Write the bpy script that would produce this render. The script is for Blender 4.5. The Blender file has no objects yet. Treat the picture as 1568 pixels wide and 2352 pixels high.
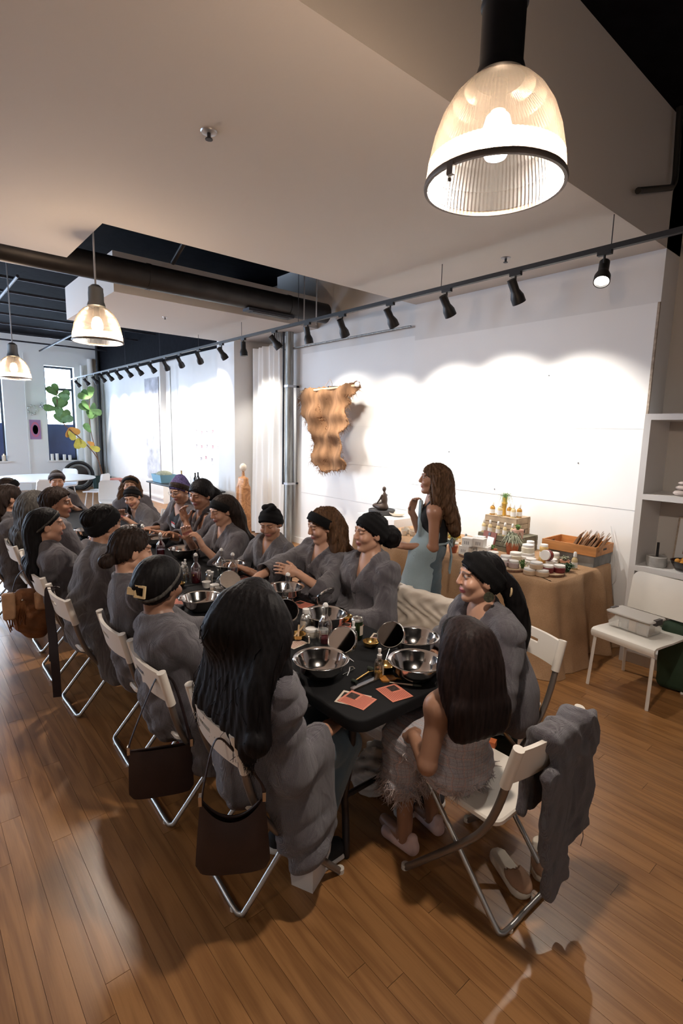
import bpy, bmesh, math, random, time
import numpy as np
from mathutils import Vector, Matrix, Euler

T_START = time.time()
SC = bpy.context.scene
COL = SC.collection
PI = math.pi
rad = math.radians

# ---------------------------------------------------------------- camera
CAM_H = 1.88
def cam_axes(yaw, pitch, roll):
    f = np.array([math.sin(yaw)*math.cos(pitch), math.cos(yaw)*math.cos(pitch), -math.sin(pitch)])
    rt = np.array([math.cos(yaw), -math.sin(yaw), 0.0])
    up = np.cross(rt, f)
    c, s = math.cos(roll), math.sin(roll)
    return c*rt+s*up, -s*rt+c*up, f
cam_data = bpy.data.cameras.new('camera')
cam = bpy.data.objects.new('camera', cam_data)
COL.objects.link(cam)
_r, _u, _f = cam_axes(rad(40.41), rad(8.714), rad(1.2854))
cam.matrix_world = Matrix(((_r[0], _u[0], -_f[0], 0), (_r[1], _u[1], -_f[1], 0), (_r[2], _u[2], -_f[2], CAM_H), (0, 0, 0, 1)))
cam_data.sensor_fit = 'VERTICAL'
cam_data.sensor_height = 36.0
cam_data.lens = 1194.26*36.0/2352.0
cam_data.clip_start = 0.05
cam_data.clip_end = 200
SC.camera = cam

# ---------------------------------------------------------------- world and exposure
world = bpy.data.worlds.new('world'); SC.world = world
world.use_nodes = True
bg = world.node_tree.nodes['Background']
bg.inputs['Color'].default_value = (0.64, 0.79, 1.0, 1)
bg.inputs['Strength'].default_value = 28.0
SC.view_settings.view_transform = 'Standard'
SC.view_settings.look = 'None'
SC.view_settings.exposure = 0.24
SC.view_settings.gamma = 1.0
SC.view_settings.use_curve_mapping = False
SC.cycles.max_bounces = 7; SC.cycles.diffuse_bounces = 4; SC.cycles.glossy_bounces = 3; SC.cycles.transmission_bounces = 4; SC.cycles.transparent_max_bounces = 12
SC.cycles.adaptive_threshold = 0.035; SC.cycles.caustics_reflective = False; SC.cycles.caustics_refractive = False

SPOT_W = 19.0        # each track head
PENDANT_W = 92.0     # each pendant
SPOT_COL = (1.0, 0.93, 0.84)
PENDANT_COL = (1.0, 0.87, 0.75)

ORD = ['first', 'second', 'third', 'fourth', 'fifth', 'sixth', 'seventh', 'eighth', 'ninth']
# ---------------------------------------------------------------- material helpers
MATS = {}
def _new(name):
    m = bpy.data.materials.new(name); m.use_nodes = True
    nt = m.node_tree
    return m, nt, nt.nodes['Principled BSDF']
def mat(name, col, rough=0.5, metal=0.0, spec=0.5, bump=0.0, bscale=200.0, var=0.0, vscale=8.0, trans=0.0, ior=1.45, emit=None, estr=0.0, alpha=1.0, stretch=None, sheen=0.0, sss=0.0, coat=0.0):
    """procedural principled material: optional noise colour variation and noise bump"""
    m, nt, p = _new(name)
    N = nt.nodes; L = nt.links
    p.inputs['Base Color'].default_value = (*col, 1)
    p.inputs['Roughness'].default_value = rough
    p.inputs['Metallic'].default_value = metal
    p.inputs['Specular IOR Level'].default_value = spec
    p.inputs['IOR'].default_value = ior
    if trans: p.inputs['Transmission Weight'].default_value = trans
    if sheen: p.inputs['Sheen Weight'].default_value = sheen
    if coat: p.inputs['Coat Weight'].default_value = coat
    if alpha < 1: p.inputs['Alpha'].default_value = alpha
    if emit:
        p.inputs['Emission Color'].default_value = (*emit, 1)
        p.inputs['Emission Strength'].default_value = estr
    if var or bump:
        tc = N.new('ShaderNodeTexCoord')
        src = tc.outputs['Object']
        if stretch:
            mp = N.new('ShaderNodeMapping'); mp.inputs['Scale'].default_value = stretch
            L.new(src, mp.inputs['Vector']); src = mp.outputs['Vector']
    if var:
        nz = N.new('ShaderNodeTexNoise'); nz.inputs['Scale'].default_value = vscale; nz.inputs['Detail'].default_value = 4
        L.new(src, nz.inputs['Vector'])
        rp = N.new('ShaderNodeValToRGB')
        lo = tuple(max(0, c*(1-var)) for c in col); hi = tuple(min(1, c*(1+var)) for c in col)
        rp.color_ramp.elements[0].color = (*lo, 1); rp.color_ramp.elements[1].color = (*hi, 1)
        rp.color_ramp.elements[0].position = 0.3; rp.color_ramp.elements[1].position = 0.7
        L.new(nz.outputs['Fac'], rp.inputs['Fac']); L.new(rp.outputs['Color'], p.inputs['Base Color'])
    if bump:
        nb = N.new('ShaderNodeTexNoise'); nb.inputs['Scale'].default_value = bscale; nb.inputs['Detail'].default_value = 3
        L.new(src, nb.inputs['Vector'])
        bp = N.new('ShaderNodeBump'); bp.inputs['Strength'].default_value = bump; bp.inputs['Distance'].default_value = 0.01
        L.new(nb.outputs['Fac'], bp.inputs['Height']); L.new(bp.outputs['Normal'], p.inputs['Normal'])
    MATS[name] = m
    return m

def wood_mat(name, c0, c1, scale=(1, 1, 1), grain=18.0, rough=0.45, per_object=0.0, bump=0.12, spec=0.5):
    """wood with grain along local Y; per_object shifts tone and pattern for each board"""
    m, nt, p = _new(name); N = nt.nodes; L = nt.links
    tc = N.new('ShaderNodeTexCoord')
    mp = N.new('ShaderNodeMapping'); mp.inputs['Scale'].default_value = scale
    L.new(tc.outputs['Object'], mp.inputs['Vector'])
    vec = mp.outputs['Vector']
    oi = N.new('ShaderNodeObjectInfo')
    if per_object:
        add = N.new('ShaderNodeVectorMath'); add.operation = 'ADD'
        mul = N.new('ShaderNodeMath'); mul.operation = 'MULTIPLY'; mul.inputs[1].default_value = 37.0
        L.new(oi.outputs['Random'], mul.inputs[0])
        cmb = N.new('ShaderNodeCombineXYZ'); L.new(mul.outputs[0], cmb.inputs[0]); L.new(mul.outputs[0], cmb.inputs[2])
        L.new(vec, add.inputs[0]); L.new(cmb.outputs[0], add.inputs[1]); vec = add.outputs[0]
    wv = N.new('ShaderNodeTexNoise'); wv.inputs['Scale'].default_value = 1.0; wv.inputs['Detail'].default_value = 3; wv.inputs['Distortion'].default_value = 0.6
    st = N.new('ShaderNodeMapping'); st.inputs['Scale'].default_value = (7.0, 0.7, 7.0)
    L.new(vec, st.inputs['Vector']); L.new(st.outputs[0], wv.inputs['Vector'])
    # cathedral rings: sine of noise
    m1 = N.new('ShaderNodeMath'); m1.operation = 'MULTIPLY'; m1.inputs[1].default_value = grain*6
    L.new(wv.outputs['Fac'], m1.inputs[0])
    sn = N.new('ShaderNodeMath'); sn.operation = 'SINE'; L.new(m1.outputs[0], sn.inputs[0])
    fine = N.new('ShaderNodeTexNoise'); fine.inputs['Scale'].default_value = 1.0; fine.inputs['Detail'].default_value = 5
    st2 = N.new('ShaderNodeMapping'); st2.inputs['Scale'].default_value = (160.0, 6.0, 160.0)
    L.new(vec, st2.inputs['Vector']); L.new(st2.outputs[0], fine.inputs['Vector'])
    mr = N.new('ShaderNodeMapRange'); mr.inputs['From Min'].default_value = -1; mr.inputs['From Max'].default_value = 1
    L.new(sn.outputs[0], mr.inputs['Value'])
    mx = N.new('ShaderNodeMath'); mx.operation = 'MULTIPLY_ADD'; mx.inputs[1].default_value = 0.42; 
    L.new(mr.outputs[0], mx.inputs[0])
    hf = N.new('ShaderNodeMath'); hf.operation = 'MULTIPLY'; hf.inputs[1].default_value = 0.58
    L.new(fine.outputs['Fac'], hf.inputs[0]); L.new(hf.outputs[0], mx.inputs[2])
    rp = N.new('ShaderNodeValToRGB')
    rp.color_ramp.elements[0].color = (*c0, 1); rp.color_ramp.elements[1].color = (*c1, 1)
    rp.color_ramp.elements[0].position = 0.22; rp.color_ramp.elements[1].position = 0.72
    L.new(mx.outputs[0], rp.inputs['Fac'])
    colout = rp.outputs['Color']
    if per_object:
        hsv = N.new('ShaderNodeHueSaturation')
        mr2 = N.new('ShaderNodeMapRange'); mr2.inputs['To Min'].default_value = 1-per_object; mr2.inputs['To Max'].default_value = 1+per_object
        L.new(oi.outputs['Random'], mr2.inputs['Value']); L.new(mr2.outputs[0], hsv.inputs['Value'])
        L.new(colout, hsv.inputs['Color']); colout = hsv.outputs['Color']
    L.new(colout, p.inputs['Base Color'])
    p.inputs['Roughness'].default_value = rough
    p.inputs['Specular IOR Level'].default_value = spec
    bp = N.new('ShaderNodeBump'); bp.inputs['Strength'].default_value = bump; bp.inputs['Distance'].default_value = 0.004
    L.new(mx.outputs[0], bp.inputs['Height']); L.new(bp.outputs['Normal'], p.inputs['Normal'])
    MATS[name] = m
    return m

def weave_mat(name, col, scale=160.0, rough=0.9, bump=0.5, var=0.25, waffle=False, sheen=0.25, crease=0.0):
    """woven cloth: crossed wave bump with blotchy colour"""
    m, nt, p = _new(name); N = nt.nodes; L = nt.links
    tc = N.new('ShaderNodeTexCoord'); src = tc.outputs['Object']
    nz = N.new('ShaderNodeTexNoise'); nz.inputs['Scale'].default_value = 5; nz.inputs['Detail'].default_value = 5
    L.new(src, nz.inputs['Vector'])
    rp = N.new('ShaderNodeValToRGB')
    rp.color_ramp.elements[0].color = (*[c*(1-var) for c in col], 1); rp.color_ramp.elements[1].color = (*[min(1, c*(1+var)) for c in col], 1)
    rp.color_ramp.elements[0].position = .3; rp.color_ramp.elements[1].position = .7
    L.new(nz.outputs['Fac'], rp.inputs['Fac'])
    hs = []
    for ax in ('X', 'Z'):
        w = N.new('ShaderNodeTexWave'); w.wave_type = 'BANDS'; w.bands_direction = ax
        w.inputs['Scale'].default_value = scale; w.inputs['Distortion'].default_value = 1.5; w.inputs['Detail'].default_value = 1; w.inputs['Detail Scale'].default_value = 2.0
        L.new(src, w.inputs['Vector']); hs.append(w.outputs['Fac'])
    a = N.new('ShaderNodeMath'); a.operation = 'MULTIPLY' if waffle else 'ADD'
    L.new(hs[0], a.inputs[0]); L.new(hs[1], a.inputs[1])
    mixc = N.new('ShaderNodeMix'); mixc.data_type = 'RGBA'; mixc.blend_type = 'MULTIPLY'; mixc.inputs['Factor'].default_value = .35
    L.new(rp.outputs['Color'], mixc.inputs['A']); L.new(a.outputs[0], mixc.inputs['B'])
    L.new(mixc.outputs['Result'], p.inputs['Base Color'])
    bp = N.new('ShaderNodeBump'); bp.inputs['Strength'].default_value = bump; bp.inputs['Distance'].default_value = .004
    L.new(a.outputs[0], bp.inputs['Height']); L.new(bp.outputs['Normal'], p.inputs['Normal'])
    if crease:
        mp = N.new('ShaderNodeMapping'); mp.inputs['Scale'].default_value = (1.0, 1.0, .45); L.new(src, mp.inputs['Vector'])
        cn = N.new('ShaderNodeTexNoise'); cn.inputs['Scale'].default_value = 9; cn.inputs['Detail'].default_value = 2.5; cn.inputs['Distortion'].default_value = 1.6; L.new(mp.outputs[0], cn.inputs['Vector'])
        b2 = N.new('ShaderNodeBump'); b2.inputs['Strength'].default_value = crease; b2.inputs['Distance'].default_value = .09
        L.new(cn.outputs['Fac'], b2.inputs['Height']); L.new(b2.outputs['Normal'], bp.inputs['Normal'])
    p.inputs['Roughness'].default_value = rough
    p.inputs['Sheen Weight'].default_value = sheen
    p.inputs['Specular IOR Level'].default_value = .2
    MATS[name] = m
    return m

def attr_mat(name, rough=0.5, spec=0.4, bump=0.0, bscale=300, sss=0.0):
    """colour comes from the mesh's own colour attribute (skin, lips, brows; fabric prints)"""
    m, nt, p = _new(name); N = nt.nodes; L = nt.links
    a = N.new('ShaderNodeAttribute'); a.attribute_name = 'Col'
    L.new(a.outputs['Color'], p.inputs['Base Color'])
    p.inputs['Roughness'].default_value = rough; p.inputs['Specular IOR Level'].default_value = spec
    if sss:
        p.inputs['Subsurface Weight'].default_value = sss
        p.inputs['Subsurface Radius'].default_value = (.8, .3, .15); p.inputs['Subsurface Scale'].default_value = .012
    if bump:
        tc = N.new('ShaderNodeTexCoord'); nb = N.new('ShaderNodeTexNoise'); nb.inputs['Scale'].default_value = bscale
        L.new(tc.outputs['Object'], nb.inputs['Vector'])
        bp = N.new('ShaderNodeBump'); bp.inputs['Strength'].default_value = bump; bp.inputs['Distance'].default_value = .003
        L.new(nb.outputs['Fac'], bp.inputs['Height']); L.new(bp.outputs['Normal'], p.inputs['Normal'])
    MATS[name] = m
    return m

def glass_mat(name, col=(1, 1, 1), rough=0.03, fac=0.82):
    """clear thin glass: mostly see-through, with a glossy coat (cheap to trace)"""
    m = bpy.data.materials.new(name); m.use_nodes = True
    nt = m.node_tree; N = nt.nodes; L = nt.links
    for n in list(N): N.remove(n)
    out = N.new('ShaderNodeOutputMaterial'); tr = N.new('ShaderNodeBsdfTransparent'); gl = N.new('ShaderNodeBsdfGlossy'); mx = N.new('ShaderNodeMixShader')
    lw = N.new('ShaderNodeLayerWeight'); lw.inputs['Blend'].default_value = 0.25
    mr = N.new('ShaderNodeMapRange'); mr.inputs['To Min'].default_value = 1-fac; mr.inputs['To Max'].default_value = 0.85
    L.new(lw.outputs['Facing'], mr.inputs['Value'])
    tr.inputs['Color'].default_value = (*col, 1); gl.inputs['Roughness'].default_value = rough; gl.inputs['Color'].default_value = (1, 1, 1, 1)
    L.new(mr.outputs[0], mx.inputs[0]); L.new(tr.outputs[0], mx.inputs[1]); L.new(gl.outputs[0], mx.inputs[2]); L.new(mx.outputs[0], out.inputs[0])
    MATS[name] = m
    return m

# ---------------------------------------------------------------- mesh helpers
class MB:
    """collects simple shapes into ONE mesh"""
    def __init__(s):
        s.v = []; s.f = []; s.mi = []; s.m = 0
    def add(s, verts, faces):
        o = len(s.v); s.v.extend([tuple(map(float, q)) for q in verts]); s.f.extend([tuple(i+o for i in f) for f in faces]); s.mi.extend([s.m]*len(faces)); return s
    def box(s, x0, x1, y0, y1, z0, z1):
        v = [(x0, y0, z0), (x1, y0, z0), (x1, y1, z0), (x0, y1, z0), (x0, y0, z1), (x1, y0, z1), (x1, y1, z1), (x0, y1, z1)]
        return s.add(v, [(0, 3, 2, 1), (4, 5, 6, 7), (0, 1, 5, 4), (1, 2, 6, 5), (2, 3, 7, 6), (3, 0, 4, 7)])
    def rbox(s, x0, x1, y0, y1, z0, z1, r=0.01, n=3, top=True):
        """box with rounded vertical edges and a softened top and bottom edge"""
        r = min(r, (x1-x0)/2.01, (y1-y0)/2.01)
        def ring(ins, z):
            out = []
            rr = max(r-ins, 0.0005)
            for cx, cy, a0 in ((x1-r, y1-r, 0), (x0+r, y1-r, PI/2), (x0+r, y0+r, PI), (x1-r, y0+r, 1.5*PI)):
                for k in range(n+1):
                    a = a0+PI/2*k/n; out.append((cx+rr*math.cos(a), cy+rr*math.sin(a), z))
            return out
        b = min(r*.5, (z1-z0)/3)
        return s.rings([ring(b, z0), ring(0, z0+b), ring(0, z1-b), ring(b, z1)], cap=True)
    def rings(s, rings, cap=True, closed=True):
        n = len(rings[0]); v = [q for r in rings for q in r]; f = []
        m = n if closed else n-1
        for i in range(len(rings)-1):
            for j in range(m):
                a = i*n+j; b = i*n+(j+1) % n
                f.append((a, b, b+n, a+n))
        if cap and closed:
            f.append(tuple(range(n-1, -1, -1))); f.append(tuple((len(rings)-1)*n+j for j in range(n)))
        return s.add(v, f)
    def lathe(s, prof, n=24, cx=0, cy=0, cz=0, cap=True, sx=1, sy=1):
        rings = []
        for r, z in prof:
            rings.append([(cx+sx*r*math.cos(2*PI*k/n), cy+sy*r*math.sin(2*PI*k/n), cz+z) for k in range(n)])
        return s.rings(rings, cap=cap)
    def tube(s, pts, r, n=8, cap=True, flat=1.0, up=None):
        """sweep a circle (or flat oval) along points; r scalar or list"""
        P = [Vector(p) for p in pts]; k = len(P)
        rs = r if isinstance(r, (list, tuple, np.ndarray)) else [r]*k
        rings = []; prev = None
        for i in range(k):
            t = (P[min(i+1, k-1)]-P[max(i-1, 0)])
            if t.length < 1e-9: t = Vector((0, 0, 1))
            t.normalize()
            if prev is None:
                a = Vector(up) if up else (Vector((0, 0, 1)) if abs(t.z) < .9 else Vector((1, 0, 0)))
            else: a = prev
            b = t.cross(a)
            if b.length < 1e-6: b = t.orthogonal()
            b.normalize(); a = b.cross(t).normalized(); prev = a
            rings.append([tuple(P[i]+rs[i]*(a*math.cos(2*PI*j/n)*flat+b*math.sin(2*PI*j/n))) for j in range(n)])
        return s.rings(rings, cap=cap)
    def sphere(s, c, r, nu=12, nv=8, sc=(1, 1, 1)):
        prof = [(max(1e-4, math.sin(PI*i/nv))*r, -math.cos(PI*i/nv)*r) for i in range(nv+1)]
        rings = [[(c[0]+sc[0]*q*math.cos(2*PI*k/nu), c[1]+sc[1]*q*math.sin(2*PI*k/nu), c[2]+sc[2]*z) for k in range(nu)] for q, z in prof]
        return s.rings(rings)
    def prism(s, poly, z0, z1, axis='z'):
        """extrude polygon"""
        n = len(poly)
        def P(a, b, c):
            return (a, b, c) if axis == 'z' else ((a, c, b) if axis == 'y' else (c, a, b))
        v = [P(x, y, z0) for x, y in poly]+[P(x, y, z1) for x, y in poly]
        f = [tuple(range(n-1, -1, -1)), tuple(range(n, 2*n))]+[(i, (i+1) % n, n+(i+1) % n, n+i) for i in range(n)]
        return s.add(v, f)
    def xf(s, M, start=0):
        for i in range(start, len(s.v)): s.v[i] = tuple(M @ Vector(s.v[i]))
        return s
    def mesh(s, name='m', smooth=True, ang=40):
        me = bpy.data.meshes.new(name); me.from_pydata(s.v, [], s.f)
        if s.f:
            me.polygons.foreach_set('material_index', s.mi)
            me.polygons.foreach_set('use_smooth', [smooth]*len(s.f))
        me.update()
        bm = bmesh.new(); bm.from_mesh(me); bmesh.ops.recalc_face_normals(bm, faces=bm.faces)
        if smooth:
            lim = math.radians(ang)
            for e in bm.edges:
                if len(e.link_faces) == 2 and e.calc_face_angle(0) > lim: e.smooth = False
        bm.to_mesh(me); bm.free()
        return me
    def build(s, name, m, parent=None, loc=None, smooth=True, ang=40):
        me = s.mesh(name, smooth, ang)
        for mm in (m if isinstance(m, (list, tuple)) else [m]): me.materials.append(MATS[mm] if isinstance(mm, str) else mm)
        return link(name, me, parent, loc)

def link(name, me, parent=None, loc=None, rot=None):
    o = bpy.data.objects.new(name, me); COL.objects.link(o)
    if parent is not None: o.parent = parent
    if loc is not None: o.location = loc
    if rot is not None: o.rotation_euler = rot
    return o
def empty(name, loc=(0, 0, 0), rz=0.0):
    o = bpy.data.objects.new(name, None); o.empty_display_size = .1; COL.objects.link(o); o.location = loc; o.rotation_euler = (0, 0, rz); return o
def tag(o, label=None, cat=None, group=None, kind=None):
    if label: o['label'] = label
    if cat: o['category'] = cat
    if group: o['group'] = group
    if kind: o['kind'] = kind
    return o
def thing(name, label, cat, loc=(0, 0, 0), rz=0.0, group=None):
    return tag(empty(name, loc, rz), label, cat, group)
def copy_tree(o, parent=None, loc=None, rz=None, label=None, group=None):
    c = o.copy(); COL.objects.link(c)
    if parent is not None: c.parent = parent
    if loc is not None: c.location = loc
    if rz is not None: c.rotation_euler = (0, 0, rz)
    if label: c['label'] = label
    if group: c['group'] = group
    for ch in list(o.children): copy_tree(ch, c)
    return c
def struct(name, mb, m, parent=None, smooth=False):
    o = mb.build(name, m, parent, smooth=smooth)
    if parent is None: o['kind'] = 'structure'
    return o
def Rz(a): return Matrix.Rotation(a, 4, 'Z')
def Tm(x, y, z): return Matrix.Translation((x, y, z))
def bez(pts, n=8):
    """Catmull-Rom through points"""
    P = [Vector(p) for p in pts]; out = []
    for i in range(len(P)-1):
        p0 = P[max(i-1, 0)]; p1 = P[i]; p2 = P[i+1]; p3 = P[min(i+2, len(P)-1)]
        for k in range(n):
            t = k/n
            out.append(0.5*((2*p1)+(-p0+p2)*t+(2*p0-5*p1+4*p2-p3)*t*t+(-p0+3*p1-3*p2+p3)*t**3))
    out.append(P[-1]); return out
def text_part(name, txt, size, m, parent, loc, rot, align='CENTER', ext=0.0008):
    cu = bpy.data.curves.new(name, 'FONT'); cu.body = txt; cu.size = size; cu.extrude = ext; cu.align_x = align; cu.align_y = 'CENTER'
    cu.materials.append(MATS[m]); o = bpy.data.objects.new(name, cu); COL.objects.link(o); o.parent = parent; o.location = loc; o.rotation_euler = rot
    return o
# ================================================================ materials of the setting
mat('white_wall', (0.74, 0.73, 0.715), .65, bump=.05, bscale=60, var=.02, vscale=3)
mat('ceiling_paint', (0.57, 0.545, 0.52), .8, bump=.04, bscale=80)
mat('board_white', (0.84, 0.835, 0.825), .55, var=.012, vscale=2)
mat('black_ceiling', (0.005, 0.005, 0.007), .8, spec=.05, bump=.2, bscale=20, var=.3)
mat('dark_steel', (0.030, 0.032, 0.040), .5, metal=.3, var=.3, vscale=12)
mat('duct_black', (0.022, 0.020, 0.020), .45, metal=.4, var=.25, vscale=6)
mat('black_paint', (0.012, 0.012, 0.013), .45)
mat('grey_wall', (0.62, 0.60, 0.58), .7, bump=.04, bscale=60)
mat('plaster_trim', (0.78, 0.77, 0.75), .5)
mat('raw_edge', (0.36, 0.29, 0.23), .8, var=.3, vscale=30)
wood_mat('oak_floor', (0.225, 0.100, 0.033), (0.335, 0.160, 0.056), (1, 1, 1), grain=6.0, rough=.33, per_object=.09, bump=.05, spec=.5)
mat('floor_gap', (0.05, 0.025, 0.012), .9, spec=.1)
mat('zinc', (0.30, 0.31, 0.30), .45, metal=.55, var=.35, vscale=25, stretch=(1, 1, .15))
glass_mat('window_glass', (0.96, 0.98, 1.0), .02, .9)
mat('window_frame', (0.025, 0.032, 0.042), .4)
mat('window_shade', (0.06, 0.085, 0.19), .6, var=.1, vscale=3)
mat('outside_brick', (0.72, 0.60, 0.62), .9, var=.1, vscale=10)
mat('steel_rod', (0.45, 0.45, 0.46), .35, metal=.8)
mat('sage_wall', (0.80, 0.82, 0.83), .7)

W = 4.984          # face of the display wall
CEIL = 3.445       # underside of the dropped ceilings
TOP = 4.42         # black structural ceiling
YN = 1.784         # near end of the display wall and of the dropped ceiling
YSTEP = 4.53       # step in the display wall
FAR = 17.5
XL, YB = -4.2, -5.0

# ---------------------------------------------------------------- floor of separate boards
fl = struct('floor', MB().box(XL-.3, 6.6, YB-.3, FAR+.3, -.06, -.012), 'floor_gap')
rng = random.Random(4)
BW = 0.082
meshes = {}
def plank_mesh(Lk):
    if Lk in meshes: return meshes[Lk]
    h = .012; w = BW/2-.0006; l = Lk/2-.0008
    v = [(-w, -l, -h), (w, -l, -h), (w, l, -h), (-w, l, -h), (-w, -l, 0), (w, -l, 0), (w, l, 0), (-w, l, 0)]
    f = [(4, 5, 6, 7), (0, 1, 5, 4), (1, 2, 6, 5), (2, 3, 7, 6), (3, 0, 4, 7)]
    me = bpy.data.meshes.new('plank'); me.from_pydata(v, [], f); me.materials.append(MATS['oak_floor']); meshes[Lk] = me
    return me
LENS = [0.6, 0.8, 1.0, 1.25, 1.5, 1.8]
cands = []
xc = XL
while xc < 6.4:
    y = YB+rng.uniform(-1.5, 0)
    while y < FAR:
        Lk = rng.choice(LENS); cands.append((xc+BW/2, y+Lk/2, Lk)); y += Lk
    xc += BW
def size_seen(c):
    x, y, Lk = c
    d = x*_f[0]+y*_f[1]+CAM_H*.15
    if d < .6: return 0
    u = 784+1194.26*(x*_r[0]+y*_r[1])/d
    if u < -150 or u > 1720 or d > 16: return 0
    dy = (0-CAM_H)
    vv = 1176-1194.26*(x*_u[0]+y*_u[1]+dy*_u[2])/(x*_f[0]+y*_f[1]+dy*_f[2])
    if vv > 2500: return 0
    hid = 1.0
    if 1.3 < x < 2.2 and 1.8 < y < 7.7: hid = .25
    return hid*Lk/d**3
cands.sort(key=size_seen, reverse=True)
rest = MB()
for i, (x, y, Lk) in enumerate(cands):
    if i < 300:
        link('plank', plank_mesh(Lk), fl, (x, y, 0))
    else:
        w = BW/2-.0006; l = Lk/2-.0006
        rest.add([(x-w, y-l, 0), (x+w, y-l, 0), (x+w, y+l, 0), (x-w, y+l, 0)], [(0, 1, 2, 3)])
ro = rest.build('plank_field', 'oak_floor', fl, smooth=False); ro['kind'] = 'stuff'

# ---------------------------------------------------------------- display wall (right) and its far sections
struct('wall_right', MB().box(W, 5.6, YN, YSTEP, 0, TOP), 'white_wall')
rc = struct('wall_recess', MB().box(W+.09, 5.6, YSTEP, 7.75, 0, TOP), 'white_wall')
# white boards that line the wall, one object per board, joints recessed
def board(parent, x, y0, y1, z0, z1, t=.012, name='panel'):
    g = .0012
    return MB().box(x-t, x+.001, y0+g, y1-g, z0+g, z1-g).build(name, 'board_white', parent, smooth=False)
wr = bpy.data.objects['wall_right']
for (y0, y1, z0, z1, t) in ((1.80, 4.525, 1.245, 1.965, .011), (1.80, 4.525, 1.965, 3.02, .010), (1.80, 4.525, .10, 1.245, .008)):
    board(wr, W, y0, y1, z0, z1, t)
MB().box(W-.018, W+.002, 1.782, 1.80, 0, 3.02).build('board_edge', 'raw_edge', wr, smooth=False)
for (y, z) in ((2.35, 1.64), (3.25, 1.30), (3.9, 1.68), (2.72, 2.48)):   # fixing screws
    MB().sphere((W-.017, y, z), .006, 8, 5).build('screw', 'dark_steel', wr)
for (z0, z1, t) in ((.10, .88, .006), (.88, 1.42, .010), (1.42, 1.965, .012), (1.965, 3.10, .009)):
    board(rc, W+.09, 4.56, 7.0, z0, z1, t)
struct('trim_1', MB().box(W-.02, W, YN, 4.53, 0, .10), 'plaster_trim')
struct('trim_2', MB().box(W+.07, W+.09, YSTEP, 7.7, 0, .10), 'plaster_trim')

# pier between curtains and photo wall, then the far walls
struct('wall_pier', MB().box(4.62, 5.6, 8.42, 9.06, 0, TOP), 'white_wall')
struct('wall_alcove', MB().box(5.35, 5.6, 7.75, 8.42, 0, TOP), 'white_wall')
struct('wall_photo', MB().box(4.95, 5.6, 9.06, 11.6, 0, TOP), 'white_wall')
struct('wall_fitting', MB().box(5.12, 5.6, 11.6, 12.75, 0, TOP), 'white_wall')
struct('wall_gallery', MB().box(4.984, 5.6, 12.75, FAR, 0, TOP), 'white_wall')
struct('trim_3', MB().box(4.96, 4.986, 12.75, FAR, .12, .16), 'plaster_trim')
# end of shelf recess and unseen sides of the room
struct('wall_shelf_back', MB().box(5.3, 5.6, YB, YN, 0, TOP), 'grey_wall')
LWIN = [(8.6, 10.2), (11.2, 12.8), (13.8, 15.4)]
m = MB(); ys_ = [YB]+[a for w_ in LWIN for a in w_]+[FAR]
for k in range(0, len(ys_), 2): m.box(XL-.25, XL, ys_[k], ys_[k+1], 0, TOP)
for a, b in LWIN: m.box(XL-.25, XL, a, b, 0, .9); m.box(XL-.25, XL, a, b, 3.1, TOP)
struct('wall_left', m, 'white_wall')
for k, (a, b) in enumerate(LWIN):
    w = struct('window_%d' % (k+6), MB().box(XL-.2, XL-.14, a, b, .9, .96).box(XL-.2, XL-.14, a, b, 3.04, 3.1).box(XL-.2, XL-.14, a, a+.06, .96, 3.04).box(XL-.2, XL-.14, b-.06, b, .96, 3.04), 'window_frame')
    MB().box(XL-.175, XL-.169, a+.06, b-.06, .96, 3.04).build('pane', 'window_glass', w, smooth=False)
    lt = bpy.data.lights.new('sky_portal', 'AREA'); lt.shape = 'RECTANGLE'; lt.size = 2.2; lt.size_y = b-a; lt.cycles.is_portal = True
    lo = bpy.data.objects.new('sky_portal', lt); COL.objects.link(lo); lo.location = (XL-.24, (a+b)/2, 2.0); lo.rotation_euler = (0, rad(-90), 0)
struct('wall_back', MB().box(XL, 5.6, YB-.25, YB, 0, TOP), 'white_wall')

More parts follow.
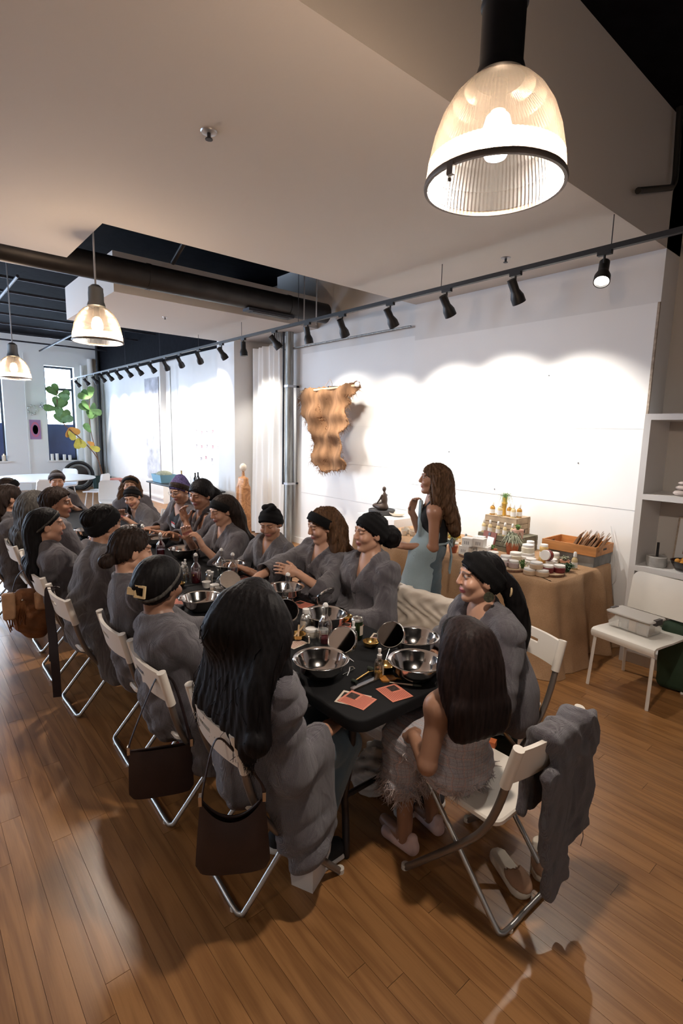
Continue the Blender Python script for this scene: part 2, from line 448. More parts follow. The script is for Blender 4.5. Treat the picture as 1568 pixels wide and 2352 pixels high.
# ---------------------------------------------------------------- far wall with sash windows
WINS = [(-3.6, -2.5), (-2.0, -.9), (-.4, .7), (1.25, 2.36), (3.42, 4.22)]
WZ0, WZ1 = .86, 3.62
m = MB()
xs = [XL]+[a for w in WINS for a in w]+[5.6]
for k in range(0, len(xs), 2): m.box(xs[k], xs[k+1], FAR, FAR+.35, 0, TOP)
for a, b in WINS: m.box(a, b, FAR, FAR+.35, 0, WZ0); m.box(a, b, FAR, FAR+.35, WZ1, TOP)
struct('wall_far', m, 'sage_wall')
for k, (a, b) in enumerate(WINS):
    w = struct('window_%d' % (k+1), MB().box(a, b, FAR+.20, FAR+.26, WZ0, WZ0+.06).box(a, b, FAR+.20, FAR+.26, WZ1-.06, WZ1).box(a, a+.055, FAR+.20, FAR+.26, WZ0+.06, WZ1-.06).box(b-.055, b, FAR+.20, FAR+.26, WZ0+.06, WZ1-.06), 'window_frame')
    MB().box(a+.055, b-.055, FAR+.19, FAR+.25, 2.93, 3.0).build('sash_rail', 'window_frame', w, smooth=False)
    MB().box(a+.055, b-.055, FAR+.225, FAR+.231, WZ0+.06, 2.93).build('pane', 'window_glass', w, smooth=False)
    MB().box(a+.055, b-.055, FAR+.225, FAR+.231, 3.0, WZ1-.06).build('pane', 'window_glass', w, smooth=False)
    if k >= 3:
        MB().box(a+.05, b-.05, FAR+.17, FAR+.18, WZ0+.05, 1.93).build('shade', 'window_shade', w, smooth=False)
    MB().box(a-.06, b+.06, FAR-.08, FAR+.2, WZ0-.04, WZ0).build('window_sill', 'plaster_trim', w, smooth=False)
    lt = bpy.data.lights.new('sky_portal', 'AREA'); lt.shape = 'RECTANGLE'; lt.size = b-a; lt.size_y = WZ1-WZ0; lt.cycles.is_portal = True
    lo = bpy.data.objects.new('sky_portal', lt); COL.objects.link(lo); lo.location = ((a+b)/2, FAR+.33, (WZ0+WZ1)/2); lo.rotation_euler = (rad(-90), 0, 0)
# pipes against the far wall by the right window
pp = struct('trim_4', MB().tube([(4.42, FAR-.06, 0), (4.42, FAR-.06, 3.7)], .05, 10).tube([(4.66, FAR-.07, 0), (4.66, FAR-.07, 3.9)], .085, 12), 'plaster_trim', smooth=True)
struct('trim_5', MB().tube([(4.83, FAR-.25, 0), (4.83, FAR-.25, TOP)], .055, 12), 'black_paint', smooth=True)
struct('trim_6', MB().tube([(2.9, FAR-.04, 0), (2.9, FAR-.04, 3.9)], .012, 6), 'plaster_trim', smooth=True)

# ---------------------------------------------------------------- ceilings
struct('ceiling', MB().box(XL-.25, 5.6, YB-.25, FAR+.35, TOP, TOP+.12), 'black_ceiling')
# dropped ceiling over the tables, with the notch
poly = [(XL, YN), (5.6, YN), (5.6, 4.535), (1.354, 4.535), (1.354, 5.65), (XL, 5.65)]
struct('ceiling_drop', MB().prism(poly, CEIL, TOP-.001), 'ceiling_paint')
struct('ceiling_island', MB().box(2.07, 5.6, 6.615, 8.83, CEIL, 3.90), 'ceiling_paint')
# black frieze above the far display wall
struct('trim_7', MB().box(4.90, 5.0, 8.83, FAR, 3.46, TOP), 'black_ceiling')
# purlins and pipes on the black ceiling, each its own thing
def pipe(name, pts, r, m, label, cat='pipe', group=None, n=10):
    o = MB().tube(pts, r, n).build(name, m); return tag(o, label, cat, group)
k = 0
for k, y in enumerate((9.6, 10.6, 11.6, 12.7, 13.9, 15.2, 16.5)):
    o = MB().box(XL+.02, 4.88, y-.012, y+.012, 4.06, 4.10).build('ceiling_purlin', 'dark_steel', smooth=False)
    tag(o, 'dark steel purlin under the black ceiling, %s beyond the white ceiling island' % ORD[k], 'beam', 'purlins under the black ceiling')
for k, (x, dx) in enumerate(((-.6, 0), (.55, 0), (1.5, 0), (3.3, 0))):
    pipe('ceiling_pipe', [(x, 9.0, 3.98), (x+dx, 17.3, 3.98)], .022, 'dark_steel', 'thin dark pipe running lengthwise below the purlins, %s from the left' % ORD[k], 'pipe', 'lengthwise pipes under the black ceiling')
# big black duct across the room and the smaller one above it
d = thing('air_duct', 'large round black duct crossing between the two white ceiling drops', 'duct', (0, 6.15, 3.56))
MB().tube([(XL+.02, 0, 0), (4.85, 0, 0)], .135, 24).build('duct_run', 'duct_black', d)
for x in (-1.5, .4, 2.3, 4.2): MB().tube([(x-.02, 0, 0), (x+.02, 0, 0)], .141, 24).build('duct_collar', 'duct_black', d)
MB().box(3.55, 4.25, -.08, .08, -.165, -.13).build('air_grille', 'dark_steel', d, smooth=False)
MB().box(3.62, 4.18, -.05, .05, -.172, -.164).build('grille_slot', 'black_paint', d, smooth=False)
pipe('sprinkler_pipe', [(1.42, 5.35, 4.05), (4.8, 5.35, 4.05)], .055, 'black_paint', 'thick black pipe high behind the edge of the nearer ceiling drop')
pipe('sprinkler_pipe', [(XL+.02, 5.72, 4.12), (4.8, 5.72, 4.12)], .03, 'black_paint', 'thinner black pipe running beside the thick one above the duct')
pipe('sprinkler_pipe', [(2.55, 5.43, 4.0), (2.55, 6.05, 3.74)], .028, 'black_paint', 'short black pipe slanting down from the thick pipe to the duct')
MB().box(1.36, 4.95, 5.05, 5.25, 4.1, TOP-.002).build('steel_beam', 'black_paint', smooth=False)
tag(bpy.data.objects['steel_beam'], 'black steel beam in the gap between the two ceiling drops', 'beam')
for k, (x, y) in enumerate(((4.28, 5.62), (4.36, 6.0))):
    pipe('hanger_rod', [(x, y, 3.25), (x, y, TOP)], .009, 'steel_rod', ['bright threaded rod in the ceiling gap, left one', 'bright threaded rod in the ceiling gap, right one nearer the duct end'][k], 'rod', 'threaded rods in the ceiling gap', 6)
# black elbow pipe in front of the fascia, top right
pipe('elbow_pipe', [(4.80, YN-.05, 4.41), (4.86, YN-.05, 3.95), (4.855, YN-.05, 3.89), (4.81, YN-.05, 3.84), (4.20, YN-.05, 3.64)], .023, 'black_paint', 'black elbowed pipe on the grey fascia below the black ceiling')
# smoke sprinklers and ceiling rods
def sprinkler(x, y, label, s=1.0):
    t = thing('ceiling_sprinkler', label, 'sprinkler', (x, y, CEIL))
    MB().lathe([(.004, 0), (.044*s, 0), (.040*s, -.006), (.018*s, -.008)], 20).build('rose', 'steel_rod', t)
    MB().tube([(0, 0, -.006), (0, 0, -.034*s)], .010*s, 10).lathe([(.002, -.034*s), (.020*s, -.036*s), (.020*s, -.040*s), (.002, -.041*s)], 14).build('nozzle', 'dark_steel', t)
sprinkler(1.398, 2.80, 'chrome sprinkler in the middle of the large dropped ceiling')
sprinkler(4.26, 2.83, 'chrome sprinkler in the dropped ceiling above the track')
sprinkler(3.05, 7.55, 'tiny sprinkler under the far ceiling island', .8)

# ---------------------------------------------------------------- steel column with clamps
c = thing('steel_column', 'galvanised steel column standing before the white wall beside the hide', 'column', (4.93, 7.17, 0))
MB().tube([(0, 0, 0), (0, 0, 3.62)], .066, 16).build('shaft', 'zinc', c)
MB().tube([(-.075, .055, 1.0), (-.075, .055, 3.5)], .017, 8).build('conduit', 'dark_steel', c)
for z in (1.0, 2.58):
    MB().box(-.085, .085, -.085, .02, z, z+.035).build('clamp', 'steel_rod', c, smooth=False)
    MB().box(.06, .16, -.075, -.045, z+.003, z+.032).build('clamp_arm', 'dark_steel', c, smooth=False)
for k in range(6):
    MB().tube([(-.05+.035*k-.16, .12, 3.2), (-.05+.035*k-.16, .12, 3.62)], .013, 8).build('conduit', 'zinc', c)
# conduit along the top of the recess wall
pipe('wall_conduit', [(4.98, 4.6, 3.20), (4.98, 7.7, 3.20)], .012, 'zinc', 'thin grey conduit along the top of the wall above the hide')
# ================================================================ pendants and track heads
mat('lamp_black', (0.018, 0.018, 0.02), .35, metal=.2)
mat('lamp_grey', (0.20, 0.21, 0.21), .4, metal=.7)
mat('bulb_glow', (1, 1, 1), .5, emit=(1.0, .86, .66), estr=26.0)
mat('lens_glow', (1, 1, 1), .5, emit=(1.0, .93, .84), estr=9.0)
mat('rim_grey', (0.16, 0.14, 0.125), .4, metal=.4)
def prism_glass(name, tl_mix=.020):
    m = bpy.data.materials.new(name); m.use_nodes = True
    nt = m.node_tree; N = nt.nodes; L = nt.links
    for n in list(N): N.remove(n)
    out = N.new('ShaderNodeOutputMaterial'); tr = N.new('ShaderNodeBsdfTransparent'); tl = N.new('ShaderNodeBsdfTranslucent'); gl = N.new('ShaderNodeBsdfGlossy')
    m1 = N.new('ShaderNodeMixShader'); m2 = N.new('ShaderNodeMixShader')
    tr.inputs['Color'].default_value = (.42, .34, .265, 1); tl.inputs['Color'].default_value = (.95, .74, .55, 1); gl.inputs['Roughness'].default_value = .28
    m1.inputs[0].default_value = tl_mix; m2.inputs[0].default_value = .08
    L.new(tr.outputs[0], m1.inputs[1]); L.new(tl.outputs[0], m1.inputs[2]); L.new(m1.outputs[0], m2.inputs[1]); L.new(gl.outputs[0], m2.inputs[2]); L.new(m2.outputs[0], out.inputs[0])
    MATS[name] = m
prism_glass('prismatic_glass'); prism_glass('bulb_refraction_glass', .075)  # second copy is more translucent, imitating the bright band refracted from the bulb

DOME = [(.200, 0), (.1985, .03), (.194, .068), (.180, .135), (.160, .19), (.132, .235), (.100, .268), (.072, .285), (.062, .290)]
def pendant(loc, top, label, fins=True, power=PENDANT_W):
    t = thing('pendant_lamp', label, 'lamp', loc, group='ribbed glass pendants')
    n = 192
    rings = []
    for r, z in DOME:
        rings.append([((r+(.0022 if k % 2 else -.0012)*(1 if r > .08 else .4))*math.cos(2*PI*k/n), (r+(.0022 if k % 2 else -.0012))*math.sin(2*PI*k/n), z) for k in range(n)])
    MB().rings(rings[2:], cap=False).build('glass_dome', 'prismatic_glass', t, smooth=False)
    MB().rings(rings[:3], cap=False).build('bulb_refraction_band', 'bulb_refraction_glass', t, smooth=False)
    MB().lathe([(.196, -.004), (.2055, -.004), (.2075, .004), (.2055, .012), (.198, .012)], 64, cap=False).build('rim', 'rim_grey', t)
    b = MB(); b.lathe([(.064, .284), (.074, .292), (.066, .318), (.0615, .33), (.0615, .46 if fins else .40)], 32)
    b.build('collar', 'lamp_black' if fins else 'lamp_grey', t)
    h = MB()
    prof = [(.0615, .46)]
    if not fins: prof = [(.06, .40), (.058, .44), (.03, .465), (.012, .47)]
    for k in range(7 if fins else 0):
        z = .475+.03*k; prof += [(.0615, z), (.0665, z+.004), (.0665, z+.009), (.0615, z+.013)]
    if fins: prof += [(.058, .70), (.03, .735), (.012, .74)]
    h.lathe(prof, 32).build('housing', 'lamp_black' if fins else 'lamp_grey', t)
    MB().tube([(0, 0, .735 if fins else .465), (0, 0, top-loc[2])], .008, 8).build('stem', 'steel_rod', t)
    MB().lathe([(.05, top-loc[2]-.03), (.06, top-loc[2])], 20).build('canopy', 'lamp_grey', t)
    MB().lathe([(.012, .21), (.034, .19), (.046, .15), (.046, .115), (.03, .082), (.004, .07)], 20).build('bulb', 'bulb_glow', t)
    MB().lathe([(.022, .205), (.022, .285)], 16).build('socket', 'lamp_grey', t)
    if loc[1] > .6 and loc[1] < 2:
        MB().box(-.208, -.196, -.01, .01, -.028, .004).sphere((-.205, 0, -.04), .006, 8, 6).build('clip', 'rim_grey', t)
    ld = bpy.data.lights.new('pendant_light', 'POINT'); ld.energy = power; ld.color = PENDANT_COL; ld.shadow_soft_size = .05
    lo = bpy.data.objects.new('pendant_light', ld); COL.objects.link(lo); lo.parent = t; lo.location = (0, 0, .05)
    return t
pendant((1.425, 1.005, 2.615), TOP, 'large ribbed glass pendant lamp nearest, against the white ceiling edge')
pendant((1.385, 4.90, 2.60), TOP, 'ribbed glass pendant hanging in the notch of the dropped ceiling', False)
pendant((1.278, 8.38, 2.50), TOP, 'ribbed glass pendant hanging below the dark purlins', False)
pendant((1.02, 12.3, 2.47), TOP, 'farthest ribbed glass pendant, cut by the edge of the picture', False)
# unseen pendants added behind and beside the camera as fill light
for k, (x, y) in enumerate(((1.4, -2.6), (-2.0, -2.6), (-2.0, 1.0), (-2.0, 4.9), (-2.0, 8.4))):
    pendant((x, y, 2.62), TOP if not (YN < y < 5.65) else CEIL, 'added fill pendant of ribbed glass outside the picture, %s of the unseen ones' % ORD[k], False, PENDANT_W*.3)

# ---------------------------------------------------------------- track
TX, TZ = 3.996, 3.227
tr = thing('lighting_track', 'long black lighting track hung along the display wall', 'track', (TX, 0, TZ))
MB().box(-.018, .018, .9, 17.0, -.018, .018).build('rail', 'black_paint', tr, smooth=False)
for y, top in ((1.795, CEIL), (3.33, CEIL), (5.62, TOP), (7.05, CEIL), (8.5, CEIL), (10.2, TOP), (12.2, TOP), (14.4, TOP)):
    MB().tube([(0, y, .015), (0, y, top-TZ)], .0035, 6).build('hanger_wire', 'dark_steel', tr)
def head_proto():
    root = empty('track_spotlight')
    MB().box(-.017, .017, -.05, .05, -.045, -.012).build('adapter', 'black_paint', root, smooth=False)
    MB().tube([(0, 0, -.04), (0, 0, -.115)], .009, 8).build('stem', 'black_paint', root)
    b = MB().lathe([(.006, .085), (.036, .085), (.036, -.01), (.040, -.02), (.055, -.06), (.056, -.115), (.050, -.115), (.046, -.095)], 24, cap=False)
    can = b.build('can', 'black_paint', root)
    ln = MB().lathe([(.001, -.098), (.047, -.098)], 24).build('lens', 'lens_glow', can)
    return root, can
HEADS = []
def aim(can, root_loc, target):
    o = Vector(root_loc)+Vector((0, 0, -.15))
    d = (Vector(target)-o).normalized()
    can.location = (0, 0, -.15)
    can.rotation_mode = 'QUATERNION'
    can.rotation_quaternion = d.to_track_quat('-Z', 'Y')
    return o, d
proto, pcan = head_proto()
ys = [1.835, 2.55, 3.26, 3.99, 4.755, 5.42, 6.17, 7.0, 7.68, 8.5, 9.28, 9.95, 10.65, 11.38, 12.02, 12.72, 13.36, 13.95, 14.6, 15.4, 16.3]
tg = {0: (2.15, 1.15, .3), 1: (W, 2.35, 1.5), 2: (W, 3.15, 1.7), 3: (W, 3.85, 1.6), 4: (W, 4.95, 1.55), 5: (W-.35, 5.35, .2), 6: (W, 5.7, 1.7), 7: (4.15, 6.95, 0), 8: (W, 7.7, 1.8), 9: (W, 9.4, 1.9), 10: (W, 10.0, 1.9), 11: (W, 10.6, 1.8)}
names = ['glaring track spotlight nearest the shelf, turned to the room', 'black track spotlight, second from the shelf', 'black track spotlight, third from the shelf', 'black track spotlight, fourth from the shelf', 'black track spotlight, fifth from the shelf, its lens showing', 'black track spotlight before the steel column, hanging straight', 'black track spotlight, seventh from the shelf', 'black track spotlight pointing straight down with a bright lens', 'black track spotlight, ninth from the shelf']
for i, y in enumerate(ys):
    if i == 0: r, cn = proto, pcan
    else:
        r = copy_tree(proto); cn = [c_ for c_ in r.children if c_.name.startswith('can')][0]
    r.location = (TX, y, TZ)
    lab = names[i] if i < len(names) else 'small black track spotlight, number %s counted from the shelf' % ['ten', 'eleven', 'twelve', 'thirteen', 'fourteen', 'fifteen', 'sixteen', 'seventeen', 'eighteen', 'nineteen', 'twenty', 'twenty-one'][i-9]
    tag(r, lab, 'spotlight', 'spotlights on the track')
    t_ = tg.get(i, (W, y, 1.9))
    o, dvec = aim(cn, r.location, t_)
    ld = bpy.data.lights.new('spot', 'SPOT'); ld.energy = SPOT_W*(3.0 if i == 0 else 2.6 if i in (1, 2) else 2.0 if i in (3, 4) else 1.6); ld.color = SPOT_COL; ld.spot_size = rad(72); ld.spot_blend = .45; ld.shadow_soft_size = .03
    if i == 0: ld.spot_size = rad(84)
    lo = bpy.data.objects.new('spot', ld); COL.objects.link(lo); lo.parent = cn; lo.location = (0, 0, -.125)
# ================================================================ implicit-surface modelling for bodies, clothes and hair
def nrm(v):
    v = np.asarray(v, float); return v/max(1e-9, np.linalg.norm(v))
def A3(*v): return np.array(v, float)

class Field:
    """signed distance on a rectilinear grid (finer where asked), meshed with surface nets"""
    def __init__(s, lo, hi, h, fine=()):
        s.ax = []
        for a in range(3):
            iv = [(f[0][a], f[1][a], f[2]) for f in fine]
            p = lo[a]; out = [p]
            while p < hi[a]:
                st = h
                for (f0, f1, fh) in iv:
                    if f0 <= p <= f1: st = min(st, fh)
                    elif p < f0 < p+st: st = max(min(st, f0-p+1e-6), fh)
                p += st; out.append(p)
            s.ax.append(np.array(out, np.float32))
        s.D = np.full(tuple(len(a) for a in s.ax), .5, np.float32)
    def sub(s, lo, hi):
        sl = []; g = []
        for a in range(3):
            i0 = max(0, np.searchsorted(s.ax[a], lo[a])-1); i1 = min(len(s.ax[a]), np.searchsorted(s.ax[a], hi[a])+1)
            if i1 <= i0: return None
            sl.append(slice(i0, i1)); sh = [1, 1, 1]; sh[a] = -1
            g.append(s.ax[a][i0:i1].reshape(sh))
        return tuple(sl), g
    def _put(s, sl, d, k, mode):
        o = s.D[sl]
        if mode == 'cut':
            d = -d
            if k > 0:
                h = np.clip(.5-.5*(d-o)/k, 0, 1); r = d*(1-h)+o*h+k*h*(1-h)
                r = np.maximum(r, np.maximum(o, d))
            else: r = np.maximum(o, d)
        else:
            if k > 0:
                h = np.clip(.5+.5*(d-o)/k, 0, 1); r = d*(1-h)+o*h-k*h*(1-h)
            else: r = np.minimum(o, d)
        s.D[sl] = r
    def rc(s, a, b, ra, rb=None, k=.02, mode='add'):
        rb = ra if rb is None else rb
        a = np.asarray(a, np.float32); b = np.asarray(b, np.float32); m = max(ra, rb)+max(k, .01)*1.5+.02
        q = s.sub(np.minimum(a, b)-m, np.maximum(a, b)+m)
        if q is None: return s
        sl, (X, Y, Z) = q
        ba = b-a; bb = float(ba@ba)+1e-9
        t = np.clip(((X-a[0])*ba[0]+(Y-a[1])*ba[1]+(Z-a[2])*ba[2])/bb, 0, 1)
        d = np.sqrt((X-a[0]-t*ba[0])**2+(Y-a[1]-t*ba[1])**2+(Z-a[2]-t*ba[2])**2)-(ra+(rb-ra)*t)
        s._put(sl, d, k, mode); return s
    def chain(s, pts, rs, k=.02, mode='add'):
        for i in range(len(pts)-1): s.rc(pts[i], pts[i+1], rs[i], rs[i+1], k, mode)
        return s
    def el(s, c, r, R=None, k=.02, mode='add', shell=None):
        c = np.asarray(c, np.float32); r = np.asarray(r, np.float32); m = float(r.max())+max(k, .01)*1.5+.02
        q = s.sub(c-m, c+m)
        if q is None: return s
        sl, (X, Y, Z) = q
        X = X-c[0]; Y = Y-c[1]; Z = Z-c[2]
        if R is None: U, V, Wd = X, Y, Z
        else:
            R = np.asarray(R, np.float32)
            U = X*R[0, 0]+Y*R[0, 1]+Z*R[0, 2]; V = X*R[1, 0]+Y*R[1, 1]+Z*R[1, 2]; Wd = X*R[2, 0]+Y*R[2, 1]+Z*R[2, 2]
        k0 = np.sqrt((U/r[0])**2+(V/r[1])**2+(Wd/r[2])**2)
        k1 = np.sqrt((U/r[0]**2)**2+(V/r[1]**2)**2+(Wd/r[2]**2)**2)+1e-6
        s._put(sl, (k0*(k0-1)/k1).astype(np.float32), k, mode); return s
    def bx(s, c, hs, R=None, rr=.01, k=.02, mode='add'):
        c = np.asarray(c, np.float32); m = float(np.linalg.norm(hs))+rr+max(k, .01)*1.5+.02
        q = s.sub(c-m, c+m)
        if q is None: return s
        sl, (X, Y, Z) = q
        X = X-c[0]; Y = Y-c[1]; Z = Z-c[2]
        if R is None: U, V, Wd = X, Y, Z
        else:
            R = np.asarray(R, np.float32)
            U = X*R[0, 0]+Y*R[0, 1]+Z*R[0, 2]; V = X*R[1, 0]+Y*R[1, 1]+Z*R[1, 2]; Wd = X*R[2, 0]+Y*R[2, 1]+Z*R[2, 2]
        a = np.abs(U)-hs[0]+rr; b = np.abs(V)-hs[1]+rr; cc = np.abs(Wd)-hs[2]+rr
        d = np.sqrt(np.maximum(a, 0)**2+np.maximum(b, 0)**2+np.maximum(cc, 0)**2)+np.minimum(np.maximum(a, np.maximum(b, cc)), 0)-rr
        s._put(sl, d.astype(np.float32), k, mode); return s
    def plane(s, p, n, lo, hi, keep=True):
        """keep the side where n.(x-p) > 0 (inside the box lo..hi)"""
        q = s.sub(lo, hi)
        if q is None: return s
        sl, (X, Y, Z) = q; n = nrm(n)
        d = (X-p[0])*n[0]+(Y-p[1])*n[1]+(Z-p[2])*n[2]
        s.D[sl] = np.maximum(s.D[sl], -d.astype(np.float32)); return s
    def fn_cut(s, fn, lo, hi):
        q = s.sub(lo, hi)
        if q is None: return s
        sl, (X, Y, Z) = q
        s.D[sl] = np.maximum(s.D[sl], fn(X, Y, Z).astype(np.float32)); return s
    def disp(s, fn, band=.035):
        I = np.nonzero(np.abs(s.D) < band)
        if len(I[0]) == 0: return s
        s.D[I] += fn(s.ax[0][I[0]], s.ax[1][I[1]], s.ax[2][I[2]]).astype(np.float32); return s
    def net(s):
        D = s.D; S = D < 0
        D[0], D[-1] = .5, .5; D[:, 0], D[:, -1] = .5, .5; D[:, :, 0], D[:, :, -1] = .5, .5
        S = D < 0
        c = S[:-1].astype(np.uint8)+S[1:]; c = c[:, :-1]+c[:, 1:]; c = c[:, :, :-1]+c[:, :, 1:]
        mix = (c > 0) & (c < 8)
        I = np.argwhere(mix); n = len(I)
        if n == 0: return np.zeros((0, 3)), np.zeros((0, 4), int)
        idx = np.full(mix.shape, -1, np.int32); idx[mix] = np.arange(n)
        P = np.zeros((n, 3)); W_ = np.zeros(n)
        for a in range(3):
            o = [b for b in range(3) if b != a]
            for e in range(4):
                off = np.zeros(3, int); off[o[0]] = e & 1; off[o[1]] = e >> 1
                i0 = I+off; i1 = i0.copy(); i1[:, a] += 1
                d0 = D[i0[:, 0], i0[:, 1], i0[:, 2]]; d1 = D[i1[:, 0], i1[:, 1], i1[:, 2]]
                cr = (d0 < 0) != (d1 < 0)
                t = d0[cr]/(d0[cr]-d1[cr])
                q = np.stack([s.ax[b][i0[cr, b]] for b in range(3)], 1).astype(float)
                q[:, a] += t*(s.ax[a][i1[cr, a]]-s.ax[a][i0[cr, a]])
                P[cr] += q; W_[cr] += 1
        P /= W_[:, None]
        F = []
        for a in range(3):
            o = [b for b in range(3) if b != a]
            sl0 = [slice(1, -1)]*3; sl1 = [slice(1, -1)]*3
            sl0[a] = slice(0, -1); sl1[a] = slice(1, None)
            A = S[tuple(sl0)]; B = S[tuple(sl1)]
            E = np.argwhere(A != B)
            if len(E) == 0: continue
            fl = A[E[:, 0], E[:, 1], E[:, 2]]
            base = E.copy(); base[:, o[0]] += 1; base[:, o[1]] += 1     # node index
            qs = []
            for (u, v) in ((-1, -1), (0, -1), (0, 0), (-1, 0)):
                cc = base.copy(); cc[:, o[0]] += u; cc[:, o[1]] += v
                qs.append(idx[cc[:, 0], cc[:, 1], cc[:, 2]])
            Q = np.stack(qs, 1)
            flip = fl if a != 1 else ~fl
            Q[~flip] = Q[~flip][:, ::-1]
            F.append(Q)
        F = np.concatenate(F)
        return P, F[(F >= 0).all(1)]

def np_mesh(name, P, F, mats, cols=None, smooth=True, tris=None):
    me = bpy.data.meshes.new(name)
    n = len(P); m = len(F); k = F.shape[1] if m else 4
    me.vertices.add(n); me.vertices.foreach_set('co', np.ascontiguousarray(P, np.float32).ravel())
    me.loops.add(m*k); me.loops.foreach_set('vertex_index', np.ascontiguousarray(F, np.int32).ravel())
    me.polygons.add(m); me.polygons.foreach_set('loop_start', np.arange(0, m*k, k, dtype=np.int32))
    try: me.polygons.foreach_set('loop_total', np.full(m, k, np.int32))
    except Exception: pass
    me.polygons.foreach_set('use_smooth', np.full(m, smooth, bool))
    me.update(calc_edges=True)
    if cols is not None:
        a = me.color_attributes.new('Col', 'FLOAT_COLOR', 'POINT')
        cc = np.ones((n, 4), np.float32); cc[:, :3] = cols
        a.data.foreach_set('color', cc.ravel())
    for mm in mats: me.materials.append(MATS[mm])
    return me

def tubes_np(paths, radii, n=4):
    """many thin tubes at once: paths (k, s, 3), radii (k, s)"""
    paths = np.asarray(paths, float); K, Sg, _ = paths.shape
    t = np.gradient(paths, axis=1); t /= np.linalg.norm(t, axis=2, keepdims=True)+1e-9
    ref = np.where(np.abs(t[..., 2:3]) < .9, A3(0, 0, 1), A3(1, 0, 0))
    b = np.cross(t, ref); b /= np.linalg.norm(b, axis=2, keepdims=True)+1e-9
    a = np.cross(b, t)
    P = []
    for j in range(n):
        th = 2*PI*j/n
        P.append(paths+radii[..., None]*(a*math.cos(th)+b*math.sin(th)))
    P = np.stack(P, 2).reshape(-1, 3)
    i = np.arange(K)[:, None, None]*Sg*n+np.arange(Sg-1)[None, :, None]*n; j = np.arange(n)[None, None, :]
    q = np.stack([i+j, i+(j+1) % n, i+n+(j+1) % n, i+n+j], -1).reshape(-1, 4)
    return P, q

# ---------------------------------------------------------------- a person
attr_mat('skin', rough=.42, spec=.45)
def hair_mat(name, c, rough=.55):
    m, nt, p = _new(name); N = nt.nodes; L = nt.links
    tc = N.new('ShaderNodeTexCoord'); mp = N.new('ShaderNodeMapping'); mp.inputs['Scale'].default_value = (90, 90, 6)
    nz = N.new('ShaderNodeTexNoise'); nz.inputs['Scale'].default_value = 1; nz.inputs['Detail'].default_value = 4
    L.new(tc.outputs['Object'], mp.inputs['Vector']); L.new(mp.outputs[0], nz.inputs['Vector'])
    rp = N.new('ShaderNodeValToRGB'); rp.color_ramp.elements[0].position = .32; rp.color_ramp.elements[1].position = .72
    rp.color_ramp.elements[0].color = (*[x*.55 for x in c], 1); rp.color_ramp.elements[1].color = (*[min(1, x*1.6) for x in c], 1)
    L.new(nz.outputs['Fac'], rp.inputs['Fac']); L.new(rp.outputs['Color'], p.inputs['Base Color'])
    bp = N.new('ShaderNodeBump'); bp.inputs['Strength'].default_value = .5; bp.inputs['Distance'].default_value = .004
    L.new(nz.outputs['Fac'], bp.inputs['Height']); L.new(bp.outputs['Normal'], p.inputs['Normal'])
    p.inputs['Roughness'].default_value = rough; p.inputs['Specular IOR Level'].default_value = .12
    MATS[name] = m
hair_mat('hair_black', (.0065, .0055, .006)); hair_mat('hair_dark', (.022, .014, .011)); hair_mat('hair_brown', (.085, .045, .024)); hair_mat('hair_curl_brown', (.085, .043, .021))
hair_mat('hair_girl', (.017, .010, .009)); hair_mat('hair_purple', (.075, .06, .15)); hair_mat('hair_grey', (.06, .055, .05))
mat('headband_black', (.0075, .007, .0075), .9, spec=.2, bump=.5, bscale=400)
weave_mat('robe_grey', (.150, .133, .152), 120, bump=.8, var=.10, waffle=True, sheen=.35, crease=.42)
weave_mat('robe_grey_b', (.163, .150, .164), 110, bump=.7, var=.10, waffle=True, sheen=.35, crease=.42)
weave_mat('denim', (.10, .145, .175), 300, bump=.3, var=.2)
weave_mat('apron_denim', (.30, .39, .43), 260, bump=.3, var=.12)
mat('cloth_black', (.012, .012, .014), .85, bump=.2, bscale=200)
mat('cloth_dark', (.035, .033, .038), .85, bump=.2, bscale=200)
mat('eye_white', (.6, .58, .55), .2)
mat('gold', (.80, .52, .20), .25, metal=1.0)
mat('earring_wood', (.05, .05, .03), .5, var=.6, vscale=90)

SKINS = {'light': (.54, .30, .20), 'medium': (.43, .225, .14), 'tan': (.36, .18, .11), 'brown': (.24, .12, .075), 'girl': (.30, .155, .095)}
BASIS = lambda f, u: (np.stack([np.cross(f, u), f, u]))

def head_frame(yaw, pitch, roll):
    """yaw: world heading (deg, 0 = +Y, 90 = +X); pitch down positive; roll tilt"""
    y, p, r = rad(yaw), rad(pitch), rad(roll)
    f = A3(math.sin(y)*math.cos(p), math.cos(y)*math.cos(p), -math.sin(p))
    rt = A3(math.cos(y), -math.sin(y), 0); up = np.cross(rt, f)
    rt2 = rt*math.cos(r)+up*math.sin(r); up2 = -rt*math.sin(r)+up*math.cos(r)
    return np.stack([rt2, f, up2])      # rows: right, forward, up

def ik(a, t, l1, l2, pole):
    a = np.asarray(a, float); t = np.asarray(t, float); d = t-a; L = np.linalg.norm(d)
    if L > (l1+l2)*.995: t = a+d/L*(l1+l2)*.995; d = t-a; L = np.linalg.norm(d)
    if L < abs(l1-l2)*1.1+.02: L = abs(l1-l2)*1.1+.02; d = nrm(d)*L; t = a+d
    x = (l1*l1-l2*l2+L*L)/(2*L); h = math.sqrt(max(0, l1*l1-x*x)); u = d/L
    p = np.asarray(pole, float); p = p-u*(p@u); p = nrm(p)
    return a+u*x+p*h, t

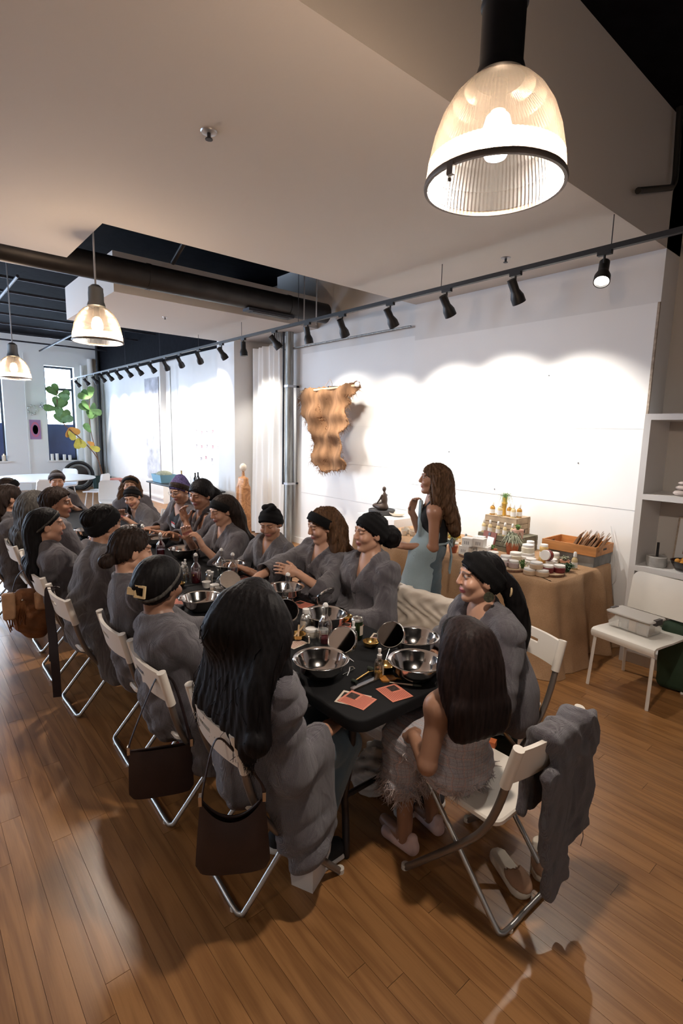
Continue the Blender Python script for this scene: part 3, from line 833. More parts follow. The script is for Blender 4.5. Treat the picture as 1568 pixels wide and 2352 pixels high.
def add_head(F, C, R, s=1.0, k=.012, male=False, mouth_open=0.0):
    def P(x, y, z): return C+s*(x*R[0]+y*R[1]+z*R[2])
    def r3(*v): return A3(*v)*s
    F.el(P(0, -.014, .030), r3(.0745, .094, .084), R, k)
    F.el(P(0, .026, -.030), r3(.0600, .0640, .078), R, .022)
    F.rc(P(-.047, .0, -.062), P(-.016, .056, -.096), .018*s, .017*s, .026); F.rc(P(.047, .0, -.062), P(.016, .056, -.096), .018*s, .017*s, .026)
    F.el(P(0, .064, -.098), r3(.021, .019, .017), R, .016)
    for q in (-1, 1):
        F.el(P(q*.041, .060, -.026), r3(.026, .026, .024), R, .02)
        F.rc(P(q*.016, .086, .031), P(q*.047, .072, .032), .0085*s, .008*s, .012)
        F.el(P(q*.0325, .1020, .0135), r3(.0175, .0150, .0095), R, .010, 'cut')
        F.el(P(q*.0320, .0760, .0120), r3(.0140, .0125, .0125), R, .003)
        F.el(P(q*.0785, -.010, -.008), r3(.0085, .0185, .0310), R, .006)
        F.rc(P(q*.070, .004, -.02), P(q*.074, .0, .004), .008*s, .008*s, .01)
    F.rc(P(0, .087, .022), P(0, .104, -.018), .0075*s, .0098*s, .010)
    F.el(P(0, .100, -.0255), r3(.0155, .0115, .0090), R, .008)
    F.el(P(0, .0850, -.0540), r3(.0225, .0110, .0062), R, .008)
    F.el(P(0, .0835, -.0655), r3(.0195, .0115, .0066), R, .008)
    if mouth_open: F.el(P(0, .098, -.060), r3(.014, .020, .006*mouth_open), R, .004, 'cut')

def head_cols(V, C, R, s, skin, eyes='open', brow=(.02, .013, .01), lip=(.36, .14, .11)):
    L = (V-C) @ R.T/s
    col = np.tile(np.array(skin), (len(V), 1))
    x, y, z = np.abs(L[:, 0]), L[:, 1], L[:, 2]
    near = (y > .03) & (z > -.12) & (z < .12) & (x < .09)
    def blend(mask, w, c):
        w = np.clip(w, 0, 1)*mask; col[:] = col*(1-w[:, None])+np.array(c)*w[:, None]
    # cheeks and nose warmer
    blend(near, .35*np.exp(-(((x-.042)/.02)**2+((z+.025)/.018)**2)), (skin[0]*1.05, skin[1]*.72, skin[2]*.70))
    blend(near, .30*np.exp(-((x/.014)**2+((z+.024)/.012)**2)), (skin[0]*1.05, skin[1]*.75, skin[2]*.72))
    zb = .034-.18*np.maximum(x-.03, 0)+.05*np.minimum(x-.03, 0)
    blend(near & (x > .010) & (x < .054), (1.15-np.abs(z-zb)/.0048)*.85, brow)
    lw = np.clip(1.25-np.sqrt((x/.0255)**2+((z+.0595)/.0125)**2), 0, .25)*4
    blend(near & (y > .06), lw, lip)
    blend(near & (y > .06) & (x < .021), np.clip(1.1-np.abs(z+.0602)/.0016, 0, 1)*.7, (.10, .03, .03))
    ed = np.sqrt(((x-.032)/.0150)**2+((z-.0125)/.0058)**2)
    if eyes == 'open':
        blend(near, np.clip((1-ed)*6, 0, 1), (.40, .37, .35))
        blend(near, np.clip((1-np.sqrt((x-.032)**2+(z-.0125)**2)/.0066)*4, 0, 1), (.018, .010, .008))
        blend(near, np.clip(1-np.abs(np.sqrt(((x-.032)/.0155)**2+((z-.0130)/.0078)**2)-1)/.16, 0, 1)*(z > .0105), (.02, .012, .01))
    else:
        blend(near & (np.abs(x-.032) < .0155), np.clip(1.2-np.abs(z-.0065-((x-.032)/.0155)**2*.003)/.0020, 0, 1)*.95, (.02, .012, .01))
    return col, L

def add_hand(F, Wr, d, n, side, curl=.5, thumb=.5, s=1.0, spread=.25, curls=None):
    """palm with four fingers and a thumb; n = palm normal (towards what is held), side = towards the thumb"""
    d = nrm(d); n = nrm(n-d*(n@d)); sd = np.cross(d, n); sd = sd*np.sign(sd@side+1e-9)
    R = np.stack([sd, d, n])
    F.rc(Wr-d*.02, Wr+d*.035*s, .0235*s, .026*s, .012)
    F.bx(Wr+d*.052*s, A3(.039, .042, .0125)*s, R, .012*s, .014)
    for i, (off, ln, r) in enumerate(((.029, .072, .0082), (.0100, .080, .0085), (-.0095, .075, .0082), (-.028, .060, .0074))):
        b = Wr+d*.088*s+sd*off*s
        c = (curls[i] if curls else curl)
        dd = nrm(d+sd*off*spread*14)
        a1 = c*.9; p = b; ang = a1*.6
        for j, fr in enumerate((.45, .32, .25)):
            q = p+s*ln*fr*(dd*math.cos(ang)+n*math.sin(ang))
            F.rc(p, q, r*s*(1-.06*j), r*s*(.95-.08*j), .004)
            p = q; ang += a1*(.95 if j == 0 else .7)
    t0 = Wr+d*.022*s+sd*.026*s; td = nrm(d*.62+sd*(.85-thumb*.4)+n*(.25+.55*thumb))
    t1 = t0+td*.040*s; t2 = t1+nrm(td+d*.5-sd*.25*thumb+n*.2)*.034*s
    F.rc(t0, t1, .0140*s, .0105*s, .008); F.rc(t1, t2, .0105*s, .0085*s, .004)

class Person:
    """a body as one continuous mesh, with clothes and hair as child meshes; all coordinates are relative to pos"""
    def __init__(s, pos, heading, top, look, label, skin='light', hs=1.0, bulk=1.0, seat=.47, stand=False, lean_back=.02, sh_w=.158, group=None, eyes='open', legs='fwd', seed=0, brow=(.02, .013, .01), lip=(.36, .12, .10), fine=.0045, mouth=0.0, twist=0.0):
        s.o = A3(pos[0], pos[1], 0); s.hs = hs; s.bulk = bulk; s.skin = SKINS[skin]; s.label = label; s.eyes = eyes; s.seed = seed; s.fineh = fine; s.brow = brow; s.lip = lip; s.mouth = mouth
        h = rad(heading); s.f = A3(math.sin(h), math.cos(h), 0); s.r = A3(math.cos(h), -math.sin(h), 0); s.z = A3(0, 0, 1)
        s.HR = head_frame(*look)
        tp = A3(*top)-s.o
        s.C = tp-s.HR[2]*.113*hs
        s.stand = stand
        s.hip = A3(0, 0, .92 if stand else seat+.085)
        s.NT = s.C-s.HR[2]*.070*hs-s.HR[1]*.022*hs
        base = s.NT-A3(0, 0, .085*hs)
        s.NB = base+(s.hip*A3(1, 1, 0)-base*A3(1, 1, 0))*.10
        ax = s.NB-s.hip; s.up = nrm(ax); s.tl = np.linalg.norm(ax)
        tw = rad(twist); s.sr = s.r*math.cos(tw)+s.f*math.sin(tw)
        s.tf = nrm(np.cross(s.up, s.sr)); s.sr = nrm(np.cross(s.tf, s.up)); s.TR = np.stack([s.sr, s.tf, s.up])
        s.hr = nrm(s.r-s.up*(s.r@s.up)); s.hf = np.cross(s.up, s.hr)
        s.chest = s.hip+ax*.66-s.tf*lean_back*.3; s.belly = s.hip+ax*.30-s.tf*lean_back
        s.sb = s.hip+ax*.90
        s.sh = {q: s.sb+s.sr*q*sh_w*bulk**.6-s.up*.035 for q in (-1, 1)}
        s.arm = {}; s.legs = legs
        if stand:
            s.hj = {q: s.hip+s.r*q*.09-s.z*.02 for q in (-1, 1)}; s.kn = {q: s.hip*0+s.r*q*.09+s.f*(.03*q)+A3(0, 0, .49) for q in (-1, 1)}; s.an = {q: s.r*q*.085+s.f*(.04*q-.03)+A3(0, 0, .09) for q in (-1, 1)}
        else:
            s.hj = {q: s.hip+s.r*q*.09 for q in (-1, 1)}; s.kn = {q: s.hip+s.r*q*.125+s.f*.43+A3(0, 0, -.02) for q in (-1, 1)}
            s.an = {q: s.kn[q]*A3(1, 1, 0)+s.f*.02+A3(0, 0, .09) for q in (-1, 1)}
        s.hands = {}; s.root = None; s.al = 1.0
    def W(s, p): return np.asarray(p, float)-s.o
    def set_arm(s, q, hand, pole=None, dirn=None, n=None, curl=.45, thumb=.5, side=None, curls=None, cuff=.55, sleeve=True):
        """q = -1 left, +1 right; hand = wrist position in world coordinates"""
        pl = pole if pole is not None else -s.z*.8+s.r*q*.7-s.f*.2
        el, wr = ik(s.sh[q], s.W(hand), .285*s.hs**.5*s.al, .245*s.hs**.5*s.al, pl)
        d = nrm(dirn) if dirn is not None else nrm(wr-el)
        s.arm[q] = (el, wr, d, -s.z if n is None else A3(*n), curl, thumb, -s.r*q if side is None else A3(*side), curls, cuff, sleeve)
        return s
    def lap(s, q):
        return s.set_arm(q, s.o+s.hip+s.f*.34+s.r*q*.09+A3(0, 0, .115), -s.z*.5+s.r*q*.9-s.f*.5, curl=.35, dirn=s.f*.9-s.r*q*.5)
    def body(s, name='person'):
        for q in (-1, 1):
            if q not in s.arm: s.lap(q)
        b = s.bulk; hs = s.hs; R = s.TR; R2 = np.stack([s.hr, s.hf, s.up])
        lo = np.minimum.reduce([s.C-.2, s.hip-.25]+[s.arm[q][1]-.2 for q in (-1, 1)]+[s.sh[q]-.14 for q in (-1, 1)]+[s.an[q]-.16 for q in (-1, 1)]+[s.kn[q]-.14 for q in (-1, 1)])
        hi = np.maximum.reduce([s.C+.2, s.hip+.25]+[s.arm[q][1]+.2 for q in (-1, 1)]+[s.sh[q]+.14 for q in (-1, 1)]+[s.an[q]+.27 for q in (-1, 1)]+[s.kn[q]+.14 for q in (-1, 1)])
        lo[2] = -.01
        fine = [(s.C-A3(.115, .115, .135)*hs, s.C+A3(.115, .115, .125)*hs, s.fineh)]
        for q in (-1, 1):
            wr, d = s.arm[q][1], s.arm[q][2]
            if s.hands.get(q, True): fine.append((np.minimum(wr, wr+d*.15)-.045, np.maximum(wr, wr+d*.15)+.045, max(.006, s.fineh)))
        F = Field(lo, hi, .017, fine)
        # torso
        F.el(s.chest, A3(.150*b, .100*b, .185), R, .04); F.el(s.belly, A3(.140*b, .108*b, .16), R2, .05); F.el(s.hip, A3(.165*b, .125*b, .12), R2, .05)
        F.rc(s.sh[-1], s.sh[1], .052, .052, .05)
        F.rc(s.NB-s.up*.01, s.sh[1], .055, .048, .04); F.rc(s.NB-s.up*.01, s.sh[-1], .055, .048, .04)
        F.rc(s.NT, s.NB, .050*hs, .056*hs, .02); F.rc(s.NB, s.sb, .056*hs, .07, .03)
        for q in (-1, 1):
            el, wr, d, n, curl, th, sd, cl, cuff, slv = s.arm[q]
            F.rc(s.sh[q], el, .046*hs, .037*hs, .03); F.rc(el, wr, .038*hs, .0255*hs, .015)
            add_hand(F, wr, d, n, sd, curl, th, hs*.98, curls=cl)
            F.rc(s.hj[q], s.kn[q], .085*b, .055, .04); F.rc(s.kn[q], s.an[q], .053, .034, .02)
            F.rc(s.an[q]-s.z*.045+s.f*.0, s.an[q]+s.f*.15-s.z*.06, .034, .028, .02)
        add_head(F, s.C, s.HR, hs, mouth_open=s.mouth)
        P, Q = F.net()
        col, L = head_cols(P, s.C, s.HR, hs, s.skin, s.eyes, s.brow, s.lip)
        s.root = link(name, np_mesh(name, P, Q, ['skin'], col), None, tuple(s.o))
        tag(s.root, s.label, 'person', 'people at the workshop')
        return s
    def part(s, name, F, m, cols=None, extra=None, label=None):
        P, Q = F.net()
        if extra is not None:
            Q = np.concatenate([Q, extra[1]+len(P)]); P = np.concatenate([P, extra[0]])
        o = link(name, np_mesh(name, P, Q, m if isinstance(m, list) else [m], cols), s.root)
        if label: o['label'] = label
        return o
    # -------------------------------------------------- clothes
    def robe(s, m='robe_grey', h=.011, hem=.30, open_=.17, tails=(), shirt=None, vwide=.42, skirt=True, puff=1.0, vmax=.075):
        b = s.bulk; R = s.TR; R2 = np.stack([s.hr, s.hf, s.up])
        pts = [s.NB, s.hip]+[s.sh[q] for q in (-1, 1)]+[s.arm[q][0] for q in (-1, 1)]+[s.arm[q][1] for q in (-1, 1)]+[s.kn[q] for q in (-1, 1)]+[t[1] for t in tails]
        lo = np.minimum.reduce(pts)-.22; hi = np.maximum.reduce(pts)+.20; lo[2] = max(lo[2], min(.02 if s.stand else hem-.14, min([t[1][2] for t in tails] or [9])-.1)); hi[2] = s.NB[2]+.12
        F = Field(lo, hi, h)
        F.el(s.chest, A3(.172*b, .122*b, .205), R, .05); F.el(s.belly-s.tf*.01, A3(.172*b, .135*b, .18), R2, .06); F.el(s.hip+s.z*.01, A3(.20*b, .160*b, .15), R2, .06)
        F.rc(s.sh[-1], s.sh[1], .066, .066, .05)
        for q in (-1, 1): F.rc(s.NB-s.up*.014, s.sh[q], .058, .064, .06); F.el(s.chest+s.tf*.075*b+s.sr*q*.07*b-s.up*.0, A3(.070, .062, .075), R, .05)
        for q in (-1, 1):
            el, wr, d, n, curl, th, sd, cl, cuff, slv = s.arm[q]
            cf = el+(wr-el)*cuff; fd = nrm(wr-el)
            F.rc(s.sh[q], el, .061, .070*puff, .06); F.rc(el, cf, .068*puff, .072*puff, .03)
            F.rc(el+(cf-el)*.35-s.z*.018, cf-s.z*.022, .055*puff, .058*puff, .03)
        # sleeve openings
        for q in (-1, 1):
            el, wr, d, n, curl, th, sd, cl, cuff, slv = s.arm[q]
            fd = nrm(wr-el); cf = el+(wr-el)*cuff
            F.rc(cf-fd*.05, wr+fd*.06, .047*puff, .085, .0, 'cut')
            F.plane(cf+fd*.012, -fd, cf-.14+fd*.09, cf+.14+fd*.09)
        if skirt:
            for q in (-1, 1):
                F.rc(s.hj[q], s.kn[q], .118*b, .092, .06)
                F.rc(s.kn[q]+s.f*.012, (s.kn[q]*A3(1, 1, 0))+s.f*.03+A3(0, 0, hem), .085, .088, .04)
            F.rc(s.hip+s.f*.1, (s.kn[-1]+s.kn[1])/2-s.f*.06, .11, .085, .06)
        for (a, c, ra, rb) in tails: F.rc(np.asarray(a), np.asarray(c), ra, rb, .05)
        # folds
        rs = np.random.RandomState(s.seed+11); ph = rs.uniform(0, 6.28, 8); o = s.hip
        def folds(x, y, z):
            u = (x*s.r[0]+y*s.r[1]); v = x*s.f[0]+y*s.f[1]; w = z
            ridge = lambda t_: 1-2*np.abs(np.sin(t_*.5))**.8
            q = .0095*ridge(38*u+10*np.sin(6*w+ph[0])+ph[1])*np.clip(.5+.5*np.sin(9*w+4*v+ph[6]), 0, 1)
            q += .0105*ridge(26*(w*.75+v*.5)+5*np.sin(9*u+ph[2])+ph[3])*np.clip(np.sin(7*u+5*w+ph[4]), 0, 1)
            q += .0045*np.sin(60*(u*.6-w*.5+v*.4)+ph[5]+4*np.sin(11*w+ph[7]))
            return q
        F.disp(folds)
        # neckline
        v0 = s.NB-s.up*open_+s.tf*.06
        def vcut(X, Y, Z):
            dx, dy, dz = X-v0[0], Y-v0[1], Z-v0[2]
            u = dx*s.sr[0]+dy*s.sr[1]+dz*s.sr[2]; v = dx*s.tf[0]+dy*s.tf[1]+dz*s.tf[2]; w = dx*s.up[0]+dy*s.up[1]+dz*s.up[2]
            return np.minimum((np.minimum(w*vwide, vmax)-np.abs(u))*.9, v+.055)
        F.fn_cut(vcut, s.NB-A3(.2, .2, .3), s.NB+A3(.2, .2, .15))
        F.rc(s.NB+s.up*.0, s.NT+s.up*.05, .064*s.hs, .07*s.hs, .0, 'cut')
        # collar band
        N = s.NB
        for q in (-1, 1):
            path = [N-s.tf*.066+s.up*.042, N-s.tf*.048+s.sr*q*.045+s.up*.040, N+s.sr*q*.070+s.up*.022-s.tf*.005, N+s.sr*q*(vmax-.009)-s.up*.018+s.tf*.055, N+s.sr*q*(.036+(vmax-.075)*.9)-s.up*(open_*.55)+s.tf*.108*b, N-s.up*(open_*1.05)+s.tf*.128*b+s.sr*q*.003]
            pp = [np.array(v) for v in bez(path, 4)]
            for i in range(len(pp)-1):
                F.rc(pp[i], pp[i+1], .0155, .0155, .006)
                F.rc(pp[i]-s.up*.018, pp[i+1]-s.up*.018, .014, .014, .01)
        s.robe_o = s.part('robe', F, m)
        return s
    def shirt(s, m='cloth_black', h=.012, scale=1.0, low=.0):
        b = s.bulk*scale; R = s.TR; R2 = np.stack([s.hr, s.hf, s.up])
        lo = np.minimum(s.NB, s.hip)-.28; hi = np.maximum(s.NB, s.hip)+.28
        F = Field(lo, hi, h)
        F.el(s.chest, A3(.160*b, .110*b, .195), R, .04); F.el(s.belly, A3(.150*b, .118*b, .17), R2, .05); F.el(s.hip, A3(.175*b, .135*b, .13), R2, .05); F.rc(s.sh[-1]*.7+s.sb*.3, s.sh[1]*.7+s.sb*.3, .056, .056, .04)
        for q in (-1, 1): F.el(s.chest+s.tf*.07*b+s.sr*q*.068*b, A3(.066, .058, .07), R, .05)
        v0 = s.NB-s.up*(.13+low)
        def ncut(X, Y, Z):
            dx, dy, dz = X-v0[0], Y-v0[1], Z-v0[2]
            u = dx*s.sr[0]+dy*s.sr[1]+dz*s.sr[2]; w = dx*s.up[0]+dy*s.up[1]+dz*s.up[2]; v = dx*s.tf[0]+dy*s.tf[1]+dz*s.tf[2]
            return np.minimum(np.minimum(w*1.0, .095)-np.abs(u), v+.12)
        F.fn_cut(ncut, s.NB-A3(.2, .2, .3), s.NB+A3(.2, .2, .2))
        s.part('shirt', F, m); return s
    def trousers(s, m='cloth_dark', h=.014, low=.10, fat=1.0):
        lo = np.minimum.reduce([s.hip]+[s.an[q] for q in s.an]+[s.kn[q] for q in s.kn])-.2; hi = np.maximum.reduce([s.hip]+[s.an[q] for q in s.an]+[s.kn[q] for q in s.kn])+.22; lo[2] = .0; R2 = np.stack([s.hr, s.hf, s.up])
        F = Field(lo, hi, h); b = s.bulk
        F.el(s.hip, A3(.185*b, .14*b, .14), R2, .05)
        for q in (-1, 1):
            F.rc(s.hj[q], s.kn[q], .098*b, .070, .04); e = s.an[q]*A3(1, 1, 0)+A3(0, 0, low+.05)
            F.rc(s.kn[q], e, .068*fat, .058*fat, .02)
        F.disp(lambda x, y, z: .003*np.sin(70*z+9*np.sin(14*x+8*y)+s.seed))
        F.plane(A3(0, 0, low), A3(0, 0, 1), lo, hi)
        s.part('trousers', F, m); return s
    def shoes(s, m='cloth_black', sole=None, h=.008, big=1.0):
        for q in (-1, 1):
            a = s.an[q]*A3(1, 1, 0)
            F = Field(a-A3(.24, .24, 0)+A3(0, 0, -.012), a+A3(.24, .24, .16), h)
            F.rc(a-s.f*.045+A3(0, 0, .045), a+s.f*.135+A3(0, 0, .038), .047*big, .043*big, .02); F.rc(a+A3(0, 0, .05), a+A3(0, 0, .105), .045*big, .042*big, .02)
            F.plane(A3(0, 0, .002), A3(0, 0, 1), a-.3, a+.3)
            sh = s.part('shoe', F, m)
            if sole:
                G = Field(a-A3(.24, .24, 0)+A3(0, 0, -.012), a+A3(.24, .24, .07), h)
                G.rc(a-s.f*.05+A3(0, 0, .014), a+s.f*.142+A3(0, 0, .014), .050*big, .048*big, .01); G.plane(A3(0, 0, .001), A3(0, 0, 1), a-.3, a+.3); G.plane(A3(0, 0, .028), A3(0, 0, -1), a-.3, a+.3)
                P, Q = G.net(); link('sole', np_mesh('sole', P, Q, [sole]), sh)
        return s
    # -------------------------------------------------- hair
    def H(s, x, y, z): return s.C+s.hs*(x*s.HR[0]+y*s.HR[1]+z*s.HR[2])
    def hairline(s, F, lift=0.0, cut=True):
        p = s.H(0, 0, -.022+lift); n = s.HR[2]*.73-s.HR[1]*.685
        F.plane(p, n, s.C-.19, s.C+.19)
    def cap(s, F, infl=.010, lift=0.0, vol=(0, 0, 0)):
        F.el(s.H(0, -.016, .031), A3(.0745+infl+vol[0], .094+infl+vol[1], .084+infl+vol[2])*s.hs, s.HR, .01)
        F.el(s.H(0, -.045, -.01), A3(.068+infl, .060+infl, .075)*s.hs, s.HR, .02)
        s.hairline(F, lift)
    def hair(s, style, m='hair_black', length=.5, seed=1, h=.0065, **kw):
        """style: bun, up, long, pony, curly, short"""
        rs = np.random.RandomState(seed); C = s.C; hs = s.hs
        lo = C-.19; hi = C+.19
        if 'knot' in kw:
            kp = s.H(*kw['knot'][0]); lo = np.minimum(lo, kp-.13); hi = np.maximum(hi, kp+.13)
        for pth in kw.get('locks', ()):
            for q in pth: q = np.asarray(q[:3])-s.o; lo = np.minimum(lo, q-.1); hi = np.maximum(hi, q+.1)
        F = Field(lo, hi, h)
        s.cap(F, kw.get('infl', .010), kw.get('lift', 0.0), kw.get('vol', (0, 0, 0)))
        if 'knot' in kw:
            (kx, ky, kz), kr = kw['knot']
            F.el(s.H(kx, ky, kz), A3(1.05, .9, .95)*kr, s.HR, .02)
        chains = []
        for pth in kw.get('locks', ()):
            P = [np.asarray(q[:3])-s.o for q in pth]; rr = [q[3] for q in pth]
            PP = np.array([list(v) for v in bez(P, 5)]); RR = np.interp(np.linspace(0, 1, len(PP)), np.linspace(0, 1, len(rr)), rr)
            for i in range(len(PP)-1): F.rc(PP[i], PP[i+1], RR[i], RR[i+1], .034)
            chains.append((PP, RR))
        wav = kw.get('wave', 0.0); gr = kw.get('groove', .0020); ph = rs.uniform(0, 6, 6)
        rt = s.HR[0]
        def grooves(x, y, zz):
            u = (x-C[0])*rt[0]+(y-C[1])*rt[1]; v = (x-C[0])*s.HR[1][0]+(y-C[1])*s.HR[1][1]; w = zz-C[2]
            a = np.arctan2(u, -v+.02)
            q = gr*np.sin(34*a+3*np.sin(15*w+ph[0])+ph[1])+gr*.7*np.sin(61*a+4*np.sin(21*w+ph[2]))
            if wav: q = q+wav*np.sin(55*w+9*np.sin(5*a+ph[3])+ph[4])*np.sin(14*a+12*w+ph[5])
            return q
        F.disp(grooves, .04)
        extra = None
        ns = kw.get('strands', 0)
        if ns and chains:
            paths = []; rad_ = []
            S_ = 16
            wts = np.array([c[1].mean()*len(c[0]) for c in chains]); wts = wts/wts.sum()
            for i in range(ns):
                PP, RR = chains[rs.choice(len(chains), p=wts)]
                t = np.linspace(0, 1+kw.get('over', .06)*rs.rand(), S_)
                base = np.stack([np.interp(np.clip(t, 0, 1), np.linspace(0, 1, len(PP)), PP[:, a]) for a in range(3)], 1)
                base[:, 2] -= np.maximum(t-1, 0)*length
                r_ = np.interp(np.clip(t, 0, 1), np.linspace(0, 1, len(RR)), RR)
                th = rs.uniform(0, 2*PI); e1 = rt; e2 = s.HR[1]
                amp = rs.uniform(*kw.get('amp', (.80, 1.08)))
                if i < ns*kw.get('stray', .12): amp *= 1.22
                off = (math.cos(th)*e1[None]+math.sin(th)*e2[None])*r_[:, None]*amp
                cu = kw.get('curl', .004)*(2.0 if i < ns*kw.get('stray', .12) else 1); fr = kw.get('cfreq', 6)
                jig = np.stack([np.sin(t*fr*6.28+rs.uniform(0, 6))*cu for _ in range(3)], 1)*np.clip(t*3, .1, 1)[:, None]
                paths.append(base+off+jig); rad_.append(np.linspace(1, .35, S_)*kw.get('srad', .0024)*rs.uniform(.7, 1.3))
            extra = tubes_np(np.array(paths), np.array(rad_), 4)
        o = s.part('hair', F, m, extra=extra)
        s.hair_o = o
        return s
    def band(s, m='headband_black', width=.068, infl=.019, lift=.013, h=.006, knot=None, tilt=0.0, full=False):
        F = Field(s.C-.17, s.C+.17, h)
        F.el(s.H(0, -.014, .030), A3(.0745+infl, .094+infl, .084+infl*.9)*s.hs, s.HR, .01)
        F.el(s.H(0, -.045, -.01), A3(.069+infl, .060+infl, .075)*s.hs, s.HR, .02)
        p = s.H(0, 0, -.022+lift); n = s.HR[2]*.73-s.HR[1]*.685
        F.plane(p, n, s.C-.19, s.C+.19)
        if not full: F.plane(p+n*width*s.hs, -n, s.C-.19, s.C+.19)
        if knot: F.el(s.H(*knot[0]), A3(1.3, .8, .9)*knot[1], s.HR, .012)
        F.disp(lambda x, y, z: .0018*np.sin(150*((x-s.C[0])*n[0]+(y-s.C[1])*n[1]+(z-s.C[2])*n[2])))
        s.part('headband', F, m); return s
    def child(s, name, mb, m, label=None):
        o = mb.build(name, m, s.root)
        if label: o['label'] = label
        return o
# ================================================================ chairs, tables, bags
mat('chair_white', (0.76, 0.70, 0.62), .42, bump=.03, bscale=120)
mat('chair_tube', (0.40, 0.39, 0.37), .32, metal=.9)
mat('chair_tube_dark', (0.235, 0.20, 0.175), .4, metal=.65)
mat('rubber_white', (.6, .56, .5), .6)
mat('table_black', (0.006, 0.006, 0.0068), .7, spec=.25, bump=.08, bscale=300)
mat('table_leg', (0.028, 0.021, 0.020), .42, metal=.3)
mat('bag_brown', (0.030, 0.0155, 0.0135), .5, bump=.18, bscale=420, var=.15, vscale=9)
mat('bag_tan', (0.215, 0.085, 0.030), .65, bump=.3, bscale=200, var=.35, vscale=12)
mat('bag_tan_light', (0.46, 0.27, 0.15), .65, bump=.2, bscale=200, var=.2, vscale=12)
mat('strap_dark', (0.022, 0.013, 0.017), .55)
mat('bag_green', (0.006, 0.014, 0.011), .6, bump=.15, bscale=300)
mat('paper_white', (0.62, 0.61, 0.60), .7)
mat('plastic_film', (0.66, 0.58, 0.49), .35, bump=.35, bscale=14, var=.08, vscale=10)
mat('chrome', (0.72, 0.70, 0.67), .16, metal=1.0)
mat('buckle', (.55, .5, .45), .25, metal=1.0)

def chair_proto():
    root = empty('folding_chair')
    # seat: dished plate with rounded corners
    n = 10; V = []; rows = []
    def seat_ring(ins, z):
        out = []; x1 = .185-ins; y0 = -.165+ins; y1 = .205-ins; r = .045
        for cx, cy, a0 in ((x1-r, y1-r, 0), (-x1+r, y1-r, PI/2), (-x1+r, y0+r, PI), (x1-r, y0+r, 1.5*PI)):
            for k in range(7):
                a = a0+PI/2*k/6; out.append((cx+r*math.cos(a), cy+r*math.sin(a), z+.012*max(0, -(cy+r*math.sin(a))/.165)*0))
        return out
    MB().rings([seat_ring(.012, .432), seat_ring(0, .437), seat_ring(0, .452), seat_ring(.006, .458), seat_ring(.05, .453), seat_ring(.10, .450)]).build('seat', 'chair_white', root)
    # backrest: curved plate with a slot for the hand, ends wrapped round the tubes
    b = MB(); nu, nv = 17, 7
    def bp(u, v, off):
        x = (u-.5)*.40; z = .655+.135*v; y = -.205-.028*v-.030*(1-(2*u-1)**2)+off
        return (x, y, z)
    front = [[bp(u/(nu-1), v/(nv-1), .009) for u in range(nu)] for v in range(nv)]
    back = [[bp(u/(nu-1), v/(nv-1), -.009) for u in range(nu)] for v in range(nv)]
    pts = [p for r in front for p in r]+[p for r in back for p in r]; fc = []
    hole = lambda u, v: v == 3 and 6 <= u <= 9
    o = nu*nv
    for v in range(nv-1):
        for u in range(nu-1):
            if hole(u, v): continue
            a = v*nu+u; fc.append((a, a+1, a+nu+1, a+nu)); fc.append((o+a, o+a+nu, o+a+nu+1, o+a+1))
    def side(a, c): fc.append((a, c, o+c, o+a))
    for u in range(nu-1): side(u+1, u); side((nv-1)*nu+u, (nv-1)*nu+u+1)
    for v in range(nv-1): side(v*nu, (v+1)*nu); side((v+1)*nu+nu-1, v*nu+nu-1)
    for u in range(6, 10): side(3*nu+u, 3*nu+u+1); side(4*nu+u+1, 4*nu+u)
    side(4*nu+6, 3*nu+6); side(3*nu+10, 4*nu+10)
    b.add(pts, fc)
    for q in (-1, 1): b.tube([(q*.203, -.196, .640), (q*.203, -.236, .80)], .020, 12, flat=1.0)
    b.build('backrest', 'chair_white', root)
    # long tubes carrying the backrest down to the front feet
    for q in (-1, 1):
        pth = bez([(q*.203, -.215, .71), (q*.203, -.175, .545), (q*.203, -.120, .415), (q*.203, -.02, .285), (q*.203, .21, .03), (q*.203, .232, .008)], 5)
        MB().tube(pth, .0145, 10, flat=1.0).build('front_leg', 'chair_tube_dark', root)
        MB().lathe([(.014, 0), (.017, .0), (.017, .02), (.014, .022)], 10, q*.203, .235, 0).build('foot', 'rubber_white', root)
    # U-shaped tube from below the seat front to the bar on the floor behind
    def U():
        P = [(-.168, .165, .432), (-.168, .02, .265), (-.168, -.165, .050)]
        P2 = bez(P+[(-.160, -.196, .017), (-.120, -.205, .014), (0, -.205, .014), (.120, -.205, .014), (.160, -.196, .017), (.168, -.165, .050), (.168, .02, .265), (.168, .165, .432)], 5)
        return P2
    MB().tube(U(), .0105, 10).build('rear_leg_frame', 'chair_tube', root)
    for q in (-1, 1): MB().lathe([(.009, .0), (.013, .0), (.013, .012), (.009, .016)], 8, q*.115, -.205, 0).build('foot', 'rubber_white', root)
    MB().tube([(-.168, .155, .425), (.168, .155, .425)], .008, 8).build('seat_rail', 'chair_tube', root)
    return root
CH0 = chair_proto(); _ch_used = [False]
def chair(x, y, heading, label):
    if not _ch_used[0]: o = CH0; _ch_used[0] = True
    else: o = copy_tree(CH0)
    o.location = (x, y, 0); o.rotation_euler = (0, 0, -rad(heading)); o.scale = (1.10, 1.03, 1.02)
    return tag(o, label, 'chair', 'white folding chairs')
chair(1.77, 1.09, 0, 'white folding chair with a grey robe over its back, under the girl')
chair(1.085, 1.735, 94, 'white folding chair with a brown tote, under the long-haired woman')
chair(1.055, 2.36, 92, 'white folding chair with a brown shoulder bag, under the claw-clip woman')
chair(1.06, 2.91, 92, 'white folding chair under the woman with a low bun')
chair(0.955, 3.67, 88, 'white folding chair with a dark sash hanging behind')
chair(0.945, 4.29, 90, 'white folding chair with a tan fringed bag')
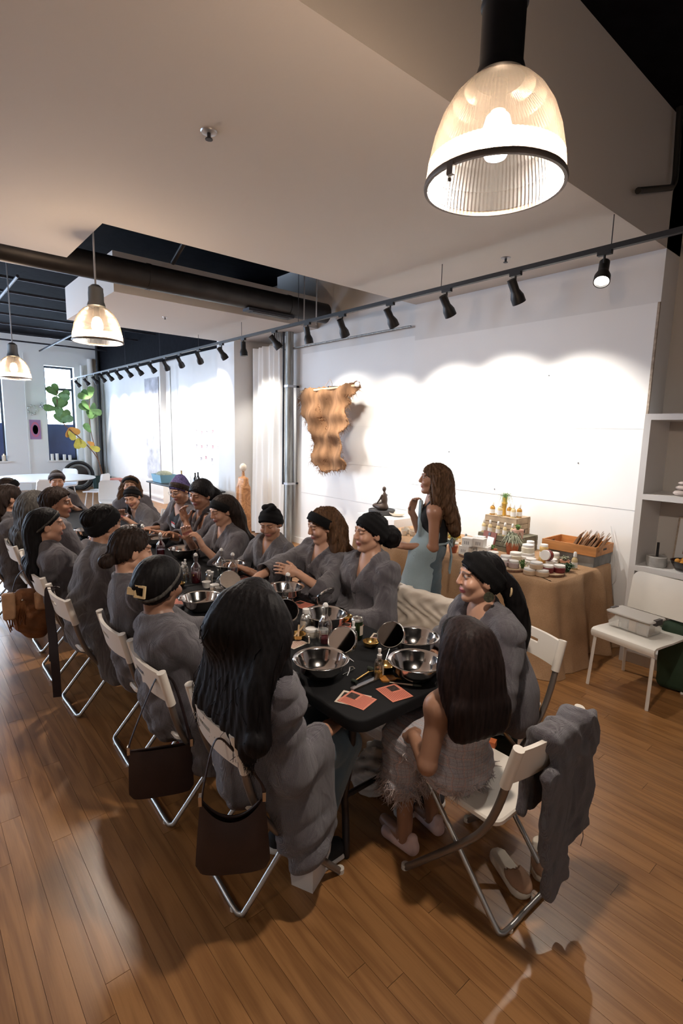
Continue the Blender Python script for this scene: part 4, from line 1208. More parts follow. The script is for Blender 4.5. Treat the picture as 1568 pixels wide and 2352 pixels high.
chair(0.985, 4.91, 90, 'white folding chair under the woman with short curls at the left')
chair(0.96, 5.52, 90, 'white folding chair under the woman with long loose greying hair')
chair(0.8, 5.98, 95, 'white folding chair at the left edge, tube leaning in front of the windows')
chair(0.93, 6.8, 92, 'white folding chair at the far left of the table')
chair(2.42, 1.5, 283, 'white folding chair under the woman with a ponytail, its hand slot showing')
chair(2.39, 2.17, 268, 'folding chair wrapped in clear plastic beside the burlap table')
chair(2.45, 2.62, 271, 'white folding chair under the woman with closed eyes')
chair(2.44, 3.08, 270, 'white folding chair under the woman reaching across the table')
chair(2.31, 3.6, 266, 'white folding chair under the woman in the black head wrap')
chair(2.31, 4.22, 270, 'white folding chair under the woman with long hair and raised hands')
chair(2.37, 4.78, 270, 'white folding chair under the woman holding her ponytail')
chair(2.35, 5.4, 270, 'white folding chair under the woman with purple hair')
chair(2.43, 6.52, 262, 'white folding chair under the woman bending over her bowl')
chair(2.44, 7.26, 200, 'white folding chair under the curly woman at the far end')
chair(1.63, 8.1, 184, 'white folding chair at the far end of the table')

# ---------------------------------------------------------------- long table made of three folding tables
TY0, TLEN = 1.385, 2.12
def fold_table(y0, label, near):
    t = thing('folding_table', label, 'table', (1.67, y0+TLEN/2, 0), group='black-topped folding tables in a row')
    hw, hl, r = .380, TLEN/2-.003, (.075)
    def ring(ins, z):
        out = []
        for cx, cy, a0 in ((hw-r, hl-r, 0), (-hw+r, hl-r, PI/2), (-hw+r, -hl+r, PI), (hw-r, -hl+r, 1.5*PI)):
            rr = r if (cy < 0 and near) else .02
            ccx = (hw-rr)*(1 if cx > 0 else -1); ccy = (hl-rr)*(1 if cy > 0 else -1)
            for k in range(7):
                a = a0+PI/2*k/6; out.append((ccx+(rr-ins)*math.cos(a), ccy+(rr-ins)*math.sin(a), z))
        return out
    MB().rings([ring(.012, .690), ring(0, .694), ring(0, .736), ring(.004, .743), ring(.012, .746)]).build('table_top', 'table_black', t)
    for sy in (-1, 1):
        for sx in (-1, 1):
            P = bez([(sx*.22, sy*(hl-.40), .675), (sx*.235, sy*(hl-.27), .52), (sx*.262, sy*(hl-.21), .28), (sx*.298, sy*(hl-.175), .05), (sx*.298, sy*(hl-.172), .004)], 5) if False else bez([(sx*.285, sy*(hl-.13), .69), (sx*.285, sy*(hl-.14), .50), (sx*.27, sy*(hl-.19), .28), (sx*.255, sy*(hl-.20), .18), (sx*.285, sy*(hl-.155), .04), (sx*.287, sy*(hl-.152), .004)], 5)
            MB().tube(P, .0165, 10).build('leg', 'table_leg', t)
        MB().tube([(-.27, sy*(hl-.19), .27), (.27, sy*(hl-.19), .27)], .013, 8).build('cross_bar', 'table_leg', t); MB().tube([(-.285, sy*(hl-.14), .62), (.285, sy*(hl-.14), .62)], .011, 8).build('cross_bar', 'table_leg', t)
        MB().tube([(0, sy*(hl-.14), .60), (0, sy*(hl-.52), .68)], .010, 8).build('brace', 'table_leg', t)
    return t
fold_table(TY0, 'nearest black-topped folding table, set with bowls and two pink cards', True)
fold_table(TY0+TLEN, 'middle black-topped folding table, crowded with bottles', False)
fold_table(TY0+2*TLEN, 'farthest black-topped folding table of the row', False)

# ---------------------------------------------------------------- bags on the chairs
def tote(loc, rz, w0, w1, hgt, m, label, scoop=.06, strap_top=None, d=.05, strap_m='bag_brown'):
    t = thing('shoulder_bag', label, 'bag', loc, rz)
    # body: rounded flat pouch, wider below
    nu, nv = 18, 10; V = []; F_ = []
    for sgn in (1, -1):
        for v in range(nv):
            tt = v/(nv-1); w = w0+(w1-w0)*(tt**.8)
            for u in range(nu):
                uu = 2*u/(nu-1)-1
                z = -hgt*tt-(scoop*(1-uu*uu) if v == 0 else scoop*(1-uu*uu)*(1-tt)**1.5)
                rr = max(0, tt-.86)/.14
                x = uu*w/2*(1-.10*rr**2) if abs(uu) < 1 else uu*w/2*(1-.14*rr**2)
                y = sgn*d/2*(1-abs(uu)**3.5)*(.55+.45*math.sin(PI*min(1, tt*1.05)))
                V.append((x, y, z))
    for k in range(2):
        for v in range(nv-1):
            for u in range(nu-1):
                a = k*nu*nv+v*nu+u
                F_.append((a, a+1, a+nu+1, a+nu) if k == 0 else (a, a+nu, a+nu+1, a+1))
    o = nu*nv
    for u in range(nu-1): F_.append(((nv-1)*nu+u, (nv-1)*nu+u+1, o+(nv-1)*nu+u+1, o+(nv-1)*nu+u))
    MB().add(V, F_).build('pouch', m, t, ang=70)
    if strap_top is not None:
        h_, off = strap_top
        P = bez([(-w0/2+.005, 0, -.005), (-w0/2+.012, .0, .06), (-w0*.22+off, .02, h_-.02), (-w0*.10+off, .035, h_), (w0*.10+off, .02, h_-.04), (w0/2-.012, .0, .06), (w0/2-.005, 0, -.005)], 6)
        MB().tube(P, .010, 8, flat=.35).build('strap', strap_m, t)
    for q in (-1, 1): MB().box(q*w0/2-.006, q*w0/2+.006, -.012, .012, -.008, .028).build('buckle', 'buckle', t, smooth=False)
    MB().tube([(u*w0/2*.98, .014, -.004-scoop*(1-u*u)) for u in [-1+k*.1 for k in range(21)]], .005, 6).build('rolled_edge', m, t)
    return t
tote((.815, 1.525, .565), rad(-32), .225, .275, .285, 'bag_brown', 'brown leather tote hanging by its strap on the front left chair', .075, (.22, -.02), .07)
tote((.80, 2.17, .445), rad(-24), .27, .285, .235, 'bag_brown', 'dark brown flat shoulder bag hanging on the claw-clip woman\'s chair', .0, (.33, .04), .05, 'strap_dark')
# tan fringed bag on the fifth chair
tb = thing('fringed_bag', 'tan suede bag with fringe and pale flaps hanging on a chair in the left row', 'bag', (.655, 4.40, .66), rad(-12))
F5 = Field(A3(-.2, -.14, -.42), A3(.2, .14, .08), .011); F5.el(A3(.02, 0, -.20), A3(.135, .065, .175), None, .03); F5.el(A3(.045, 0, -.29), A3(.09, .06, .11), None, .03); F5.el(A3(0, 0, -.06), A3(.12, .05, .07), None, .04); F5.disp(lambda x, y, z: .005*np.sin(40*x+6*np.sin(20*z)))
P_, Q_ = F5.net(); link('pouch', np_mesh('pouch', P_, Q_, ['bag_tan']), tb); MB().tube(bez([(-.10, 0, -.03), (-.06, .0, .10), (.02, .02, .16), (.10, .0, .10), (.12, 0, -.03)], 6), .009, 8, flat=.4).build('strap', 'strap_dark', tb)
fr = MB(); rf = random.Random(2)
for k in range(16):
    x = .02+.008*k-.15; L_ = rf.uniform(.10, .2); fr.tube([(x, -.06, -.10), (x-.01, -.075, -.10-L_*.5), (x-.005+rf.uniform(-.02, .02), -.07, -.10-L_)], .004, 4)
fr.build('fringe', 'bag_tan', tb)
MB().rbox(-.16, -.075, -.085, -.03, -.20, -.0, .02).build('flap', 'bag_tan_light', tb)
MB().rbox(.045, .14, -.085, -.03, -.15, -.01, .03).build('side_pouch', 'bag_tan_light', tb)
MB().sphere((-.03, -.075, -.06), .010, 10, 6).build('snap', 'buckle', tb)
# dark sash (robe belt) hanging from the fourth chair
sash = MB()
def ribbon(mb, pts, w, axis=(0, 1, 0), t=.004):
    P = bez(pts, 6); ax = Vector(axis).normalized(); rings = []
    for i, p in enumerate(P):
        tg_ = (P[min(i+1, len(P)-1)]-P[max(i-1, 0)]).normalized(); n_ = tg_.cross(ax).normalized()*t
        a = ax*w/2; rings.append([tuple(p-a-n_), tuple(p+a-n_), tuple(p+a+n_), tuple(p-a+n_)])
    mb.rings(rings)
ribbon(sash, [(.735, 3.83, .80), (.70, 3.84, .79), (.695, 3.84, .60), (.70, 3.82, .45), (.69, 3.79, .30)], .055, (.9, -.4, 0))
ribbon(sash, [(.72, 3.78, .80), (.685, 3.775, .78), (.68, 3.74, .55), (.675, 3.67, .35), (.675, 3.66, .10)], .050, (.9, -.4, 0))
tag(sash.build('robe_sash', 'strap_dark'), 'dark purple robe sash hanging off a chair back in the left row', 'sash')
# white paper bag on the floor by the front left chair
pb = thing('paper_bag', 'white paper bag standing on the floor behind the front left chair', 'bag', (1.20, 1.56, 0), rad(25))
MB().rings([[(-.075, -.05, 0), (.075, -.05, 0), (.075, .05, 0), (-.075, .05, 0)], [(-.085, -.055, .11), (.085, -.055, .11), (.085, .055, .11), (-.085, .055, .11)], [(-.09, -.02, .24), (.09, -.02, .24), (.09, .02, .24), (-.09, .02, .24)]], cap=False).build('sack', 'paper_white', pb, smooth=False)
MB().box(-.075, .075, -.05, .05, 0, .003).build('bottom', 'paper_white', pb, smooth=False)
# crumpled plastic bag and white shoe box shape under the table
F0 = Field(A3(-.2, -.2, -.01), A3(.2, .2, .3), .014); F0.el(A3(0, 0, .08), A3(.13, .11, .10), None, .02); F0.el(A3(.03, .02, .17), A3(.07, .06, .07), None, .04)
F0.disp(lambda x, y, z: .016*np.sin(43*x+9*np.sin(31*z))*np.sin(37*y+21*z)+.008*np.sin(80*x+66*y+50*z)); F0.plane(A3(0, 0, .002), A3(0, 0, 1), A3(-1, -1, -1), A3(1, 1, 1))
P_, Q_ = F0.net(); o = link('plastic_sack', np_mesh('plastic_sack', P_, Q_, ['paper_white']), None, (1.80, 1.80, 0)); tag(o, 'crumpled white plastic sack on the floor under the near table', 'bag')
o = link('plastic_sack', o.data, None, (1.93, 2.55, 0)); tag(o, 'crumpled white plastic sack deep under the table', 'bag')
o.rotation_euler = (0, 0, 1.3)
# green bag on the floor by the ponytail woman's chair
gb = thing('floor_bag', 'dark green box-shaped bag under the ponytail woman\'s chair', 'bag', (2.50, 1.50, 0), rad(30))
MB().rbox(-.17, .17, -.10, .10, 0, .26, .025).build('case', 'bag_green', gb); MB().rbox(-.172, .172, -.102, .102, .20, .275, .025).build('lid', 'bag_green', gb)
sn = thing('snack_bag', 'small purple and white snack packet lying on the girl\'s chair', 'packet', (1.90, 1.235, .462), rad(20))
F1 = Field(A3(-.1, -.1, -.01), A3(.1, .1, .09), .008); F1.el(A3(0, 0, .028), A3(.065, .05, .030), None, .02); F1.disp(lambda x, y, z: .004*np.sin(90*x+50*y)); P_, Q_ = F1.net()
mat('purple_foil', (.12, .07, .22), .35, var=.5, vscale=14); mat('orange_paint', (.62, .17, .06), .5)
link('pouch', np_mesh('pouch', P_, Q_, ['purple_foil']), sn); MB().box(-.05, .01, -.035, .03, .052, .058).build('front_print', 'paper_white', sn, smooth=False); MB().box(.05, .09, -.06, -.01, .0, .03).build('end_seal', 'orange_paint', sn, smooth=False)

# clear plastic over the empty chair
F2 = Field(A3(-.32, -.32, .25), A3(.32, .32, .92), .013)
F2.bx(A3(0, -.215, .66), A3(.245, .050, .18), None, .03); F2.bx(A3(0, .0, .47), A3(.22, .20, .05), None, .03, .05)
F2.disp(lambda x, y, z: .006*np.sin(50*x+7*np.sin(22*z))+.005*np.sin(63*z+18*x)*np.sin(31*x))
P_, Q_ = F2.net(); o = link('plastic_cover', np_mesh('plastic_cover', P_, Q_, ['plastic_film']), None, (2.39, 2.17, 0)); o.rotation_euler = (0, 0, -rad(268))
tag(o, 'milky plastic cover draped over the chair beside the closed-eyes woman', 'cover')

# grey robe over the back of the girl's chair
F3 = Field(A3(-.30, -.33, .05), A3(.30, .02, .90), .011)
F3.bx(A3(.065, -.243, .785), A3(.165, .052, .045), None, .04, .03)
F3.bx(A3(.085, -.285, .56), A3(.155, .020, .26), None, .018, .03); F3.bx(A3(-.020, -.300, .43), A3(.075, .020, .28), np.array([[.985, 0, .17], [0, 1, 0], [-.17, 0, .985]]), .018, .03)
F3.bx(A3(.205, -.292, .58), A3(.05, .024, .25), None, .02, .03); F3.bx(A3(.06, -.195, .62), A3(.15, .016, .16), None, .014, .03)
F3.disp(lambda x, y, z: .0065*np.sin(52*x+5*np.sin(8*z)+1)+.004*np.sin(33*x+30*z)+.0028*np.sin(95*x+14*np.sin(9*z)))
P_, Q_ = F3.net(); o = link('draped_robe', np_mesh('draped_robe', P_, Q_, ['robe_grey']), None, (1.77, 1.09, 0)); tag(o, 'grey robe hung over the back of the front right chair', 'robe')
th = MB().tube([(.22, -.30, .33), (.225, -.305, .28), (.222, -.30, .235)], .0015, 5).build('loose_thread', 'robe_grey', o)

# ---------------------------------------------------------------- white metal chair by the shelf, with a tub of supplies
wc = thing('metal_chair', 'white metal chair with square back before the shelf', 'chair', (4.12, 1.37, 0), -rad(279))
mat('enamel_white', (.80, .765, .70), .3, var=.02)
V = []; prof = [(.235, .405), (.243, .425), (.237, .445), (.215, .456), (.15, .457), (0, .452), (-.15, .455), (-.20, .457)]
MB().rings([[(-.235, y, z) for y, z in prof]+[(-.235, y*.97, z-.014) for y, z in reversed(prof)], [(.235, y, z) for y, z in prof]+[(.235, y*.97, z-.014) for y, z in reversed(prof)]]).build('seat', 'enamel_white', wc)
def brest():
    pts = []; r = .06; x1 = .24; z0, z1 = .545, .845
    for cx, cz, a0, rr in ((x1-r, z1-r, 0, r), (-x1+r, z1-r, PI/2, r), (-x1+.01, z0+.01, PI, .01), (x1-.01, z0+.01, 1.5*PI, .01)):
        for k in range(6): a = a0+PI/2*k/5; pts.append((cx+rr*math.cos(a), cz+rr*math.sin(a)))
    return pts
mb = MB().prism(brest(), -.007, .007, 'y'); mb.xf(Tm(0, -.235, .545) @ Matrix.Rotation(rad(9), 4, 'X') @ Tm(0, 0, -.545)); mb.build('backrest', 'enamel_white', wc)
for sx in (-1, 1):
    MB().tube([(sx*.215, .205, .44), (sx*.225, .235, .0)], .013, 4).build('leg', 'enamel_white', wc, smooth=False)
    MB().tube([(sx*.215, -.27, .62), (sx*.215, -.215, .44), (sx*.225, -.245, .0)], .013, 4).build('leg', 'enamel_white', wc, smooth=False)
    MB().tube([(sx*.215, .2, .435), (sx*.215, -.21, .435)], .010, 6).build('side_rail', 'enamel_white', wc)
tubm = thing('storage_tub', 'clear lidded plastic tub of supplies on the white metal chair', 'box', (4.14, 1.42, .458), -rad(279))
glass_mat('clear_plastic', (.90, .87, .84), .12, .62); mat('milky_plastic', (.72, .68, .64), .3, trans=.3); mat('kraft', (.42, .29, .19), .8); mat('dark_clip', (.06, .05, .05), .4)
MB().rings([[(-.145, -.085, 0), (.145, -.085, 0), (.145, .085, 0), (-.145, .085, 0)], [(-.165, -.10, .105), (.165, -.10, .105), (.165, .10, .105), (-.165, .10, .105)]], cap=False).box(-.145, .145, -.085, .085, 0, .003).build('bin', 'clear_plastic', tubm, smooth=False)
MB().rbox(-.172, .172, -.107, .107, .103, .122, .02).build('lid', 'milky_plastic', tubm)
for q in (-1, 1): MB().box(q*.165-.012, q*.165+.012, -.04, .04, .085, .127).build('clip', 'dark_clip', tubm, smooth=False)
MB().box(-.12, -.02, -.06, .05, .004, .05).build('kraft_packet', 'kraft', tubm, smooth=False); MB().lathe([(.03, .005), (.03, .045)], 16, .06, .04).build('jar', 'paper_white', tubm); MB().box(.02, .12, -.07, .0, .004, .07).build('carton', 'paper_white', tubm, smooth=False); MB().box(-.05, .0, .03, .075, .004, .085).build('carton', 'bag_tan_light', tubm, smooth=False)
gt = thing('green_tote', 'dark green tote bag on the floor behind the white metal chair', 'bag', (4.40, 1.16, .0)); mat('tote_green', (.02, .045, .022), .7, bump=.2, bscale=200)
F4 = Field(A3(-.22, -.22, -.01), A3(.22, .22, .6), .014); F4.bx(A3(0, 0, .26), A3(.11, .14, .26), None, .06); F4.disp(lambda x, y, z: .008*np.sin(24*z+9*x)*np.sin(19*y)); P_, Q_ = F4.net(); link('sack', np_mesh('sack', P_, Q_, ['tote_green']), gt, (0, 0, .005))

# ---------------------------------------------------------------- white open shelf in the recess
sh = thing('open_shelf', 'tall white open shelf unit beside the display wall', 'shelf', (0, 0, 0)); mat('shelf_white', (.72, .70, .68), .45); mat('shelf_inner', (.56, .52, .48), .6)
SX0, SX1, SY1, SY0 = 4.585, 5.02, 1.665, -.6
MB().box(SX0, SX1, SY1-.048, SY1, .0, 2.08).build('side_panel', 'shelf_white', sh, smooth=False); MB().box(SX0, SX1, SY0, SY0+.048, 0, 2.08).build('side_panel', 'shelf_white', sh, smooth=False)
for z0, z1 in ((2.032, 2.08), (1.395, 1.44), (.80, .845), (.10, .145)): MB().box(SX0, SX1, SY0+.048, SY1-.048, z0, z1).build('shelf_board', 'shelf_white', sh, smooth=False)
MB().box(SX1-.012, SX1, SY0+.048, SY1-.048, .10, 2.04).build('back_panel', 'shelf_inner', sh, smooth=False); MB().box(SX0+.02, SX0+.04, SY0+.048, SY1-.048, 0, .10).build('plinth', 'shelf_white', sh, smooth=False)
pl = thing('paper_holder', 'grey concrete holder with a black rod on the shelf', 'holder', (4.70, 1.50, .845)); mat('concrete', (.40, .39, .37), .85, bump=.3, bscale=70, var=.12, vscale=20)
MB().lathe([(.012, .082), (.06, .080), (.07, .088), (.076, .082), (.076, .01), (.07, 0), (.004, 0)], 28, cap=False).build('base', 'concrete', pl); MB().tube([(0, 0, .06), (0, 0, .20)], .010, 10).build('rod', 'black_paint', pl)
db = thing('dark_bowl', 'dark glossy bowl with dried orange flowers on the shelf', 'bowl', (4.73, 1.285, .845)); mat('dark_glaze', (.02, .014, .012), .2); mat('dried_orange', (.60, .28, .05), .8)
MB().lathe([(.005, .004), (.05, .004), (.10, .035), (.125, .08), (.118, .08), (.09, .04), (.04, .016), (.005, .014)], 28, cap=False).build('bowl', 'dark_glaze', db)
mb = MB(); rf = random.Random(5)
for k in range(22): mb.sphere((rf.uniform(-.07, .07), rf.uniform(-.07, .07), .055+rf.uniform(0, .03)), rf.uniform(.012, .022), 8, 5)
mb.build('flowers', 'dried_orange', db)
st = thing('stone_stack', 'pale stacked stones on the middle shelf at the picture edge', 'stones', (4.72, 1.385, 1.44)); mat('pale_stone', (.56, .48, .45), .7, var=.15, vscale=20)
for k, (r_, z_) in enumerate(((.062, .022), (.052, .064), (.042, .10))): MB().sphere((.004*k, -.004*k, z_), r_, 16, 10, (1, 1, .4)).build('stone', 'pale_stone', st)
pf = thing('picture_frame', 'white-matted framed picture leaning at the back of the shelf', 'picture', (4.94, 1.31, .845)); mat('picture_red', (.30, .12, .10), .6, var=.4, vscale=12)
mb = MB().box(-.012, .012, -.15, .15, 0, .40); mb.xf(Matrix.Rotation(rad(8), 4, 'Y')); mb.build('frame', 'raw_edge', pf, smooth=False)
mb = MB().box(-.0145, -.011, -.135, .135, .015, .385); mb.xf(Matrix.Rotation(rad(8), 4, 'Y')); mb.build('mat_board', 'paper_white', pf, smooth=False)
mb = MB().box(-.016, -.0135, -.08, .08, .09, .31); mb.xf(Matrix.Rotation(rad(8), 4, 'Y')); mb.build('print', 'picture_red', pf, smooth=False)

# pair of cream-soled slip-on sandals on the floor behind the girl's chair
mat('suede_tan', (.36, .21, .13), .8); mat('cork_cream', (.66, .58, .47), .7)
for i, (x, y, rz) in enumerate(((1.865, 1.02, 155), (2.045, .97, 120))):
    t = thing('slip_on_shoe', ['tan cream-soled slip-on shoe under the hanging robe', 'tan cream-soled slip-on shoe at the right chair foot'][i], 'shoe', (x, y, 0), rad(rz), 'slip-on shoes')
    F6 = Field(A3(-.09, -.17, -.01), A3(.09, .17, .12), .007); F6.rc(A3(0, -.08, .02), A3(0, .08, .02), .042, .046, .01); F6.plane(A3(0, 0, .002), A3(0, 0, 1), A3(-1, -1, -1), A3(1, 1, 1)); F6.plane(A3(0, 0, .04), A3(0, 0, -1), A3(-1, -1, -1), A3(1, 1, 1)); P_, Q_ = F6.net(); link('sole', np_mesh('sole', P_, Q_, ['cork_cream']), t)
    F7 = Field(A3(-.09, -.17, .02), A3(.09, .17, .13), .007); F7.el(A3(0, .06, .045), A3(.047, .075, .045), None, .01); F7.plane(A3(0, 0, .038), A3(0, 0, 1), A3(-1, -1, -1), A3(1, 1, 1)); F7.rc(A3(0, -.06, .06), A3(0, .03, .06), .03, .03, .0, 'cut'); P_, Q_ = F7.net(); link('upper', np_mesh('upper', P_, Q_, ['suede_tan']), t)
# ================================================================ the people
def fall(p, us, z_end, r0=.045, r1=.040, r2=.016, out=.0, fan=1.0, jit=0.0, seed=0, top=.05, nb=None):
    """locks of long hair falling from the crown over the back"""
    rr = random.Random(seed); L_ = []
    for u in us:
        q0 = p.H(u*.38, -.072, top); q1 = p.H(u*.62, -.098, -.045)
        q2 = p.NB+p.sr*u*.85*fan-p.tf*(.088+out if nb is None else nb); q3 = p.chest+p.sr*u*1.05*fan-p.tf*(.138+out)
        ze = z_end+rr.uniform(-jit, jit); t = (q3[2]-ze)/max(.05, q3[2]-p.belly[2])
        q4 = q3+(p.belly-p.chest)*t*.98-p.tf*.02+p.sr*u*.10*fan; q4[2] = ze
        L_.append([(*(q+p.o), r) for q, r in ((q0, r0), (q1, r0), (q2, r1), (q3, r1*.9), (q4, r2))])
    return L_
E_ = A3
# --- the left row, seen from behind
p = Person((1.045, 1.68), 90, (.991, 1.661, 1.318), (50, 8, 0), 'person with very long loose black hair in a grey robe, seen from behind', 'medium', 1.10, 1.14, seed=1)
p.kn = {q: p.hip+p.r*(q*.10-.0)+p.f*.345+A3(0, 0, -.02) for q in (-1, 1)}; p.an = {q: p.kn[q]*A3(1, 1, 0)-p.f*.17+A3(0, 0, .09) for q in (-1, 1)}
p.set_arm(1, (1.24, 1.56, .64), pole=-p.z*1.0+p.r*.45-p.f*.5, cuff=.80, dirn=p.f+p.r*-.3, n=(0, 0, -1)); p.lap(-1)
p.body().trousers('denim', low=.12, fat=1.1).shoes('cloth_black', 'paper_white')
p.robe(hem=.33, puff=1.10, skirt=False, tails=[(p.hip+p.r*.14+p.f*.02, p.hip+p.r*.20+p.f*.06-p.z*.30, .11, .09), (p.hip+p.r*.13+p.f*.14, p.hip+p.r*.17+p.f*.16-p.z*.27, .10, .07), (p.hip-p.r*.14-p.f*.02, p.hip-p.r*.20+p.f*.02-p.z*.20, .11, .09), (p.hip-p.f*.06, p.hip-p.f*.09-p.z*.06, .14, .10)])
p.hair('long', 'hair_black', .5, locks=fall(p, (-.150, -.10, -.05, 0, .05, .10, .15, .195), .80, .040, .036, .014, fan=1.08, jit=.06, seed=3, out=-.012)+[[(*(p.H(.05, -.02, .05)+p.o), .03), (*(p.H(.085, -.03, -.06)+p.o), .03), (*(p.sh[1]+p.o+E_(0, 0, .07)+p.tf*.02), .025), (*(p.sh[1]+p.o-p.z*.13+p.tf*.05+p.sr*.03), .016), (*(p.sh[1]+p.o-p.z*.24+p.tf*.05+p.sr*.035), .006)]], strands=900, curl=.010, cfreq=2.2, infl=.012, srad=.0021, over=.14, groove=.0014)
P1 = p
p = Person((1.015, 2.38), 92, (.938, 2.44, 1.248), (66, 6, -3), 'person with sleek black hair and a gold claw clip, seen from behind', 'brown', 1.10, 1.16, seed=2)
p.lap(1); p.lap(-1)
p.body().trousers('cloth_black').shoes('cloth_black')
p.robe(hem=.30, puff=1.15, tails=[(p.hip+p.r*.16, p.hip+p.r*.22+p.f*.02-p.z*.22, .12, .11), (p.hip-p.f*.05, p.hip-p.f*.07-p.z*.09, .15, .12), (p.hip-p.r*.15, p.hip-p.r*.19-p.z*.20, .12, .10)])
p.hair('up', 'hair_black', infl=.013, groove=.0012, vol=(.006, .012, .008), knot=((0, -.118, .01), .045))
p.band('hair_grey', width=.016, infl=.022, lift=.052)
cl = MB(); 
cl.box(-.030, .030, -.006, .006, .022, .032).box(-.030, .030, -.006, .006, -.032, -.022).box(-.030, -.020, -.006, .006, -.022, .022).box(.020, .030, -.006, .006, -.022, .022).box(-.070, -.032, -.006, .006, -.022, .014)
Mh = Matrix([list(p.HR[:, 0]), list(p.HR[:, 1]), list(p.HR[:, 2])]); Mh = Matrix(((p.HR[0][0], p.HR[1][0], p.HR[2][0], 0), (p.HR[0][1], p.HR[1][1], p.HR[2][1], 0), (p.HR[0][2], p.HR[1][2], p.HR[2][2], 0), (0, 0, 0, 1)))
q = p.H(.030, -.142, -.004); cl.xf(Tm(*q) @ Mh @ Matrix.Rotation(rad(12), 4, 'Z') @ Matrix.Diagonal((.92, .92, .92, 1))); mat('clip_cream', (.66, .50, .28), .3); p.child('hair_clip', cl, 'clip_cream', 'cream and gold claw clip')
p = Person((1.035, 2.93), 92, (1.00, 2.99, 1.303), (90, 12, 0), 'person with dark curly hair in a low bun, robe and red sneakers', 'light', 1.08, 1.10, seed=3, eyes='closed')
p.body().trousers('cloth_dark', low=.16); 
p.robe(hem=.30, puff=1.1, tails=[(p.hip+p.r*.15, p.hip+p.r*.21+p.f*.05-p.z*.28, .11, .10), (p.hip-p.f*.05, p.hip-p.f*.06-p.z*.08, .14, .12)])
p.an = {q: p.an[q]-p.f*.30+p.r*.04 for q in p.an}; mat('sneaker_red', (.20, .015, .015), .6); mat('sole_white', (.62, .57, .52), .6)
p.shoes('sneaker_red', 'sole_white', big=1.08)
for so in [c_ for c_ in p.root.children if c_.name.startswith('shoe')]:
    pass
p.hair('bun', 'hair_dark', infl=.014, lift=.016, knot=((.015, -.125, -.065), .044), wave=.003, groove=.003)
stp = MB()
for q in (-1, 1):
    a = p.an[q]*A3(1, 1, 0)
    for k in range(3):
        c_ = a+p.f*(.015+.035*k)-p.r*0+p.r*q*0
        for sd in (-1, 1):
            stp.tube([tuple(c_+p.r*sd*.047+E_(0, 0, .045)), tuple(c_+p.f*.012+p.r*sd*.043+E_(0, 0, .075))], .006, 5)
p.child('shoe_stripes', stp, 'sole_white')
p = Person((.955, 3.68), 90, (1.06, 3.75, 1.338), (76, 8, 0), 'broad person in a grey robe with black headband, seen from behind', 'medium', 1.10, 1.24, seed=4)
p.body().trousers('cloth_black').shoes('cloth_black', big=1.1)
p.robe('robe_grey_b', hem=.28, puff=1.15, tails=[(p.hip+p.r*.17, p.hip+p.r*.23+p.f*.05-p.z*.27, .13, .11), (p.hip-p.f*.04, p.hip-p.f*.06-p.z*.08, .16, .13)])
p.hair('bun', 'hair_black', infl=.013, knot=((0, -.105, .035), .06), wave=.004).band(width=.075)
p = Person((.935, 4.30), 92, (.815, 4.355, 1.261), (97, 2, 0), 'person with long straight black hair in profile, grey robe, tan bag behind', 'light', 1.07, 1.05, seed=5)
p.body().trousers('cloth_dark').shoes(); p.robe(hem=.30, tails=[(p.hip+p.r*.15, p.hip+p.r*.20-p.z*.22, .12, .10), (p.hip-p.f*.04, p.hip-p.f*.05-p.z*.07, .15, .12)])
p.hair('long', 'hair_black', locks=fall(p, (-.08, -.04, .0, .035), .86, .042, .044, .022, jit=.03), strands=60, infl=.013, lift=.020); p.band('hair_grey', width=.012, infl=.018, lift=.045)
p = Person((.975, 4.95), 92, (1.045, 5.09, 1.324), (118, 2, 0), 'person with short dark curls pulled back, face turned to the right', 'tan', 1.08, 1.08, seed=6)
p.set_arm(1, (1.30, 5.05, .86), n=(0, 0, -1)); p.body().trousers().robe(hem=.30)
p.hair('short', 'hair_dark', infl=.014, lift=.026, vol=(.006, .016, .010), knot=((0, -.10, .02), .06), wave=.005)
p = Person((.96, 5.55), 90, (.945, 5.45, 1.273), (62, 6, 0), 'person with long loose greying hair between the other heads at the left', 'light', 1.07, 1.05, seed=7, fine=.006)
p.body().trousers().robe(hem=.30); p.hair('long', 'hair_grey', locks=fall(p, (-.10, -.04, .02, .08), .92, .050, .050, .02), strands=80, wave=.003, infl=.016)
p = Person((.78, 5.98), 92, (.81, 5.93, 1.292), (80, 8, 0), 'person with shoulder-length dark hair at the left edge of the picture', 'light', 1.07, 1.10, seed=8, fine=.006)
p.body().trousers().shoes(); p.robe('robe_grey_b', hem=.30, tails=[(p.hip+p.r*.15, p.hip+p.r*.2-p.z*.2, .12, .1)]); p.hair('long', 'hair_dark', locks=fall(p, (-.10, -.04, .02, .08), .98, .050, .046, .02), strands=60, wave=.003, infl=.014)
p = Person((.93, 6.80), 95, (.93, 6.78, 1.285), (100, 12, 0), 'person with black headband behind the dark-haired person at the left edge', 'light', 1.07, 1.05, seed=9, fine=.006)
p.body().trousers().robe('robe_grey_b', hem=.30); p.hair('bun', 'hair_dark', knot=((0, -.11, .0), .045)).band()
